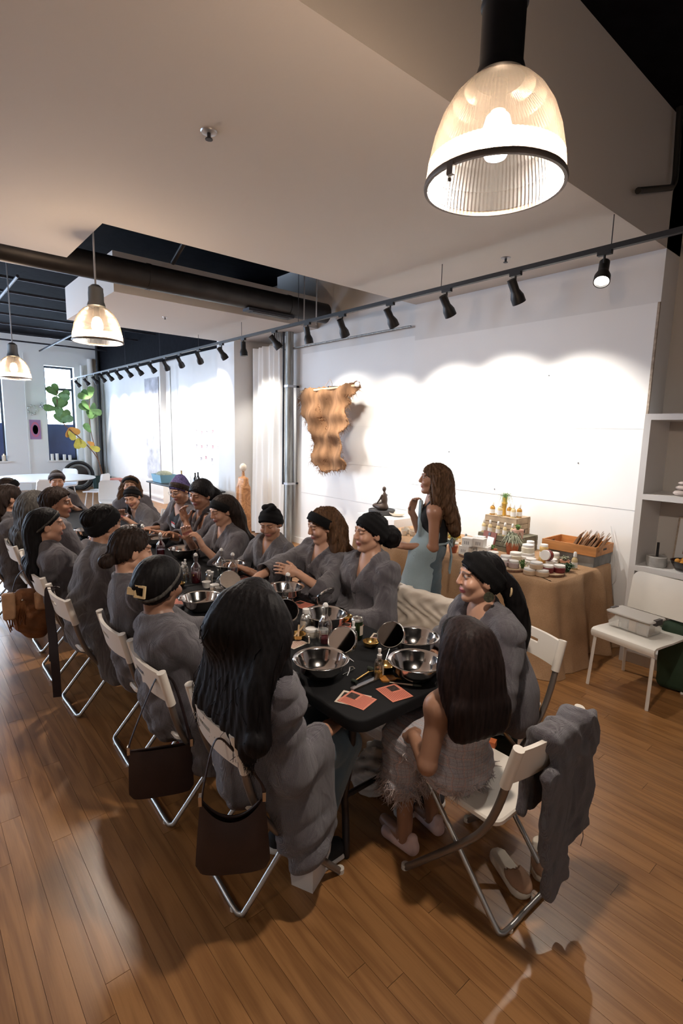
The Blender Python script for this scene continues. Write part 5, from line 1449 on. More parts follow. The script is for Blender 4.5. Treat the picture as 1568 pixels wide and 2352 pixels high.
# --- the far end, facing the camera
p = Person((1.62, 8.06), 184, (1.60, 7.80, 1.274), (188, 14, 0), 'person with short hair and dark headband at the far end, facing the camera', 'light', 1.12, 1.2, seed=10, fine=.006, eyes='closed')
p.set_arm(1, (1.48, 7.62, .80)); p.set_arm(-1, (1.74, 7.62, .80)); p.body().trousers().robe(hem=.30); p.hair('short', 'hair_dark', infl=.008).band('robe_grey', width=.045, lift=.036)
p = Person((2.42, 7.22), 200, (2.33, 7.08, 1.234), (205, 4, 4), 'person with loose curly brown hair behind the bending woman at the far end', 'light', 1.07, 1.0, seed=11, fine=.006)
p.body().trousers().robe(hem=.30); p.hair('curly', 'hair_curl_brown', locks=[[(*(p.H(q*.05, -.03, .06)+p.o), .035), (*(p.H(q*.085, -.03, -.04)+p.o), .038), (*(p.H(q*.105, -.02, -.14)+p.o), .036), (*(p.H(q*.11, -.0, -.22)+p.o), .02)] for q in (-1, 1)]+fall(p, (-.06, 0, .06), 1.0, .045, .04, .02), wave=.006, strands=80, curl=.012, cfreq=4).band(width=.045, lift=.036, infl=.024)
p = Person((2.42, 6.50), 262, (2.085, 6.39, 1.155), (222, 20, -6), 'person in black headband bending forward over her bowl at the far right', 'light', 1.05, 1.05, seed=12, fine=.0055, eyes='closed')
p.set_arm(1, (2.05, 6.62, .80), n=(0, 0, -1)); p.set_arm(-1, (1.99, 6.15, .80), n=(0, 0, -1)); p.body().trousers().robe('robe_grey_b', hem=.30); p.hair('pony', 'hair_dark', locks=[[(*(p.H(.02, -.09, -.02)+p.o), .035), (*(p.H(.07, -.05, -.11)+p.o), .035), (*(p.H(.08, .0, -.20)+p.o), .02)]]).band(width=.06, lift=.036)
# --- the right row
p = Person((2.34, 5.40), 268, (2.19, 5.25, 1.352), (247, 22, 0), 'person with purple hair, glasses and a name tag on a black top', 'medium', 1.07, 1.05, seed=13, fine=.005, eyes='closed')
p.set_arm(-1, (1.94, 5.03, .84), pole=-p.z+p.r*-.3, n=(0, 0, -1), curl=.15, cuff=.30); p.set_arm(1, (1.96, 5.45, .82), cuff=.4)
p.body().trousers().shirt('cloth_black', scale=1.02); p.robe(hem=.30, open_=.36, vwide=.50, vmax=.125)
p.hair('up', 'hair_purple', infl=.014, knot=((0, -.05, .085), .065), wave=.004).band('hair_dark', width=.055, lift=.020)
tg_ = MB().box(-.040, .040, -.002, .002, -.028, .028); t2 = MB().box(-.040, .040, -.0035, .0005, .012, .028)
Mt = Matrix(((p.sr[0], p.tf[0], p.up[0], 0), (p.sr[1], p.tf[1], p.up[1], 0), (p.sr[2], p.tf[2], p.up[2], 0), (0, 0, 0, 1))); q = p.chest+p.tf*.152+p.sr*-.045-p.up*.01; mat('tag_red', (.55, .03, .04), .5)
for b_, m_, n_ in ((tg_, 'paper_white', 'name_tag'), (t2, 'tag_red', 'tag_stripe')): b_.xf(Tm(*(q+(p.tf*.003 if m_ == 'tag_red' else 0))) @ Mt); p.child(n_, b_, m_)
gl = MB()
for sx in (-1, 1): gl.tube([tuple(p.H(sx*.033+.021*math.cos(a*PI/6), .104-.006*abs(math.cos(a*PI/6)), .010+.017*math.sin(a*PI/6))) for a in range(13)], .0016, 5); gl.tube([tuple(p.H(sx*.054, .098, .014)), tuple(p.H(sx*.078, .0, .012))], .0015, 5)
gl.tube([tuple(p.H(-.012, .105, .014)), tuple(p.H(.012, .105, .014))], .0015, 5); p.child('glasses', gl, 'steel_rod')
p = Person((2.36, 4.78), 268, (2.205, 4.74, 1.370), (252, 14, 4), 'person holding her dark ponytail over the shoulder, black hair, grey robe', 'tan', 1.13, 1.16, seed=14, fine=.005, eyes='closed')
p.set_arm(-1, (2.10, 4.83, .98), pole=-p.z+p.r*-.6, dirn=(-.2, .15, .9), n=(.3, -.9, 0), curl=.8, cuff=.35); p.set_arm(1, (2.0, 4.95, .84)); p.body().trousers().robe(hem=.30)
p.hair('pony', 'hair_black', infl=.014, vol=(.004, .006, .008), locks=[[(*(p.H(-.03, -.10, .0)+p.o), .04), (*(p.H(-.06, -.13, -.06)+p.o), .04), (*(p.H(-.075, -.06, -.15)+p.o), .035), (*(p.H(-.06, .06, -.25)+p.o), .028), (*(p.H(-.06, .07, -.40)+p.o), .012)]], strands=40).band('hair_black', width=.07, infl=.014)
p = Person((2.30, 4.22), 270, (2.13, 4.19, 1.283), (268, 18, 3), 'person with long dark hair down her back, both hands raised over a bowl', 'light', 1.08, 1.16, seed=15, fine=.005, eyes='closed')
p.set_arm(-1, (1.90, 4.03, .895), pole=-p.z*1.2+p.r*-.5, dirn=(-.3, .1, .75), n=(-.5, .4, .1), curl=.75, cuff=.45, side=(-.4, .5, .4)); p.set_arm(1, (1.86, 4.22, .93), pole=-p.z*1.2+p.r*.5, dirn=(-.25, -.1, .9), n=(-.3, -.8, .1), curl=.7, cuff=.5, side=(-.5, -.4, .3))
p.body().trousers().robe(hem=.30, puff=1.1)
p.hair('long', 'hair_dark', infl=.012, locks=fall(p, (-.10, -.06, -.02, .02), .88, .044, .040, .018, jit=.03)+[[(*(p.H(-.07, -.05, -.01)+p.o), .03), (*(p.H(-.075, -.10, -.10)+p.o), .04), (*(p.sh[-1]*.55+p.NB*.45+p.o-p.tf*.08+E_(0, 0, .02)), .04), (*(p.sh[-1]*.75+p.chest*.25+p.o-p.tf*.10-p.z*.12), .035), (*(p.sh[-1]*.75+p.chest*.25+p.o-p.tf*.12-p.z*.30), .016)]], strands=110, wave=.0015, curl=.006).band('headband_black', width=.062, infl=.016)
p = Person((2.30, 3.60), 260, (2.235, 3.54, 1.242), (236, 20, -3), 'person in a full black head wrap looking down, face toward the camera', 'medium', 1.03, .98, seed=16, fine=.0045, eyes='closed')
p.set_arm(-1, (2.0, 3.42, .80)); p.set_arm(1, (1.97, 3.66, .80)); p.body().trousers().robe('robe_grey_b', hem=.30)
p.hair('up', 'hair_black', infl=.008); p.band('headband_black', infl=.018, full=True, lift=.012)
F9 = Field(p.C-A3(.2, .2, .1), p.C+A3(.2, .2, .25), .007)
for (a, b_, c_, r_) in ((-.035, -.02, .125, .034), (.03, -.03, .125, .034), (0, -.065, .115, .036), (-.01, .015, .118, .026)): F9.el(p.H(a, b_, c_), A3(r_, r_, r_*.8), None, .015)
p.part('wrap_knot', F9, 'headband_black')
p = Person((2.42, 3.10), 270, (2.345, 3.01, 1.306), (282, 14, 3), 'person with wavy golden-brown hair reaching an arm across the table', 'light', 1.09, 1.12, seed=17, fine=.0045, eyes='closed')
p.set_arm(1, (1.88, 3.12, .845), pole=-p.z*.7+p.r*.8, n=(0, 0, -1), curl=.55, cuff=.72, dirn=(-.85, -.35, -.38)); p.set_arm(-1, (2.09, 2.93, .885), pole=-p.z*.6+p.r*-1.0+p.f*-.3, dirn=(-.8, .35, .30), n=(.2, .8, -.3), curl=.55, cuff=.30)
p.body().trousers().robe(hem=.30, puff=1.1)
p.hair('curly', 'hair_curl_brown', infl=.012, locks=fall(p, (-.10, -.06, -.02, .03, .08), .97, .046, .046, .028, jit=.03)+[[(*(p.H(-.06, -.04, .02)+p.o), .03), (*(p.H(-.088, -.045, -.06)+p.o), .036), (*(p.H(-.105, -.035, -.15)+p.o), .042), (*(p.H(-.11, -.03, -.24)+p.o), .036), (*(p.H(-.10, -.03, -.30)+p.o), .016)]], wave=.008, strands=420, amp=(.85, 1.16), stray=.03, curl=.014, cfreq=3.0, srad=.0026).band('headband_black', width=.062, infl=.026)
p = Person((2.44, 2.57), 270, (2.43, 2.55, 1.327), (283, 2, 2), 'person with closed eyes and a big dark bun, grey robe crossed at the chest', 'light', 1.11, 1.14, seed=18, fine=.0045, eyes='closed')
p.set_arm(-1, (2.12, 2.42, .66), pole=-p.z*1.0+p.r*-.7-p.f*.2, cuff=.85, n=(0, 0, -1)); p.set_arm(1, (2.10, 2.72, .66), cuff=.8, n=(0, 0, -1)); p.body().trousers().robe(hem=.30, puff=1.1, open_=.20)
p.hair('bun', 'hair_black', infl=.010, knot=((.0, -.150, -.045), .082), wave=.005, groove=.004, strands=0).band('headband_black', width=.105, infl=.017)
p = Person((2.38, 1.50), 288, (2.245, 1.52, 1.278), (304, 0, 0), 'person with black ponytail, wide black headband and round earrings in profile', 'light', 1.10, 1.14, seed=19, fine=.0045, lip=(.38, .10, .11))
p.lap(1); p.lap(-1); p.body().trousers('cloth_black', low=.12).shoes('cloth_dark', 'sole_white')
p.robe(hem=.32, puff=1.12, tails=[(p.hip-p.r*.15-p.f*.02, p.hip-p.r*.18-p.f*.02-p.z*.10, .13, .12)])
p.hair('pony', 'hair_black', infl=.010, locks=[[(*(p.H(-.01, -.11, -.01)+p.o), .03), (*(p.H(-.01, -.145, -.05)+p.o), .032), (*(p.H(-.01, -.185, -.14)+p.o), .040), (*(p.H(-.01, -.215, -.26)+p.o), .040), (*(p.H(-.01, -.225, -.38)+p.o), .014)]], strands=120, curl=.002).band('headband_black', width=.085, infl=.018, knot=((0, .06, .098), .03))
er = MB()
q = p.H(-.090, -.012, -.068); er.lathe([(.004, -.003), (.027, -.003), (.027, .003), (.004, .003)], 20); er.xf(Tm(*q) @ Mh.to_3x3().to_4x4() @ Matrix.Rotation(PI/2, 4, 'Y')) if False else er.xf(Tm(*q) @ Matrix.Rotation(-rad(306), 4, 'Z') @ Matrix.Rotation(PI/2, 4, 'Y')); p.child('earring', er, 'earring_wood')
hc = MB().tube([tuple(p.H(-.02+.034*math.cos(a*PI/8), -.135, -.055+.034*math.sin(a*PI/8))) for a in range(17)], .006, 6); p.child('hair_tie', hc, 'clip_cream')
# --- the girl at the near end
p = Person((1.655, 1.165), 8, (1.633, 1.168, 1.165), (16, 4, 0), 'child with long straight dark hair in a pale fringed tweed dress, seen from behind', 'girl', .97, .64, seat=.465, seed=20, sh_w=.150, twist=-10)
p.al = .80
p.kn = {q: p.hip+p.r*q*.065+p.f*.27+A3(0, 0, -.02) for q in (-1, 1)}; p.an = {-1: p.kn[-1]*A3(1, 1, 0)-p.f*.03-p.r*.0+A3(0, 0, .10), 1: p.kn[1]*A3(1, 1, 0)+p.f*.0+p.r*.06+A3(0, 0, .10)}
p.set_arm(-1, (1.565, 1.335, .615), pole=-p.f*1.0-p.r*.45, n=(.5, 0, -.8), curl=.4, dirn=(.5, .7, -.25)); p.set_arm(1, (1.72, 1.36, .61))
p.body()
def dress(p):
    m, nt, pr_ = _new('tweed'); N = nt.nodes; L = nt.links
    tc = N.new('ShaderNodeTexCoord'); cols = []
    base = N.new('ShaderNodeRGB'); base.outputs[0].default_value = (.60, .57, .60, 1); cur = base.outputs[0]
    for ax, sc, cc, w in (('X', 8.5, (.72, .52, .47, 1), .965), ('Z', 8.5, (.72, .52, .47, 1), .965), ('X', 21, (.42, .38, .40, 1), .96), ('Z', 21, (.42, .38, .40, 1), .96)):
        wv = N.new('ShaderNodeTexWave'); wv.bands_direction = ax; wv.inputs['Scale'].default_value = sc; wv.inputs['Distortion'].default_value = .8; L.new(tc.outputs['Object'], wv.inputs['Vector'])
        gt_ = N.new('ShaderNodeMath'); gt_.operation = 'GREATER_THAN'; gt_.inputs[1].default_value = w; L.new(wv.outputs['Fac'], gt_.inputs[0])
        ml = N.new('ShaderNodeMath'); ml.operation = 'MULTIPLY'; ml.inputs[1].default_value = .75; L.new(gt_.outputs[0], ml.inputs[0])
        mx = N.new('ShaderNodeMix'); mx.data_type = 'RGBA'; L.new(ml.outputs[0], mx.inputs['Factor']); L.new(cur, mx.inputs['A']); mx.inputs['B'].default_value = cc; cur = mx.outputs['Result']
    nz = N.new('ShaderNodeTexNoise'); nz.inputs['Scale'].default_value = 260; L.new(tc.outputs['Object'], nz.inputs['Vector'])
    mm = N.new('ShaderNodeMix'); mm.data_type = 'RGBA'; mm.blend_type = 'MULTIPLY'; mm.inputs['Factor'].default_value = .6; L.new(cur, mm.inputs['A']); L.new(nz.outputs['Fac'], mm.inputs['B'])
    L.new(mm.outputs['Result'], pr_.inputs['Base Color']); pr_.inputs['Roughness'].default_value = .95
    bp = N.new('ShaderNodeBump'); bp.inputs['Strength'].default_value = .8; bp.inputs['Distance'].default_value = .004; L.new(nz.outputs['Fac'], bp.inputs['Height']); L.new(bp.outputs['Normal'], pr_.inputs['Normal'])
    MATS['tweed'] = m
    b = p.bulk; R = p.TR; R2 = np.stack([p.hr, p.hf, p.up])
    lo = np.minimum.reduce([p.NB, p.hip, p.kn[-1], p.kn[1], p.an[-1], p.an[1]])-.22; hi = np.maximum.reduce([p.NB, p.hip, p.kn[-1], p.kn[1]])+.22; lo[2] = .15
    F = Field(lo, hi, .0095)
    F.el(p.chest, A3(.108, .085, .17), R, .04); F.el(p.belly, A3(.108, .090, .16), R2, .05); F.el(p.hip, A3(.135, .115, .11), R2, .06)
    F.rc(p.sb+p.sr*.065, p.sb-p.sr*.065, .046, .046, .04)
    for q in (-1, 1):
        F.rc(p.hip+p.r*q*.06, p.kn[q]+p.f*.03, .085, .075, .06); F.rc(p.kn[q]+p.f*.02, p.kn[q]*A3(1, 1, 0)+p.f*.02+A3(0, 0, .31), .075, .092, .04)
    F.rc(p.hip+p.f*.08, (p.kn[-1]+p.kn[1])/2, .085, .08, .06)
    F.disp(lambda x, y, z: .006*np.sin(60*x+40*y+5*np.sin(20*z))*np.clip((.62-z)*5, .15, 1)+.003*np.sin(110*z+70*x))
    F.rc(p.NB-p.up*.01, p.NT+p.up*.05, .055, .06, .0, 'cut')
    P_, Q_ = F.net()
    rs = np.random.RandomState(3); kc = (p.kn[-1]+p.kn[1])/2; paths = []; rr = []
    lowi = np.where((P_[:, 2] < .36) & (P_[:, 2] > .20))[0]; bi = np.where((np.abs(P_[:, 2]-.50) < .035) & (((P_-p.hip) @ p.f) < .2))[0]
    for idx_, n_, ln in ((lowi, 900, .045), (bi, 160, .035)):
        if len(idx_) == 0: continue
        for i in rs.choice(idx_, n_):
            b0 = P_[i]; d0 = rs.normal(0, .6, 3)+A3(0, 0, -.9)+nrm(b0-kc*A3(1, 1, 0)-A3(0, 0, .3))*.7; d0 = nrm(d0)
            paths.append(np.stack([b0, b0+d0*ln*.5*rs.rand(), b0+d0*ln*rs.uniform(.5, 1)+rs.normal(0, .006, 3)])); rr.append([.0022, .0018, .0008])
    ex = tubes_np(np.array(paths), np.array(rr), 3)
    dr = link('dress', np_mesh('dress', P_, Q_, ['tweed']), p.root)
    mat('tweed_fringe', (.50, .42, .40), .95); link('fringe', np_mesh('fringe', ex[0], ex[1], ['tweed_fringe']), dr)
dress(p)
p.hair('long', 'hair_girl', infl=.014, vol=(.006, .004, .004), locks=fall(p, (-.090, -.06, -.03, 0, .03, .06, .090), .885, .036, .028, .020, fan=.92, jit=.006, seed=5, out=-.042, nb=.094)+[[(*(p.H(q*.06, -.02, .04)+p.o), .035), (*(p.H(q*.088, -.035, -.06)+p.o), .036), (*(p.H(q*.090, -.05, -.14)+p.o), .032), (*(p.H(q*.086, -.065, -.22)+p.o), .024)] for q in (-1, 1)], strands=500, curl=.0015, cfreq=1, srad=.0016, over=.04, groove=.0012).band('hair_black', width=.02, infl=.026, lift=.062)
mat('shoe_pink', (.62, .44, .40), .5)
for q in (-1, 1):
    a = p.an[q]*A3(1, 1, 0); F = Field(a-A3(.2, .2, .012), a+A3(.2, .2, .11), .006); dq = nrm(p.f*.9-p.r*q*-.2) if q < 0 else p.f
    F.rc(a-dq*.045+A3(0, 0, .030), a+dq*.10+A3(0, 0, .026), .033, .031, .02); F.rc(a+A3(0, 0, .05)-dq*.045, a+A3(0, 0, .075)-dq*.045, .026, .024, .015); F.plane(A3(0, 0, .002), A3(0, 0, 1), a-.3, a+.3); F.el(a+dq*.035+A3(0, 0, .075), A3(.034, .045, .036), None, .004, 'cut')
    so = p.part('shoe', F, 'shoe_pink'); MB().tube([tuple(a+dq*.01+np.cross(dq, p.z)*.033+A3(0, 0, .05)), tuple(a+dq*.01+A3(0, 0, .085)), tuple(a+dq*.01-np.cross(dq, p.z)*.033+A3(0, 0, .05))], .005, 6).build('ankle_strap', 'shoe_pink', so)
# --- the standing host
p = Person((3.43, 2.83), 318, (3.40, 2.805, 1.628), (314, -4, 0), 'standing person in black sleeveless top and light denim apron, long wavy brown hair', 'tan', 1.07, .93, stand=True, seed=21, sh_w=.150, mouth=1.0)
p.set_arm(-1, (3.24, 2.95, .93), pole=-p.z*1.0-p.f*.7-p.r*.3, n=(.4, .2, -.8), curl=.6, cuff=0, dirn=(-.2, .9, .05)); p.set_arm(1, (3.37, 3.02, 1.22), pole=-p.z*1.0+p.r*.6, dirn=(-.1, -.35, .9), n=(-.1, -.9, -.2), curl=.7)
p.body(); p.trousers('denim', low=.08).shoes('cloth_black', 'sole_white')
def tank(p):
    b = p.bulk; R = p.TR; R2 = np.stack([p.hr, p.hf, p.up]); lo = np.minimum(p.NB, p.hip)-.28; hi = np.maximum(p.NB, p.hip)+.28
    F = Field(lo, hi, .010); F.el(p.chest, A3(.160*b, .112*b, .195), R, .04); F.el(p.belly, A3(.148*b, .118*b, .17), R2, .05); F.el(p.hip, A3(.175*b, .135*b, .13), R2, .05); F.rc(p.sb-p.sr*.10, p.sb+p.sr*.10, .05, .05, .04)
    for q in (-1, 1): F.el(p.chest+p.tf*.07*b+p.sr*q*.066*b, A3(.066, .058, .07), R, .05)
    F.plane(p.sb-p.up*.0+p.tf*.0, -p.up, lo, hi) if False else None
    for q in (-1, 1): F.rc(p.sh[q]+p.sr*q*.02+p.up*.05, p.sh[q]+p.sr*q*.03-p.up*.08, .060, .055, .01, 'cut')
    F.rc(p.NB+p.tf*.03-p.up*.03, p.NT+p.tf*.05, .075, .09, .01, 'cut')
    p.part('tank_top', F, 'cloth_black')
    G = Field(p.hip-A3(.32, .32, .60), p.NB+A3(.30, .30, .05), .010)
    G.el(p.hip-p.z*.0, A3(.20*b, .165*b, .16), R2, .05); G.rc(p.hip-p.z*.05+p.f*.02, p.hip-p.z*.42+p.f*.06, .175, .205, .05); G.el(p.belly, A3(.160*b, .132*b, .14), R2, .04); G.bx(p.chest+p.tf*.115-p.up*.02, A3(.10, .012, .14), R, .01, .03)
    G.disp(lambda x, y, z: .006*np.sin(30*(x*p.r[0]+y*p.r[1])+5*np.sin(6*z)))
    back = p.hip-p.f*.045
    G.plane(back, p.f*1.0+p.z*.12, p.hip-.7, p.NB+.4); G.plane(p.hip-p.z*.48, A3(0, 0, 1), p.hip-.7, p.NB+.4)
    G.rc(p.hip-p.z*.62, p.hip+p.z*.02, .155, .120, .0, 'cut')
    a = p.part('apron', G, 'apron_denim')
    k = MB(); kb = p.hip+p.z*.055-p.f*.155
    for sg in (-1, 1): k.tube([tuple(p.hip+p.z*.055+p.r*sg*.17-p.f*.02), tuple(p.hip+p.z*.06+p.r*sg*.12-p.f*.11), tuple(kb)], .010, 6); k.tube([tuple(kb), tuple(kb+p.r*sg*.045+p.z*.02-p.f*.02), tuple(kb+p.r*sg*.05-p.z*.03-p.f*.02), tuple(kb)], .008, 6); k.tube([tuple(kb), tuple(kb+p.r*sg*.03-p.z*.12-p.f*.02), tuple(kb+p.r*sg*.035-p.z*.27-p.f*.01)], .008, 6)
    k.build('apron_ties', 'apron_denim', a)
tank(p)
p.hair('curly', 'hair_brown', infl=.014, locks=fall(p, (-.12, -.08, -.04, 0, .04, .08), 1.06, .046, .046, .022, jit=.03, out=.01)+[[(*(p.H(-.06, -.02, .04)+p.o), .032), (*(p.H(-.088, -.02, -.06)+p.o), .036), (*(p.H(-.10, -.03, -.16)+p.o), .036), (*(p.H(-.11, -.045, -.27)+p.o), .030), (*(p.H(-.11, -.05, -.36)+p.o), .012)]], wave=.009, strands=460, amp=(.85, 1.16), stray=.03, curl=.013, cfreq=2.6, srad=.0026)
# ================================================================ things on the long table
TZ_ = .7465
mat('steel_bowl', (.74, .71, .68), .13, metal=1.0); mat('brass', (.72, .47, .17), .26, metal=1.0)
mat('mirror_face', (.82, .82, .82), .03, metal=1.0)
glass_mat('bottle_glass', (.93, .95, .95), .05, .78); glass_mat('frost_glass', (.80, .74, .66), .3, .55)
mat('red_liquid', (.16, .006, .018), .15, trans=.35); mat('amber_liquid', (.55, .28, .05), .2, trans=.3); mat('cream_jar', (.74, .64, .52), .4); mat('white_plastic', (.80, .78, .75), .35); mat('can_green', (.055, .10, .045), .25, metal=.85); mat('can_silver', (.62, .63, .60), .3, metal=1.0)
mat('card_pink', (.62, .215, .145), .6); mat('card_cream', (.62, .53, .43), .6); mat('print_dark', (.035, .022, .018), .6, var=.9, vscale=70); mat('ink_line', (.30, .07, .05), .7); mat('black_pouch', (.02, .024, .024), .35, bump=.3, bscale=18)
mat('brush_wood', (.45, .30, .17), .5); mat('bristle', (.55, .45, .35), .8); mat('jade', (.035, .045, .035), .2); mat('amber_stone', (.58, .24, .05), .25, trans=.25); mat('wire_chrome', (.75, .74, .72), .2, metal=1.0)
_protos = {}
def item(kind, maker, x, y, label, cat, rz=0.0, z=None, group=None, tilt=None, sc=1.0):
    if kind not in _protos: o = maker(); _protos[kind] = o
    else: o = copy_tree(_protos[kind])
    o.location = (x, y, TZ_ if z is None else z); o.rotation_euler = (tilt[0], tilt[1], rz) if tilt else (0, 0, rz); o.scale = (sc, sc, sc)
    return tag(o, label, cat, group)
def mk_bowl():
    r = empty('mixing_bowl')
    MB().lathe([(.004, 0), (.058, 0), (.078, .012), (.104, .045), (.116, .082), (.119, .086), (.131, .088), (.132, .090), (.130, .0915), (.118, .089), (.113, .084), (.101, .047), (.075, .015), (.055, .004), (.004, .003)], 48, cap=False).build('bowl', 'steel_bowl', r)
    return r
def mk_brass():
    r = empty('brass_bowl')
    MB().lathe([(.003, 0), (.022, 0), (.038, .012), (.045, .032), (.043, .033), (.036, .014), (.021, .004), (.003, .003)], 28, cap=False).build('bowl', 'brass', r); return r
def mk_mirror(ang=48):
    r = empty('table_mirror'); c = Vector((0, .02, .115))
    M_ = Tm(*c) @ Matrix.Rotation(rad(ang), 4, 'X')
    b = MB().lathe([(.002, -.006), (.070, -.006), (.074, 0), (.070, .006), (.066, .004)], 40, cap=False); b.xf(M_); b.build('frame', 'chrome', r)
    b = MB().lathe([(.001, .0045), (.067, .0045)], 40); b.xf(M_); b.build('mirror', 'mirror_face', r)
    b = MB().lathe([(.001, -.0065), (.067, -.0065)], 40); b.xf(M_); b.build('mirror_back', 'mirror_face', r)
    MB().tube([(-.055, .045, .0), (-.02, .03, .03), (0, .022, .05), (.02, .03, .03), (.055, .045, .0)], .0032, 6).tube([(0, .022, .048), (0, -.06, 0)], .0032, 6).tube([(-.074, .02, .115), (-.066, .022, .07), (0, .022, .045), (.066, .022, .07), (.074, .02, .115)], .0028, 6).build('stand', 'wire_chrome', r)
    return r
def mk_swing():
    r = empty('swing_bottle')
    MB().rings([[(w*math.cos(a)*(abs(math.cos(a))**-.35 if False else 1), w*math.sin(a), z) for a in [2*PI*k/24 for k in range(24)]] for w, z in ((.036, 0), (.038, .006), (.038, .105), (.034, .125), (.016, .150), (.0135, .165), (.0135, .195), (.0155, .197), (.0155, .204))], cap=True).build('glass', 'bottle_glass', r)
    MB().lathe([(.014, .204), (.015, .212), (.010, .222), (.003, .226)], 16).build('stopper', 'white_plastic', r)
    MB().tube([(.016, 0, .17), (.02, 0, .20), (0, 0, .228), (-.02, 0, .20), (-.016, 0, .17)], .0016, 5).build('wire_bail', 'wire_chrome', r)
    return r
def mk_swing_red():
    r = mk_swing(); r.name = 'swing_bottle'
    MB().lathe([(.003, .004), (.034, .004), (.035, .075), (.003, .076)], 24).build('liquid', 'red_liquid', r); return r
def mk_swing_purple():
    r = mk_swing(); MB().lathe([(.003, .004), (.034, .004), (.035, .03), (.003, .031)], 24).build('liquid', 'red_liquid', r); return r
def mk_spray(liq='amber_liquid', label=True):
    r = empty('spray_bottle')
    MB().lathe([(.003, 0), (.021, 0), (.0225, .004), (.0225, .075), (.018, .088), (.009, .094), (.009, .10)], 24).build('glass', 'bottle_glass', r)
    MB().lathe([(.003, .003), (.020, .003), (.020, .028), (.003, .0285)], 20).build('liquid', liq, r)
    if label: MB().rings([[(.0229*math.cos(a), .0229*math.sin(a), z) for a in [rad(-200+14*k) for k in range(18)]] for z in (.018, .068)], cap=False, closed=False).build('paper_label', 'card_cream', r)
    MB().lathe([(.010, .096), (.0115, .098), (.0115, .112), (.007, .114), (.0062, .128), (.008, .130), (.008, .142), (.003, .144)], 18).build('cap', 'white_plastic', r)
    return r
def mk_dropper():
    r = empty('label_bottle')
    MB().lathe([(.003, 0), (.020, 0), (.021, .004), (.021, .052), (.017, .064), (.0105, .069), (.0105, .075)], 24).build('glass', 'frost_glass', r)
    MB().rings([[(.0214*math.cos(a), .0214*math.sin(a), z) for a in [rad(-200+14*k) for k in range(22)]] for z in (.010, .048)], cap=False, closed=False).build('paper_label', 'card_cream', r)
    MB().lathe([(.012, .072), (.013, .074), (.013, .090), (.004, .092)], 18).build('cap', 'white_plastic', r); return r
def mk_jar():
    r = empty('cream_jar')
    MB().lathe([(.004, 0), (.029, 0), (.032, .006), (.032, .030), (.028, .036)], 24).build('jar', 'cream_jar', r); MB().lathe([(.030, .036), (.0325, .037), (.0325, .050), (.030, .052), (.003, .052)], 24).build('lid', 'white_plastic', r); return r
def mk_cup():
    r = empty('paper_cup'); MB().lathe([(.003, 0), (.024, 0), (.031, .042), (.0325, .044), (.0305, .044), (.0225, .004), (.003, .003)], 24, cap=False).build('cup', 'white_plastic', r); return r
def mk_glass():
    r = empty('glass_tumbler'); MB().lathe([(.003, 0), (.030, 0), (.036, .07), (.0345, .071), (.029, .006), (.003, .005)], 28, cap=False).build('glass', 'bottle_glass', r); return r
def mk_pitcher():
    r = empty('glass_pitcher'); MB().lathe([(.003, 0), (.042, 0), (.055, .03), (.055, .07), (.036, .115), (.034, .135), (.038, .14), (.036, .14), (.032, .115), (.051, .068), (.050, .03), (.04, .005), (.003, .004)], 28, cap=False).build('glass', 'bottle_glass', r); MB().lathe([(.003, .006), (.048, .02), (.050, .045), (.003, .046)], 24).build('liquid', 'amber_liquid', r); return r
def mk_can():
    r = empty('drink_can'); MB().lathe([(.004, 0), (.026, 0), (.033, .010), (.033, .106)], 28, cap=False).build('body', 'can_green', r)
    MB().lathe([(.033, .106), (.0335, .110), (.029, .120), (.0275, .123), (.0255, .121), (.003, .120)], 28, cap=False).build('top', 'can_silver', r); MB().lathe([(.001, .1205), (.008, .1205)], 12, .0, .014).build('opening', 'print_dark', r)
    MB().rings([[(.0333*math.cos(a), .0333*math.sin(a), z) for a in [rad(-230+10*k) for k in range(10)]] for z in (.03, .085)], cap=False, closed=False).build('paper_label', 'card_cream', r); return r
def mk_card(m='card_pink'):
    r = empty('printed_card'); w, h = .066, .055
    MB().box(-w, w, -h, h, 0, .0014).build('card', m, r, smooth=False)
    MB().box(-.056, -.010, -.005, .040, .0014, .0019).build('photo_print', 'print_dark', r, smooth=False)
    ln = MB()
    for k in range(11):
        y = .045-.009*k
        x0 = 0.0 if y > -.008 else -.056
        ln.box(x0, .058, y-.0018, y+.0012, .0014, .0018)
    ln.build('text_lines', 'ink_line', r, smooth=False); return r
def mk_pouch():
    r = empty('mesh_pouch'); F_ = Field(A3(-.12, -.1, -.01), A3(.12, .1, .09), .008); F_.el(A3(0, 0, .025), A3(.085, .055, .035), None, .02); F_.el(A3(.03, .01, .055), A3(.04, .03, .025), None, .03); F_.disp(lambda x, y, z: .006*np.sin(70*x+30*y)*np.sin(60*z+40*y)); F_.plane(A3(0, 0, .001), A3(0, 0, 1), A3(-1, -1, -1), A3(1, 1, 1)); P_, Q_ = F_.net(); link('sack', np_mesh('sack', P_, Q_, ['black_pouch']), r); return r
B = 'steel mixing bowls on the long table'
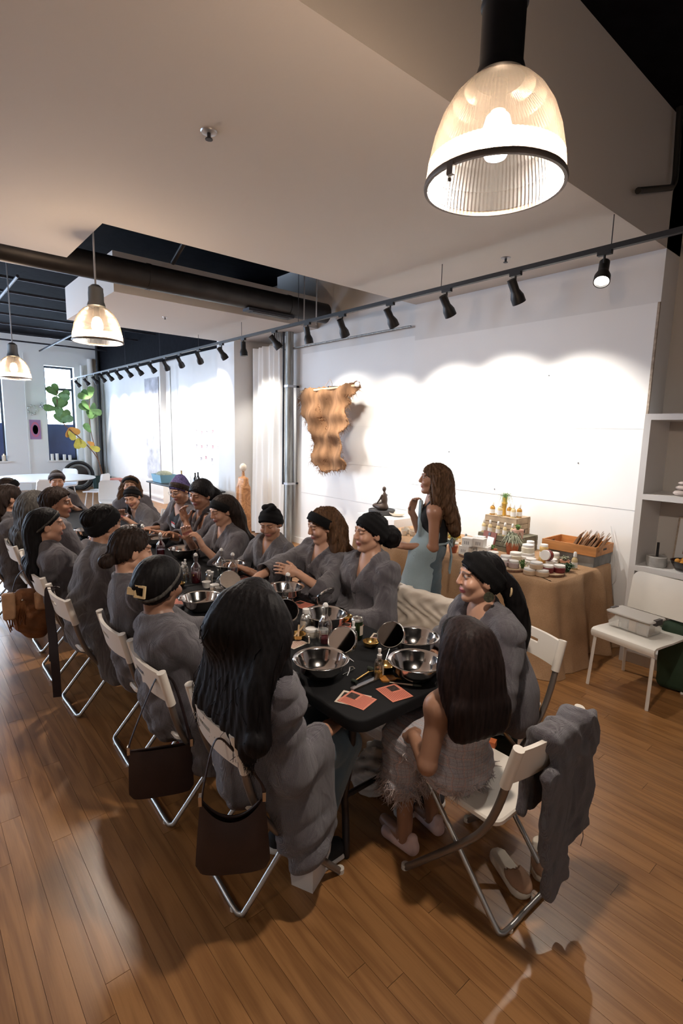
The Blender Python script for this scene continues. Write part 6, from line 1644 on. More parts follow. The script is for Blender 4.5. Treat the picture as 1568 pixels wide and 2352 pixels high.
for x, y, lab in ((1.427, 1.80, 'shiny steel bowl at the near left, beside the long-haired woman'), (1.765, 1.513, 'shiny steel bowl at the near right corner, next to the girl'), (1.985, 1.72, 'steel bowl partly behind the near right bowl'), (1.826, 2.269, 'steel bowl behind the clear swing-top bottle, before the closed-eyes woman'), (1.93, 2.84, 'steel bowl before the woman reaching across'), (1.382, 2.979, 'steel bowl at the left edge, before the claw-clip woman'), (1.93, 3.62, 'steel bowl before the woman in the head wrap'), (1.86, 4.33, 'steel bowl under the raised hands'), (1.85, 4.92, 'steel bowl before the woman holding her ponytail'), (1.84, 5.62, 'steel bowl before the woman with purple hair'), (1.42, 5.70, 'steel bowl half hidden at the far left of the table'), (1.45, 4.55, 'steel bowl hidden behind the left row of backs')):
    item('bowl', mk_bowl, x, y, lab, 'bowl', group=B)
item('mirror', mk_mirror, 1.585, 1.845, 'round chrome table mirror beside the near left bowl', 'mirror', rad(-58))
item('mirror', mk_mirror, 1.83, 1.75, 'round chrome table mirror between the two near right bowls', 'mirror', rad(-62))
item('mirror', mk_mirror, 1.62, 2.36, 'round chrome table mirror facing up beside the long black hair', 'mirror', rad(-20))
item('mirror', mk_mirror, 1.985, 2.50, 'round table mirror reflecting grey cloth, before the closed-eyes woman', 'mirror', rad(190))
item('mirror', mk_mirror, 1.66, 3.10, 'round table mirror reflecting dark cloth beside the left bowl', 'mirror', rad(-15))
item('mirror', mk_mirror, 1.46, 3.78, 'round table mirror before the broad person at the left', 'mirror', rad(100))
item('mirror', mk_mirror, 1.60, 5.3, 'round table mirror far down the table', 'mirror', rad(170))
for x, y, lab in ((1.85, 1.905, 'small brass bowl behind the mirror at the near right'), (1.715, 1.655, 'small brass bowl behind the spray bottle'), (1.388, 2.72, 'small brass bowl beside the long-haired woman\'s head'), (1.60, 2.225, 'small brass bowl with wooden tools before the pitcher'), (1.99, 2.28, 'small brass bowl beside the crossed-robe woman'), (1.47, 3.52, 'small brass dish left of the red bottle'), (1.86, 3.05, 'small brass bowl by the reaching hand')):
    item('brass', mk_brass, x, y, lab, 'bowl', group='small brass bowls')
item('swing', mk_swing_purple, 1.69, 2.10, 'clear swing-top bottle with dark dregs in the middle of the near table', 'bottle', 0)
item('swing_red', mk_swing_red, 1.62, 3.56, 'swing-top bottle a third full of red liquid', 'bottle', 0)
item('swing_red', mk_swing_red, 1.70, 4.45, 'farther swing-top bottle with red liquid', 'bottle', .5)
item('swing_clear', mk_swing, 1.85, 3.42, 'empty clear swing-top bottle before the head-wrap woman', 'bottle', 1)
item('swing_clear', mk_swing, 1.85, 3.60, 'clear bottle just behind the empty swing-top bottle', 'bottle', 1)
item('swing_clear', mk_swing, 1.87, 2.72, 'clear swing-top bottle peeking over the long black hair', 'bottle', 2)
item('swing_clear', mk_swing, 1.72, 4.95, 'clear swing-top bottle far down the table, before the ponytail holder', 'bottle', 2)
item('swing_clear', mk_swing, 1.60, 5.60, 'farthest clear swing-top bottle on the table', 'bottle', 2)
item('spray', mk_spray, 1.636, 1.625, 'small spray bottle with amber liquid at the near end', 'bottle', 1.9)
item('spray', mk_spray, 1.565, 3.67, 'small spray bottle left of the red bottle', 'bottle', 2.5)
item('spray', mk_spray, 1.615, 3.74, 'second small spray bottle behind the first', 'bottle', 2.5)
item('spray', mk_spray, 1.77, 1.96, 'small spray bottle hidden behind the mirror', 'bottle', 2.5)
item('drop', mk_dropper, 1.694, 1.985, 'small bottle with cream label and white cap', 'bottle', 2.4)
item('drop', mk_dropper, 1.70, 2.29, 'taller cream-labelled bottle before the steel bowl', 'bottle', 2.4, sc=1.5)
item('drop', mk_dropper, 1.68, 3.47, 'cream-labelled bottle right of the red bottle', 'bottle', 2.4, sc=1.15)
item('drop', mk_dropper, 1.83, 3.07, 'white bottle beside the dark mirror', 'bottle', 2.4)
for x, y, lab in ((1.675, 2.205, 'white-lidded cream jar before the labelled bottle'), (1.72, 2.16, 'small white-lidded jar behind the swing-top bottle'), (1.63, 3.28, 'white-lidded jar at the dark mirror')): item('jar', mk_jar, x, y, lab, 'jar', group='cream jars on the long table')
for x, y, lab in ((1.625, 3.40, 'small white cup left of the pouch'), (1.64, 3.22, 'small white cup behind the left steel bowl'), (1.76, 3.62, 'white cup lying among the bottles')): item('cup', mk_cup, x, y, lab, 'cup', group='small white cups')
item('glass', mk_glass, 1.60, 2.075, 'clear glass tumbler behind the near left bowl', 'glass'); item('glass', mk_glass, 1.56, 3.62, 'clear tumbler among the small spray bottles', 'glass')
item('pitcher', mk_pitcher, 1.69, 2.52, 'round glass pitcher with pink drink beside the chrome mirror', 'pitcher')
item('can', mk_can, 1.86, 2.03, 'green drink can with silver top', 'can', 2.2)
C = 'printed cards on the long table'
item('card', mk_card, 1.415, 1.530, 'pink printed card at the near left corner of the table', 'card', rad(-75), group=C); item('cardc', lambda: mk_card('card_cream'), 1.408, 1.548, 'cream card peeking out under the left pink card', 'card', rad(-62), group=C, z=TZ_-.0012)
item('card', mk_card, 1.585, 1.475, 'pink printed card at the near end before the girl', 'card', rad(-100), group=C, z=TZ_+.0016)
item('card', mk_card, 1.955, 2.68, 'pink printed card before the closed-eyes woman', 'card', rad(-80), group=C); item('card', mk_card, 1.955, 2.19, 'pink printed card behind the green can', 'card', rad(-60), group=C)
item('card', mk_card, 1.955, 3.45, 'pink printed card before the head-wrap woman', 'card', rad(-80), group=C); item('card', mk_card, 1.345, 3.21, 'pink printed card under the left steel bowl', 'card', rad(-100), group=C)
item('cardc', None, 1.98, 1.95, 'cream card with a photograph right of the green can', 'card', rad(-60), group=C); item('cardc', None, 1.545, 2.20, 'cream card under the brass bowl of tools', 'card', rad(-80), group=C); item('cardc', None, 1.375, 2.70, 'cream card under the brass bowl by the long black hair', 'card', rad(-80), group=C)
item('pouch', mk_pouch, 1.74, 3.36, 'crumpled black mesh pouch among the bottles', 'pouch', .6); item('pouch', mk_pouch, 1.62, 4.15, 'black mesh pouch farther down the table', 'pouch', 1.6)
# tools at the near end
t = thing('face_roller', 'gold-handled stone face roller at the near end', 'roller', (1.585, 1.665, TZ_+.01), rad(12)); MB().tube([(-.075, 0, .002), (.03, 0, .006)], .0045, 8).build('handle', 'brass', t); MB().tube([(.03, 0, .006), (.055, -.022, .008), (.055, .022, .008), (.03, 0, .006)], .002, 5).build('fork', 'brass', t); b = MB(); b.tube([(.058, -.022, .008), (.058, .022, .008)], .011, 12).build('stone', 'jade', t); MB().tube([(-.085, -.012, .003), (-.085, .012, .003)], .009, 10).build('stone', 'jade', t)
t = thing('gua_sha_stone', 'amber scraping stone beside the spray bottle', 'stone', (1.655, 1.585, TZ_), rad(-20)); MB().prism([(.05*math.cos(a)*(1-.25*math.cos(2*a)), .028*math.sin(a)) for a in [2*PI*k/20 for k in range(20)]], 0, .007).build('stone', 'amber_stone', t)
t = thing('tool_packet', 'clear packet of slim tools lying behind the pink cards', 'packet', (1.535, 1.615, TZ_), rad(3)); MB().rbox(-.085, .095, -.014, .014, 0, .008, .01).build('sleeve', 'clear_plastic', t); MB().tube([(-.07, .004, .004), (.085, .004, .004)], .003, 6).tube([(-.075, -.005, .004), (.075, -.003, .004)], .003, 6).build('tools', 'bristle', t)
t = thing('tweezers', 'gold tweezers right of the amber stone', 'tweezers', (1.72, 1.525, TZ_), rad(-48)); MB().tube([(-.06, .003, .004), (.02, .010, .004), (.06, .001, .004)], .003, 6).tube([(-.06, -.003, .004), (.02, -.010, .004), (.06, -.001, .004)], .003, 6).build('arms', 'brass', t)
t = thing('makeup_brush', 'slim brush lying right of the amber stone', 'brush', (1.675, 1.495, TZ_), rad(-52)); MB().tube([(-.07, 0, .006), (.035, 0, .006)], [.003, .0045], 8).build('handle', 'bristle', t); MB().tube([(.035, 0, .006), (.05, 0, .006), (.075, 0, .006)], [.005, .008, .004], 8).build('bristles', 'jade', t)
t = thing('eyelash_curler', 'chrome eyelash curler beside the near left bowl', 'curler', (1.555, 1.745, TZ_), rad(20)); MB().tube([(-.04, -.012, .004), (0, .0, .006), (.03, .012, .012)], .0025, 6).tube([(-.04, .012, .004), (0, .0, .006), (.03, -.012, .012)], .0025, 6).tube([(.03, -.016, .012), (.038, 0, .016), (.03, .016, .012)], .003, 6).build('arms', 'wire_chrome', t)
for k, (x, y, rz) in enumerate(((1.60, 2.24, .3), (1.605, 2.23, .9))):
    t = thing('wooden_spatula', ['pale wooden spatula resting in the brass bowl', 'second wooden spatula resting in the brass bowl'][k], 'spatula', (x, y, TZ_+.03), rz); b = MB().tube([(-.03, 0, -.018), (.07, 0, .022)], .006, 6, flat=.4).build('blade', 'brush_wood', t)
b = MB(); 
t = thing('phone', 'phone held up before the curly-haired woman at the left', 'phone', (1.36, 5.12, .90), rad(60)); b.rbox(-.036, .036, -.004, .004, -.07, .07, .004); b.build('case', 'can_silver', t); mat('screen_blue', (.2, .35, .55), .2, emit=(.35, .55, .8), estr=.6); MB().box(-.033, .033, -.0052, -.004, -.066, .066).build('screen', 'screen_blue', t, smooth=False)
# ================================================================ burlap table and its goods
m, nt, pr_ = _new('burlap'); N = nt.nodes; L = nt.links
tc = N.new('ShaderNodeTexCoord'); nz = N.new('ShaderNodeTexNoise'); nz.inputs['Scale'].default_value = 260; nz.inputs['Detail'].default_value = 2; nz2 = N.new('ShaderNodeTexNoise'); nz2.inputs['Scale'].default_value = 5; L.new(tc.outputs['Object'], nz.inputs['Vector']); L.new(tc.outputs['Object'], nz2.inputs['Vector'])
ad = N.new('ShaderNodeMath'); ad.operation = 'MULTIPLY_ADD'; ad.inputs[1].default_value = .6; L.new(nz.outputs['Fac'], ad.inputs[0]); h2 = N.new('ShaderNodeMath'); h2.operation = 'MULTIPLY'; h2.inputs[1].default_value = .4; L.new(nz2.outputs['Fac'], h2.inputs[0]); L.new(h2.outputs[0], ad.inputs[2])
rp = N.new('ShaderNodeValToRGB'); rp.color_ramp.elements[0].position = .32; rp.color_ramp.elements[1].position = .68; rp.color_ramp.elements[0].color = (.28, .155, .075, 1); rp.color_ramp.elements[1].color = (.50, .315, .18, 1); L.new(ad.outputs[0], rp.inputs['Fac']); L.new(rp.outputs['Color'], pr_.inputs['Base Color'])
bp = N.new('ShaderNodeBump'); bp.inputs['Strength'].default_value = .6; bp.inputs['Distance'].default_value = .004; L.new(nz.outputs['Fac'], bp.inputs['Height']); L.new(bp.outputs['Normal'], pr_.inputs['Normal']); pr_.inputs['Roughness'].default_value = .95; MATS['burlap'] = m
BZ = .748; BX0, BX1, BY0, BY1 = 3.82, 4.90, 1.915, 4.30
bt = thing('display_table', 'burlap-covered display table along the white wall', 'table', ((BX0+BX1)/2, (BY0+BY1)/2, 0))
MB().box(-(BX1-BX0)/2+.02, (BX1-BX0)/2-.02, -(BY1-BY0)/2+.02, (BY1-BY0)/2-.02, .70, .738).build('table_top', 'brush_wood', bt, smooth=False)
for sx in (-1, 1):
    for sy in (-1, 1): MB().tube([(sx*.46, sy*1.1, 0), (sx*.46, sy*1.1, .70)], .018, 8).build('leg', 'table_leg', bt)
def burlap_cloth():
    hx, hy = (BX1-BX0)/2, (BY1-BY0)/2; rings = []; per = []
    r = .05; seg = 46
    def edge():
        P = []
        cs = [(hx-r, hy-r, 0), (-hx+r, hy-r, PI/2), (-hx+r, -hy+r, PI), (hx-r, -hy+r, 1.5*PI)]
        for i, (cx, cy, a0) in enumerate(cs):
            for k in range(9): a = a0+PI/2*k/8; P.append((cx+r*math.cos(a), cy+r*math.sin(a), math.cos(a), math.sin(a)))
            nx_, ny_, _ = cs[(i+1) % 4]; a = a0+PI/2
            ex, ey = cx+r*math.cos(a), cy+r*math.sin(a); fx, fy = nx_+r*math.cos(a), ny_+r*math.sin(a)
            for k in range(1, seg): t_ = k/seg; P.append((ex+(fx-ex)*t_, ey+(fy-ey)*t_, math.cos(a), math.sin(a)))
        return P
    E = edge(); n_ = len(E); rg = random.Random(3)
    out = [[(x-nx*.06, y-ny*.06, .748) for x, y, nx, ny in E], [(x-nx*.012, y-ny*.012, .748) for x, y, nx, ny in E], [(x, y, .742) for x, y, nx, ny in E]]
    ph = [0]
    for i in range(1, n_): ph.append(ph[-1]+math.hypot(E[i][0]-E[i-1][0], E[i][1]-E[i-1][1]))
    for z in (.70, .6, .48, .35, .22, .10, .03, .004):
        d = (.748-z)/.748; ring = []
        for i, (x, y, nx, ny) in enumerate(E):
            s_ = ph[i]; corner = max(0, 1-abs(abs(x)-hx)/.22)*max(0, 1-abs(abs(y)-hy)/.22)
            f_ = .11*math.sin(s_*9+1.8*math.sin(s_*3.1))+.045*math.sin(s_*21+.7)+.04*math.sin(s_*4)
            back = 1.0 if nx < .5 else .15
            o_ = back*(.020*d+max(0, f_+.04)*d**.6+corner*.14*d**1.4+(.05*max(0, d-.9)*10*.3))
            if nx > .5: o_ = min(o_, .03)
            ring.append((x+nx*o_, y+ny*o_, z))
        out.append(ring)
    MB().rings(out, cap=False).add([(x-nx*.06, y-ny*.06, .748) for x, y, nx, ny in E], [tuple(range(n_))]).build('burlap_cloth', 'burlap', bt, ang=80)
burlap_cloth()
mat('bark', (.17, .085, .05), .9, var=.4, vscale=40); mat('slice_face', (.56, .40, .25), .7, var=.15, vscale=25)
def slice_(x, y, r, label, z=BZ):
    t = thing('wood_slice', label, 'board', (x, y, z)); rg = random.Random(int(x*1000))
    ra = [r*(1+.05*math.sin(3*a+x)+rg.uniform(-.02, .02)) for a in [2*PI*k/28 for k in range(28)]]
    MB().rings([[(q*f_*math.cos(2*PI*k/28), q*f_*math.sin(2*PI*k/28), zz) for k, q in enumerate(ra)] for f_, zz in ((.97, 0), (1, .004), (1, .018), (.97, .021))]).build('bark_rim', 'bark', t)
    MB().rings([[(q*.95*math.cos(2*PI*k/28), q*.95*math.sin(2*PI*k/28), zz) for k, q in enumerate(ra)] for zz in (.020, .0225)]).build('cut_face', 'slice_face', t); return t
slice_(4.10, 2.84, .165, 'round wood slice under the white boxes'); slice_(3.965, 2.38, .15, 'round wood slice under the lilac jars'); slice_(4.06, 2.045, .085, 'small wood slice under the two red jars')
# white boxes
mat('photo_ink', (.35, .33, .33), .6)
for x, y, z, lab in ((4.02, 2.90, 0, 'white product box, bottom left of the stack'), (4.13, 2.77, 0, 'white product box, bottom right of the stack'), (4.15, 2.90, 0, 'white product box, bottom rear of the stack'), (4.04, 2.885, 1, 'white product box, top left of the stack'), (4.10, 2.80, 1, 'white product box, top right of the stack'), (4.17, 2.86, 1, 'white product box, top rear of the stack')):
    t = thing('product_box', lab, 'box', (x, y, BZ+.023+z*.078), rad(12)+z*.05, 'white product boxes'); MB().box(-.048, .048, -.048, .048, 0, .060).build('carton', 'white_plastic', t, smooth=False); MB().box(-.049, .049, -.049, .049, .058, .077).build('lid', 'white_plastic', t, smooth=False)
    tx = MB(); 
    for k in range(3): tx.box(-.0492, -.0482, -.02+.018*k, -.012+.018*k, .018, .048)
    tx.build('lettering', 'photo_ink', t, smooth=False)
# crates
mat('crate_green', (.17, .155, .105), .8, var=.3, vscale=9); mat('crate_pale', (.40, .30, .20), .8, var=.25, vscale=9); mat('tray_orange', (.45, .195, .062), .5, var=.2, vscale=6, stretch=(6, 1, 6)); mat('crate_grey', (.19, .19, .185), .85, var=.25, vscale=9)
def crate(x, y, z, lx, ly, h_, m_, label, rz=0, slats=3):
    t = thing('wooden_crate', label, 'crate', (x, y, z), rz); hx, hy = lx/2, ly/2; sh_ = h_/slats
    for k in range(slats):
        z0, z1 = k*sh_+.003, (k+1)*sh_-.003
        MB().box(-hx, -hx+.009, -hy, hy, z0, z1).build('slat', m_, t, smooth=False); MB().box(hx-.009, hx, -hy, hy, z0, z1).build('slat', m_, t, smooth=False)
        MB().box(-hx+.009, hx-.009, -hy, -hy+.009, z0, z1).build('slat', m_, t, smooth=False); MB().box(-hx+.009, hx-.009, hy-.009, hy, z0, z1).build('slat', m_, t, smooth=False)
    n_ = max(3, int(ly/.085)); w_ = ly/n_
    for k in range(n_): MB().box(-hx, hx, -hy+k*w_+.002, -hy+(k+1)*w_-.002, h_-.001, h_+.009).build('board', m_, t, smooth=False)
    for sx in (-1, 1):
        for sy in (-1, 1): MB().box(sx*(hx-.03)-.015, sx*(hx-.03)+.015, sy*hy-.004, sy*hy+.004, 0, h_).build('corner_post', m_, t, smooth=False)
    MB().box(-.04, .04, -hy-.002, -hy+.001, h_*.12, h_*.3).build('hand_hole', 'print_dark', t, smooth=False)
    return t
crate(4.66, 2.86, BZ, .36, .46, .145, 'crate_green', 'weathered greenish crate, lower of the two stacked on the burlap'); crate(4.70, 2.90, BZ+.155, .26, .36, .165, 'crate_pale', 'pale slatted crate on top of the greenish crate')
CZ1, CZ2 = BZ+.155, BZ+.33
# grey crate and orange tray with brown paper bundles
g = thing('grey_crate', 'low grey wooden box under the orange tray', 'box', (4.76, 2.19, BZ)); MB().box(-.17, .17, -.235, .235, 0, .10).build('case', 'crate_grey', g, smooth=False)
tr_ = thing('wooden_tray', 'orange-brown wooden tray on the grey box', 'tray', (4.755, 2.19, BZ+.10), rad(1)); 
MB().box(-.185, .185, -.25, .25, 0, .008).build('base', 'tray_orange', tr_, smooth=False)
for y_, in ((-.25,), (.238,)): MB().box(-.185, .185, y_, y_+.012, .008, .085).build('end_board', 'tray_orange', tr_, smooth=False); MB().box(-.035, .035, y_-.001, y_+.013, .04, .058).build('hand_hole', 'print_dark', tr_, smooth=False)
for x_ in (-.185, .173): MB().box(x_, x_+.012, -.238, .238, .008, .085).build('side_board', 'tray_orange', tr_, smooth=False)
mat('brown_paper', (.34, .20, .115), .8, var=.25, vscale=14); rg = random.Random(9)
for k in range(9):
    t = thing('paper_bundle', 'brown paper gift bag in the orange tray, %s from the shelf end' % ORD[k], 'bag', (4.70+.05*(k % 2), 1.99+.027*k, BZ+.11), rad(rg.uniform(-10, 10)+20), 'brown paper bags in the tray')
    b = MB().rings([[(-.085, -.012, 0), (.085, -.012, 0), (.085, .012, 0), (-.085, .012, 0)], [(-.085, -.010, .11), (.085, -.010, .11), (.085, .010, .11), (-.085, .010, .11)], [(-.085, -.002, .175), (.085, -.002, .175), (.085, .002, .175), (-.085, .002, .175)]]); b.xf(Matrix.Rotation(rad(22+rg.uniform(0, 16)), 4, 'X')); b.build('sack', 'brown_paper', t, smooth=False)
    b = MB().tube([(-.02, 0, .17), (-.022, .0, .20), (0, 0, .215), (.022, 0, .20), (.02, 0, .17)], .002, 5); b.xf(Matrix.Rotation(rad(28), 4, 'X')); b.build('twine_handle', 'raw_edge', t)
# jars
def jar(x, y, z, r, h_, m_, label, lid='white_plastic', tilt=None, group='jars on the burlap table'):
    t = thing('lidded_jar', label, 'jar', (x, y, z), 0, group)
    r *= 1.12
    MB().lathe([(.003, 0), (r*.88, 0), (r, h_*.12), (r, h_*.62), (r*.86, h_*.72)], 24).build('jar', m_, t); MB().lathe([(r*.84, h_*.70), (r*.9, h_*.72), (r*.9, h_*.97), (r*.86, h_), (.003, h_)], 24).build('lid', lid, t)
    if tilt: t.rotation_euler = tilt
    return t
mat('jar_pink', (.62, .42, .34), .35); mat('jar_lilac', (.50, .40, .40), .3); mat('jar_sand', (.55, .40, .27), .4); mat('jar_red', (.17, .022, .028), .25); mat('jar_yellow', (.62, .42, .16), .35); mat('jar_pale', (.68, .64, .52), .35)
for a in ((4.115, 2.66, BZ, .048, .075, 'jar_pink', 'pink jar with white lid beside the white boxes'), (3.90, 2.42, BZ+.023, .040, .062, 'jar_lilac', 'lilac jar at the left of the wood slice'), (3.99, 2.45, BZ+.023, .046, .075, 'jar_lilac', 'large lilac jar at the rear of the wood slice'), (3.93, 2.335, BZ+.023, .040, .062, 'jar_lilac', 'lilac jar behind the little succulent'), (4.23, 2.50, BZ, .050, .085, 'jar_pale', 'tall pale jar with white lid'), (4.31, 2.43, BZ+.085, .050, .075, 'jar_pale', 'pale jar stacked on the white canister'), (4.31, 2.43, BZ, .062, .085, 'white_plastic', 'wide white canister carrying a pale jar'), (4.42, 2.47, BZ+.10, .034, .072, 'white_plastic', 'upper white canister beside the terracotta pot'), (4.42, 2.47, BZ, .040, .10, 'white_plastic', 'lower white canister beside the terracotta pot'), (4.47, 2.36, BZ, .036, .085, 'jar_yellow', 'yellow jar behind the pale jar'), (4.40, 2.32, BZ, .038, .075, 'jar_yellow', 'yellow jar with white lid in the middle'), (4.47, 2.36, BZ+.085, .034, .07, 'jar_yellow', 'yellow jar stacked highest'), (4.50, 2.27, BZ, .042, .09, 'jar_pale', 'pale jar behind the tilted red jar'), (4.22, 2.34, BZ, .045, .06, 'white_plastic', 'short white canister before the yellow jars'), (4.36, 2.22, BZ, .045, .062, 'white_plastic', 'short white canister under the tilted red jar'), (4.29, 2.19, BZ, .036, .058, 'white_plastic', 'small white canister before the tilted red jar'),
          (3.915, 2.175, BZ, .046, .055, 'jar_sand', 'sand-coloured jar, front left of the little pyramid'), (3.96, 2.09, BZ, .050, .055, 'jar_sand', 'sand-coloured jar, front right of the little pyramid'), (3.99, 2.19, BZ, .040, .055, 'jar_sand', 'sand-coloured jar, rear of the little pyramid'), (3.95, 2.14, BZ+.055, .048, .055, 'jar_sand', 'sand-coloured jar on top of the little pyramid'), (4.03, 2.08, BZ+.023, .043, .062, 'jar_red', 'dark red jar at the left on the small slice'), (4.11, 2.02, BZ+.023, .043, .062, 'jar_red', 'dark red jar at the right on the small slice')): jar(*a)
jar(4.30, 2.22, BZ+.10, .045, .075, 'jar_red', 'dark red jar lying tilted with its white lid to the room', tilt=(rad(0), rad(-80), 0))
# bottles
def pbottle(x, y, z, label, h_=.13, m_='amber_liquid', cap='white_plastic', r=.021, group='oil bottles on the burlap table'):
    t = thing('oil_bottle', label, 'bottle', (x, y, z), 0, group); MB().lathe([(.003, 0), (r, 0), (r, h_*.52), (r*.8, h_*.62), (r*.42, h_*.68), (r*.42, h_*.72)], 20).build('glass', m_, t); MB().lathe([(r*.5, h_*.71), (r*.55, h_*.72), (r*.5, h_*.95), (r*.3, h_), (.002, h_)], 16).build('cap', cap, t)
    MB().rings([[(r*1.02*math.cos(a), r*1.02*math.sin(a), zz) for a in [rad(110+14*k) for k in range(14)]] for zz in (h_*.10, h_*.42)], cap=False, closed=False).build('paper_label', 'white_plastic', t); return t
mat('oil_pale', (.70, .55, .30), .2, trans=.2)
for i, (x, y) in enumerate(((4.62, 3.03), (4.60, 2.93), (4.66, 2.86), (4.62, 2.79), (4.68, 2.76), (4.70, 2.98))): pbottle(x, y, CZ2, 'white-capped oil bottle on the top crate, %s from the left' % ['first', 'second', 'fourth', 'fifth', 'last', 'third, in the rear row'][i], .135, 'oil_pale' if i % 2 else 'amber_liquid', r=.026)
for i, (x, y) in enumerate(((4.53, 3.06), (4.52, 2.98), (4.51, 2.88), (4.505, 2.80), (4.51, 2.72))): pbottle(x, y, CZ1, 'slim white-capped bottle on the lower crate, %s from the left' % ['first', 'second', 'third', 'fourth', 'fifth'][i], .135, 'oil_pale')
for i, (x, y) in enumerate(((4.34, 3.26), (4.40, 3.18), (4.37, 3.36), (4.45, 3.30))): pbottle(x, y, BZ, 'small amber bottle behind the host, %s' % ['front one', 'rightmost', 'leftmost', 'rear one'][i], .125, 'amber_liquid', 'lamp_grey')
pbottle(4.40, 2.035, BZ, 'clear spray bottle standing alone before the grey box', .155, 'oil_pale', r=.026)
for i, (x, y) in enumerate(((4.36, 3.52), (4.28, 3.62), (4.27, 3.92), (4.36, 3.96), (4.33, 3.84))):
    t = thing('candle_jar', 'small glass candle jar, %s' % ['beside the gourd behind the host', 'just left of the host', 'farthest left on the burlap table', 'rear of the left trio', 'right of the left trio'][i], 'candle', (x, y, BZ), 0, 'candle jars'); MB().lathe([(.003, 0), (.036, 0), (.037, .08), (.035, .08), (.034, .005), (.003, .004)], 22, cap=False).build('glass', 'bottle_glass', t); MB().lathe([(.003, .005), (.033, .005), (.033, .05), (.003, .051)], 20).build('wax', 'white_plastic', t); MB().rings([[(.0375*math.cos(a), .0375*math.sin(a), zz) for a in [rad(150+14*k) for k in range(9)]] for zz in (.02, .058)], cap=False, closed=False).build('paper_label', 'card_cream', t)
mat('leaf_green', (.10, .19, .05), .6, var=.4, vscale=30); mat('leaf_dark', (.035, .085, .04), .6, var=.4, vscale=30); mat('terracotta', (.40, .115, .05), .8, var=.1); mat('pot_pink', (.62, .36, .28), .7); mat('leaf_lime', (.30, .42, .06), .6, var=.3, vscale=20)
def leafy(t, n_, r, h_, m_, seed, droop=0.0, w_=.006, name='leaves', z0=0.0):
    rg = random.Random(seed); b = MB()
    for k in range(n_):
        a = rg.uniform(0, 2*PI); q = rg.uniform(.35, 1)*r; hh = h_*rg.uniform(.4, 1)
        p0 = Vector((rg.uniform(-.01, .01), rg.uniform(-.01, .01), z0)); p1 = Vector((q*.5*math.cos(a), q*.5*math.sin(a), z0+hh)); p2 = Vector((q*math.cos(a), q*math.sin(a), z0+hh*(.85-droop*rg.uniform(.5, 1.6))))
        sd = Vector((-math.sin(a), math.cos(a), 0))*w_
        b.add([p0-sd*.4, p0+sd*.4, p1+sd, p1-sd, p2], [(0, 1, 2, 3), (3, 2, 4)])
    return b.build(name, m_, t, smooth=False)
t = thing('succulent', 'spiky green succulent on the wood slice of lilac jars', 'plant', (3.975, 2.275, BZ+.02)); leafy(t, 34, .075, .075, 'leaf_green', 1)
t = thing('herb_sprig', 'dark green herb sprigs lying before the grey box', 'plant', (4.27, 2.03, BZ)); leafy(t, 90, .09, .075, 'leaf_dark', 2, w_=.008)
t = thing('potted_plant', 'terracotta pot with feathery grey-green plant before the crates', 'plant', (4.43, 2.66, BZ)); MB().lathe([(.004, 0), (.045, 0), (.062, .10), (.066, .10), (.066, .125), (.060, .125), (.055, .105), (.004, .10)], 24, cap=False).build('pot', 'terracotta', t); mat('sage_leaf', (.26, .27, .19), .7, var=.3, vscale=30); leafy(t, 110, .15, .13, 'sage_leaf', 3, .7, .006, z0=.10)
t = thing('potted_plant', 'small terracotta pot half hidden beside the pink jar', 'plant', (4.22, 2.74, BZ)); MB().lathe([(.004, 0), (.032, 0), (.045, .075), (.04, .075), (.004, .065)], 20, cap=False).build('pot', 'terracotta', t); leafy(t, 20, .06, .05, 'leaf_green', 4, z0=.065)
t = thing('potted_plant', 'pale pink pot with a tuft on the lower crate', 'plant', (4.515, 2.665, CZ1)); MB().lathe([(.004, 0), (.052, 0), (.056, .085), (.051, .085), (.004, .08)], 24, cap=False).build('pot', 'pot_pink', t); leafy(t, 40, .05, .055, 'leaf_green', 5, z0=.08)
t = thing('bud_vase', 'slim yellow vase with trailing plant on the top crate', 'vase', (4.67, 2.925, CZ2)); mat('vase_yellow', (.62, .36, .06), .4); MB().lathe([(.004, 0), (.022, 0), (.018, .06), (.022, .11), (.030, .125), (.022, .145), (.026, .185), (.022, .185), (.004, .16)], 20, cap=False).build('vase', 'vase_yellow', t); leafy(t, 60, .12, .05, 'leaf_green', 6, 2.6, .0022, z0=.18)
t = thing('potted_plant', 'bright green plant in a bowl just right of the host', 'plant', (4.22, 3.20, BZ)); MB().lathe([(.004, 0), (.04, 0), (.06, .05), (.055, .05), (.004, .03)], 20, cap=False).build('pot', 'white_plastic', t); leafy(t, 60, .085, .11, 'leaf_lime', 7, z0=.04)
t = thing('potted_plant', 'small plant in a clay pot between the boxes and the host', 'plant', (4.04, 3.06, BZ)); MB().lathe([(.004, 0), (.034, 0), (.046, .07), (.042, .07), (.004, .06)], 20, cap=False).build('pot', 'terracotta', t); leafy(t, 30, .06, .10, 'sage_leaf', 8, z0=.06)
t = thing('potted_plant', 'small clay bowl plant behind the white canisters', 'plant', (4.50, 2.17, BZ)); MB().lathe([(.004, 0), (.03, 0), (.045, .04), (.041, .04), (.004, .03)], 20, cap=False).build('pot', 'pot_pink', t); leafy(t, 60, .06, .05, 'sage_leaf', 9, z0=.03)
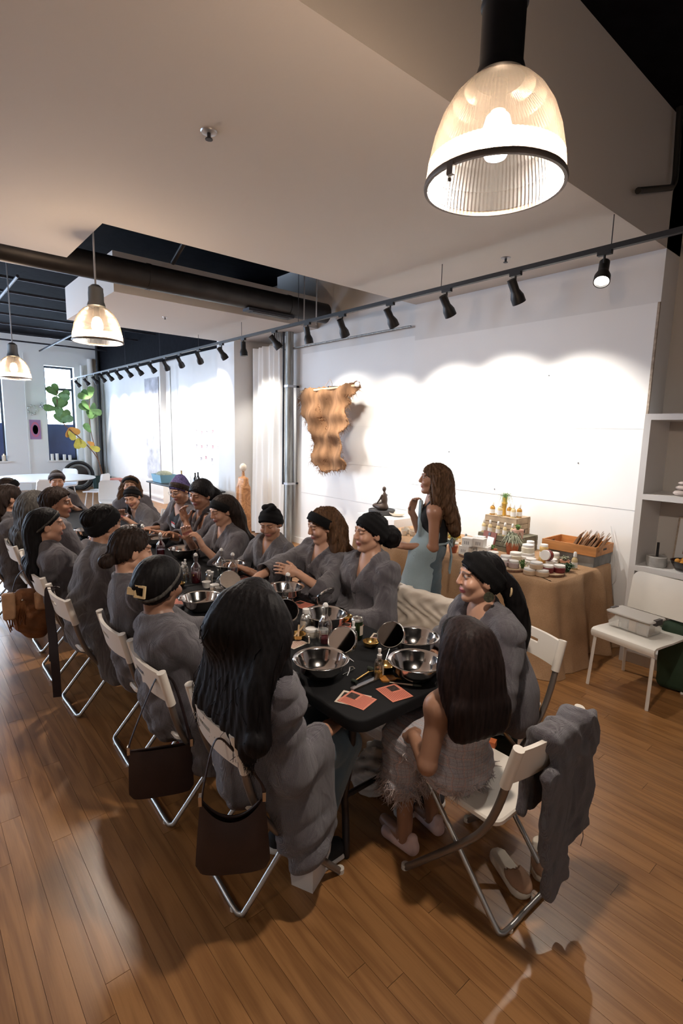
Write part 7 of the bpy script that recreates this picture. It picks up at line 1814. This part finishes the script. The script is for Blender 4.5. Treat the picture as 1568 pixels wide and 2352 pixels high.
t = thing('card_stand', 'reddish-brown card stand behind the white boxes', 'stand', (4.36, 2.90, BZ), rad(-15)); b = MB().box(-.005, .005, -.09, .09, 0, .20); b.xf(Matrix.Rotation(rad(12), 4, 'Y')); mat('stand_red', (.20, .065, .045), .6); b.build('board', 'stand_red', t, smooth=False); b = MB().box(-.008, -.005, -.075, .015, .02, .15); b.xf(Matrix.Rotation(rad(12), 4, 'Y')); b.build('price_sheet', 'white_plastic', t, smooth=False); b = MB().box(-.010, -.005, -.015, .015, .16, .19); b.xf(Matrix.Rotation(rad(12), 4, 'Y')); b.build('clip', 'dark_clip', t, smooth=False)
t = thing('gourd_vessel', 'brown gourd-like wooden vessel among the amber bottles', 'vessel', (4.40, 3.44, BZ)); MB().lathe([(.004, 0), (.05, .01), (.065, .05), (.05, .09), (.026, .12), (.03, .15), (.004, .155)], 22).build('body', 'bark', t)
t = thing('shell_dish', 'pale shell-like dish on the white plinth', 'dish', (4.82, 4.56, .83)); MB().lathe([(.004, 0), (.05, .004), (.088, .03), (.095, .045), (.089, .045), (.08, .032), (.045, .012), (.004, .008)], 24, cap=False, sx=1, sy=1.15).build('dish', 'cream_jar', t)
# cable loop at the wall end
tag(MB().tube(bez([(4.955, 1.99, 1.08), (4.94, 1.96, .95), (4.95, 1.93, .75), (4.94, 1.98, .62), (4.95, 2.02, .78), (4.94, 1.98, .98), (4.95, 1.93, .85), (4.95, 1.90, .58), (4.95, 2.0, .52)], 6), .004, 6).build('cable_loop', 'plaster_trim'), 'pale looped cable hanging on the wall beside the tray', 'cable')

# ---------------------------------------------------------------- plinth with seated figure
t = thing('white_plinth', 'white plinth against the wall under the seated figure', 'plinth', (4.80, 4.72, 0)); MB().box(-.22, .24, -.34, .34, 0, .828).build('block', 'board_white', t, smooth=False)
t = thing('slate_dish', 'round dark slate dish on the white plinth', 'dish', (4.79, 4.81, .829)); mat('slate', (.045, .043, .045), .7, bump=.2, bscale=60); MB().lathe([(.004, .0), (.165, 0), (.175, .01), (.175, .062), (.165, .065), (.158, .052), (.004, .048)], 40, cap=False).build('dish', 'slate', t)
mat('bronze_dark', (.055, .035, .026), .4, metal=.3, var=.2, vscale=20)
t = thing('seated_sculpture', 'dark seated figure sculpture with a slim torso in the slate dish', 'sculpture', (4.79, 4.81, .877)); F_ = Field(A3(-.12, -.14, -.01), A3(.12, .16, .36), .006)
F_.el(A3(0, -.005, .045), A3(.075, .085, .05), None, .03); F_.rc(A3(0, -.045, .05), A3(0, -.040, .22), .042, .022, .03); F_.el(A3(0, -.042, .15), A3(.045, .028, .05), None, .03); F_.rc(A3(0, -.040, .22), A3(0, -.036, .255), .014, .013, .01); F_.el(A3(0, -.032, .285), A3(.024, .027, .034), None, .008)
for q in (-1, 1): F_.rc(A3(q*.04, -.038, .205), A3(q*.055, .0, .135), .014, .010, .015); F_.rc(A3(q*.055, .0, .135), A3(q*.05, .05, .085), .010, .008, .008); F_.rc(A3(q*.03, -.01, .05), A3(q*.06, .085, .06), .03, .022, .03); F_.rc(A3(q*.06, .085, .06), A3(q*.015, .09, .095), .018, .010, .012)
F_.plane(A3(0, 0, .001), A3(0, 0, 1), A3(-1, -1, -1), A3(1, 1, 1)); P_, Q_ = F_.net(); link('figure', np_mesh('figure', P_, Q_, ['bronze_dark']), t)
tag(MB().sphere((0, 0, 0), .052, 20, 14).build('white_sphere', 'white_plastic', None, (4.79, 4.875, .985)), 'white globe held in the lap of the seated sculpture', 'ball')

# ---------------------------------------------------------------- hide on the wall
mat('hide_fur', (.27, .145, .075), .95, spec=.1, bump=.4, bscale=60, var=.35, vscale=5, stretch=(1, 2.2, .8)); mat('hide_tip', (.10, .045, .02), .9)
poly = np.array([(6.56, 2.49), (6.45, 2.515), (6.0, 2.52), (5.65, 2.50), (5.42, 2.545), (5.29, 2.56), (5.25, 2.47), (5.33, 2.40), (5.44, 2.35), (5.42, 2.28), (5.50, 2.20), (5.47, 2.08), (5.41, 1.99), (5.52, 1.91), (5.62, 1.86), (5.60, 1.70), (5.55, 1.56), (5.49, 1.44), (5.55, 1.36), (5.70, 1.33), (5.88, 1.32), (6.02, 1.27), (6.12, 1.36), (6.30, 1.43), (6.26, 1.58), (6.235, 1.72), (6.22, 1.84), (6.32, 1.92), (6.42, 2.02), (6.52, 2.12), (6.57, 2.25), (6.62, 2.36)])
def poly_sd(Y, Z):
    d = np.full(np.broadcast(Y, Z).shape, 1e9); s_ = np.ones_like(d); n_ = len(poly); j = n_-1
    for i in range(n_):
        e = poly[j]-poly[i]; wy, wz = Y-poly[i][0], Z-poly[i][1]; t_ = np.clip((wy*e[0]+wz*e[1])/(e@e), 0, 1)
        d = np.minimum(d, (wy-e[0]*t_)**2+(wz-e[1]*t_)**2)
        c1 = Z >= poly[i][1]; c2 = Z < poly[j][1]; c3 = e[0]*wz > e[1]*wy
        al = c1 & c2 & c3; no = ~c1 & ~c2 & ~c3; s_ = np.where(al | no, -s_, s_); j = i
    return s_*np.sqrt(d)
hd = thing('animal_hide', 'brown animal hide hung on the white wall beside the steel column', 'hide', (4.72, 5.95, 1.9))
F_ = Field(A3(-.17, -.75, -.68), A3(.17, .75, .70), .014); Yg = F_.ax[1][:, None]; Zg = F_.ax[2][None, :]
sd_ = poly_sd(Yg+5.95, Zg+1.9)+.007*np.sin(47*Yg+13*Zg)+.006*np.sin(91*Yg-33*Zg)
xs_ = .030*np.sin(9*Yg+2)+.022*np.sin(14*Yg+8*Zg)+.018*np.sin(21*Zg)+.035*np.exp(-((Yg-.05-.35*(Zg-.1))/.05)**2)*np.clip((Zg+.2)*6, 0, 1)+.03/(1+np.exp((Zg+.1)*40))
F_.D[:] = np.maximum(sd_[None], np.abs(F_.ax[0][:, None, None]-xs_[None])-.013).astype(np.float32)
P_, Q_ = F_.net(); link('pelt', np_mesh('pelt', P_, Q_, ['hide_fur']), hd)
rs = np.random.RandomState(7); paths = []; rr = []
n_ = len(poly)
for k in range(900):
    i = rs.randint(n_); a, b = poly[i], poly[(i+1) % n_]
    if i in (0, 1, 2, 3) and rs.rand() < .9: continue
    q = a+(b-a)*rs.rand(); out_ = nrm(np.array([(b-a)[1], -(b-a)[0]])); 
    if poly_sd(np.array([q[0]+out_[0]*.02]), np.array([q[1]+out_[1]*.02]))[0] < 0: out_ = -out_
    ln = rs.uniform(.02, .07); dr = out_*.6+rs.normal(0, .35, 2)+np.array([0, -.45]); p0 = A3(rs.uniform(-.03, .03), q[0]-5.95-out_[0]*.015, q[1]-1.9-out_[1]*.015); p2 = p0+A3(rs.normal(0, .3)*ln, dr[0]*ln, dr[1]*ln)
    paths.append(np.stack([p0, (p0+p2)/2+rs.normal(0, .004, 3), p2])); rr.append([.0028, .002, .0007])
ex = tubes_np(np.array(paths), np.array(rr), 3); link('fur_fringe', np_mesh('fur_fringe', ex[0], ex[1], ['hide_fur']), hd)
MB().tube([(.0, .05, .60), (.02, -.02, .68), (.04, -.05, .72), (.05, -.08, .66), (.03, -.10, .60)], .004, 6).build('hanging_wire', 'raw_edge', hd)
MB().tube([(0, -.05, .61), (.36, -.05, .64)], .012, 8).build('wall_peg', 'dark_steel', hd); MB().tube([(0, -.70, .60), (0, .60, .57)], .018, 10).build('hanging_pole', 'slice_face', hd); MB().sphere((-.02, -.69, .61), .035, 12, 8).build('pole_end', 'white_plastic', hd)

# ---------------------------------------------------------------- curtain, wooden figure, bar, photos
t = thing('curtain', 'long white curtain hanging between the pier and the steel column', 'curtain', (4.95, 7.85, 0)); mat('curtain_white', (.80, .79, .77), .8)
Yc = np.linspace(-.60, .56, 90); 
def cur(z):
    fl_ = 1-.10*(z/3.3); ring = []
    for y_ in Yc: ring.append((.045*math.sin(y_*34+.6*z)+.02*math.sin(y_*13+1.1*z), y_*fl_, z))
    return ring+[(x_+.006, y_, z_) for x_, y_, z_ in reversed(ring)]
MB().rings([cur(z) for z in (.02, .5, 1.0, 1.6, 2.2, 2.8, 3.30)]).build('drape', 'curtain_white', t)
t = thing('wooden_figure', 'tall carved wooden figure with a small round head beside the pier', 'sculpture', (4.50, 7.92, 0)); wood_mat('carved_wood', (.34, .15, .055), (.56, .28, .12), grain=6, rough=.5)
F_ = Field(A3(-.2, -.2, -.01), A3(.2, .2, 1.42), .012); F_.bx(A3(0, 0, .46), A3(.095, .115, .47), None, .04); F_.rc(A3(0, 0, .1), A3(0, 0, .95), .135, .085, .05); F_.bx(A3(0, 0, .98), A3(.05, .115, .10), None, .03, .06); F_.rc(A3(0, 0, 1.05), A3(0, 0, 1.17), .035, .024, .03); F_.plane(A3(0, 0, .002), A3(0, 0, 1), A3(-1, -1, -1), A3(1, 1, 2)); F_.bx(A3(-.13, 0, .45), A3(.05, .022, .6), None, .01, .0, 'cut'); P_, Q_ = F_.net(); link('torso', np_mesh('torso', P_, Q_, ['carved_wood']), t); MB().sphere((0, 0, 1.245), .062, 18, 12, (1, .9, 1.15)).build('head', 'cream_jar', t); MB().box(-.062, -.05, -.02, .02, .1, 1.05).build('pale_inlay', 'cream_jar', t, smooth=False)
br_ = thing('bar_table', 'bar table with a black top before the photo wall', 'table', (4.18, 9.7, 0)); MB().rbox(-.27, .27, -1.25, 1.25, .755, .785, .02).build('table_top', 'black_paint', br_); 
for sx in (-1, 1):
    for sy in (-1, 1): MB().tube([(sx*.22, sy*1.15, 0), (sx*.22, sy*1.15, .755)], .016, 8).build('leg', 'dark_steel', br_)
MB().box(.20, .22, -1.1, 1.1, .1, .74).build('modesty_panel', 'crate_grey', br_, smooth=False)
def wine(x, y, label, m_, lab):
    t = thing('wine_bottle', label, 'bottle', (x, y, .785), 0, 'bottles on the bar table'); MB().lathe([(.004, 0), (.037, 0), (.038, .19), (.030, .22), (.014, .25), (.013, .30), (.015, .30), (.015, .315), (.004, .315)], 20).build('glass', m_, t); MB().rings([[(.0386*math.cos(a), .0386*math.sin(a), zz) for a in [rad(120+14*k) for k in range(13)]] for zz in (.05, .15)], cap=False, closed=False).build('paper_label', lab, t)
mat('glass_dark', (.012, .014, .012), .12); mat('glass_gold', (.42, .28, .06), .15, trans=.3); mat('label_peach', (.62, .30, .20), .6)
wine(4.05, 8.85, 'dark wine bottle with a peach label on the bar table', 'glass_dark', 'label_peach'); wine(4.15, 8.95, 'dark wine bottle just behind the peach-labelled one', 'glass_dark', 'card_pink'); wine(4.05, 9.45, 'golden wine bottle with a dark neck on the bar table', 'glass_gold', 'card_cream')
for i, (x, y) in enumerate(((4.00, 8.68), (4.12, 8.70), (4.05, 9.05))):
    t = thing('glass_carafe', 'clear carafe on the bar table, %s' % ['rightmost', 'behind the rightmost', 'left of the dark bottles'][i], 'carafe', (x, y, .785), 0, 'carafes'); MB().lathe([(.004, 0), (.042, 0), (.045, .10), (.02, .17), (.018, .24), (.022, .25)], 22).build('glass', 'bottle_glass', t)
t = thing('blue_crate', 'light blue plastic crate on the far end of the bar table', 'crate', (4.15, 10.55, .785)); mat('crate_blue', (.20, .38, .48), .5); MB().rings([[(-.15, -.22, 0), (.15, -.22, 0), (.15, .22, 0), (-.15, .22, 0)], [(-.18, -.25, .16), (.18, -.25, .16), (.18, .25, .16), (-.18, .25, .16)]], cap=False).box(-.15, .15, -.22, .22, 0, .005).build('bin', 'crate_blue', t, smooth=False); F_ = Field(A3(-.2, -.28, .1), A3(.2, .28, .3), .02); F_.el(A3(0, 0, .16), A3(.15, .22, .07), None, .02); P_, Q_ = F_.net(); link('cloth_heap', np_mesh('cloth_heap', P_, Q_, ['sage_leaf']), t)
rg = random.Random(12); mat('photo_grey', (.36, .33, .34), .7, var=.7, vscale=30); mat('photo_rose', (.42, .26, .28), .7, var=.6, vscale=30)
for r_, z_ in enumerate((1.80, 1.49, 1.25)):
    for k in range((5, 6, 3)[r_]):
        y_ = 10.72-.26*k-rg.uniform(0, .04)-(.2 if r_ == 2 else 0)
        t = thing('pinned_print', 'small print pinned above the bar table, %s row, %s from the left' % (('top', 'middle', 'bottom')[r_], ORD[k]), 'print', (4.945, y_, z_+rg.uniform(-.02, .02)), 0, 'small prints pinned to the photo wall'); MB().box(0, .004, -.055, .055, -.075, .075).build('sheet', 'paper_white', t, smooth=False); MB().box(-.001, .001, -.04, .04, -.01, .055).build('photo', ('photo_grey', 'photo_rose')[k % 2], t, smooth=False)
t = thing('wall_banner', 'tall mottled grey paper banner on the far gallery wall', 'banner', (4.965, 13.3, 0)); mat('banner_grey', (.42, .42, .46), .8, var=.35, vscale=4, bump=.1, bscale=20); MB().box(0, .01, -.46, .46, .62, 3.12).build('sheet', 'banner_grey', t, smooth=False)
tag(MB().tube([(4.95, 12.05, .0), (4.95, 12.05, 3.3)], .014, 8).build('wall_pipe', 'zinc'), 'thin vertical pipe on the far white wall', 'pipe')

# ---------------------------------------------------------------- far end of the room
rt = thing('round_table', 'large round white table by the far windows', 'table', (2.45, 13.1, 0)); mat('far_white', (.74, .76, .78), .4); MB().lathe([(.005, .71), (1.0, .71), (1.02, .72), (1.02, .738), (1.0, .742), (.005, .742)], 48, cap=False).build('table_top', 'far_white', rt); MB().lathe([(.30, 0), (.30, .02), (.05, .05), (.045, .71)], 24).build('pedestal', 'far_white', rt)
def shell_chair(x, y, rz, label):
    t = thing('shell_chair', label, 'chair', (x, y, 0), rz, 'white chairs by the round table'); V = []
    b = MB(); n_ = 12; sec = []
    for (y_, z_, w_) in ((.21, .43, .20), (.10, .445, .22), (-.10, .44, .22), (-.18, .47, .22), (-.215, .60, .215), (-.24, .80, .195), (-.245, .84, .16)): sec.append([(w_*(-1+2*k/n_), y_+.03*(2*k/n_-1)**2*(1 if z_ > .46 else 0), z_+.02*(2*k/n_-1)**2*(1 if z_ < .46 else 0)) for k in range(n_+1)]+[(w_*(1-2*k/n_), y_-.014, z_-.014) for k in range(n_+1)])
    b.rings(sec).build('shell', 'far_white', t)
    for sx in (-1, 1):
        for sy in (-1, 1): MB().tube([(sx*.15, sy*.13, .44), (sx*.20, sy*.19, 0)], .012, 6).build('leg', 'far_white', t)
shell_chair(2.20, 11.75, rad(0), 'white shell chair with its back to the camera before the round table'); shell_chair(3.35, 12.55, rad(50), 'white shell chair at the right of the round table'); shell_chair(3.1, 10.55, rad(170), 'pale shell chair standing alone behind the curly woman'); shell_chair(3.05, 14.1, rad(130), 'white shell chair at the far side of the round table')
pt = thing('fiddle_leaf_fig', 'tall leaning fig with green and yellow leaves in a dark pot by the far window', 'plant', (4.60, 16.55, 0)); mat('pot_dark', (.018, .045, .042), .5); mat('fig_green', (.115, .235, .075), .5, var=.3, vscale=8); mat('fig_yellow', (.62, .55, .10), .5, var=.15, vscale=8); mat('fig_orange', (.62, .30, .06), .5)
MB().rings([[(s_*x_, s_*y_, z_) for x_, y_ in ((-.22, -.2), (.22, -.2), (.22, .2), (-.22, .2))] for s_, z_ in ((.85, 0), (1, .42), (.93, .42), (.9, .36))]).build('pot', 'pot_dark', pt, smooth=False)
MB().tube(bez([(.05, 0, .36), (-.12, 0, 1.0), (-.55, .0, 1.55), (-.95, .0, 1.95), (-1.08, 0, 2.5), (-1.07, 0, 2.85)], 5), .014, 6).tube(bez([(.03, .03, .36), (-.08, .05, 1.0), (-.22, .05, 1.7), (-.24, .05, 2.3), (-.20, .05, 2.85)], 5), .011, 6).build('stem', 'bark', pt)
def fig_leaf(c, ang, s_, m_, til):
    pts = [(0, 0), (.05, .06), (.075, .14), (.10, .22), (.085, .30), (.03, .34), (0, .335), (-.03, .34), (-.085, .30), (-.10, .22), (-.075, .14), (-.05, .06)]
    b = MB(); V = [(x_*s_, .03*math.sin(y_*7)*s_-abs(x_)*.25*s_, y_*s_) for x_, y_ in pts]+[(0, .02*s_, .17*s_)]; b.add(V, [(i, (i+1) % 12, 12) for i in range(12)]); b.add([(x_, y_+.004, z_) for x_, y_, z_ in V], [((i+1) % 12, i, 12) for i in range(12)])
    b.xf(Tm(*c) @ Matrix.Rotation(ang[1], 4, 'Z') @ Matrix.Rotation(ang[0], 4, 'Y') @ Matrix.Rotation(til, 4, 'X')); b.build('leaf', m_, pt)
rg = random.Random(8)
for (x_, z_, m_, s_, n_) in ((-1.08, 2.72, 'fig_green', 1.0, 5), (-1.08, 2.35, 'fig_green', 1.05, 5), (-1.05, 2.05, 'fig_green', 1.1, 5), (-.98, 1.95, 'fig_green', 1.0, 2), (-.80, 1.85, 'fig_orange', .9, 2), (-.62, 1.55, 'fig_yellow', 1.0, 2), (-.85, 1.75, 'fig_yellow', .9, 1), (-.22, 2.70, 'fig_green', 1.0, 4), (-.23, 2.35, 'fig_green', 1.0, 4), (-.24, 2.10, 'fig_green', .9, 3), (-.25, 1.70, 'fig_green', .95, 1), (-.36, 1.45, 'fig_orange', .7, 1), (-.30, 1.3, 'fig_yellow', .9, 1)):
    for k in range(n_):
        dn = m_ != 'fig_green'; fig_leaf((x_, rg.uniform(-.06, .06), z_), (rg.uniform(1.9, 3.6) if dn else (rg.uniform(-1.9, 1.9)), rg.uniform(-.7, .7)), s_, m_, rg.uniform(-.3, .3))
t = thing('wheel_arch', 'black wheel-like arch standing by the far window', 'wheel', (4.05, 16.9, 0)); MB().tube([(.40*math.cos(a), 0, .42+.40*math.sin(a)) for a in [2*PI*k/36 for k in range(37)]], .05, 8).build('tyre', 'black_paint', t); MB().tube([(.31*math.cos(a), 0, .42+.31*math.sin(a)) for a in [2*PI*k/36 for k in range(37)]], .035, 8).build('rim', 'lamp_grey', t); MB().lathe([(.002, -.01), (.29, -.01), (.29, .01), (.002, .01)], 32).xf(Tm(0, 0, .42) @ Matrix.Rotation(PI/2, 4, 'X')).build('disc', 'glass_dark', t)
t = thing('red_box', 'dusty red box by the plant pot at the far wall', 'box', (4.72, 15.4, 0)); mat('dusty_red', (.30, .11, .09), .7); MB().rbox(-.16, .16, -.30, .30, 0, .40, .02).build('case', 'dusty_red', t); MB().rbox(-.165, .165, -.305, .305, .36, .43, .02).build('lid', 'dusty_red', t)
for i, x_ in enumerate((3.50, 3.63, 3.83, 3.98)):
    t = thing('pillar_candle', 'white pillar candle on the right far sill, %s from the left' % ['first', 'second', 'third', 'fourth'][i], 'candle', (x_, FAR+.02, WZ0)); h_ = (.19, .20, .17, .15)[i]; MB().lathe([(.004, 0), (.045, 0), (.045, h_), (.03, h_-.008), (.004, h_-.01)], 18, cap=False).build('wax', 'white_plastic', t); MB().tube([(0, 0, h_-.01), (0, 0, h_+.012)], .002, 5).build('wick', 'print_dark', t)
t = thing('pillar_candle', 'lit stubby candle on the left far sill', 'candle', (2.27, FAR+.0, WZ0)); MB().lathe([(.004, 0), (.05, 0), (.05, .16), (.035, .15), (.004, .148)], 18, cap=False).build('wax', 'cream_jar', t); mat('flame', (1, .8, .4), .5, emit=(1, .6, .2), estr=8); MB().sphere((0, 0, .175), .012, 8, 6, (1, 1, 2)).build('flame', 'flame', t)
t = thing('ring_poster', 'small purple poster with a ring print between the far windows', 'poster', (3.10, FAR-.012, 1.76)); mat('poster_lilac', (.36, .22, .42), .7); mat('poster_blue', (.12, .06, .30), .7); mat('poster_rose', (.55, .16, .26), .7); MB().box(-.14, .14, -.006, .006, -.28, .28).build('sheet', 'poster_lilac', t, smooth=False)
b = MB().lathe([(.085, -.001), (.115, -.001), (.115, .001), (.085, .001)], 32, cap=False); b.xf(Tm(0, -.008, 0) @ Matrix.Diagonal((1, 1, 1.9, 1)) @ Matrix.Rotation(PI/2, 4, 'X')); b.build('ring_print', 'poster_rose', t); b = MB().lathe([(.001, 0), (.07, 0)], 32); b.xf(Tm(0, -.0075, 0) @ Matrix.Diagonal((1, 1, 1.9, 1)) @ Matrix.Rotation(PI/2, 4, 'X')); b.build('oval_print', 'poster_blue', t)
for i, (x_, z_) in enumerate(((3.05, 2.32), (3.32, 2.45))):
    t = thing('wall_ornament', ['clear glass ornament above the purple poster', 'small clear ornament right of the larger one'][i], 'ornament', (x_, FAR-.03, z_)); b = MB()
    for k in range(7): b.sphere((.10*math.cos(k*.9)*(1-.5*i), -.02, .12*math.sin(k*.9)*(1-.5*i)), .04, 10, 7)
    b.build('beads', 'bottle_glass', t)
print('script seconds', round(time.time()-T_START, 1))
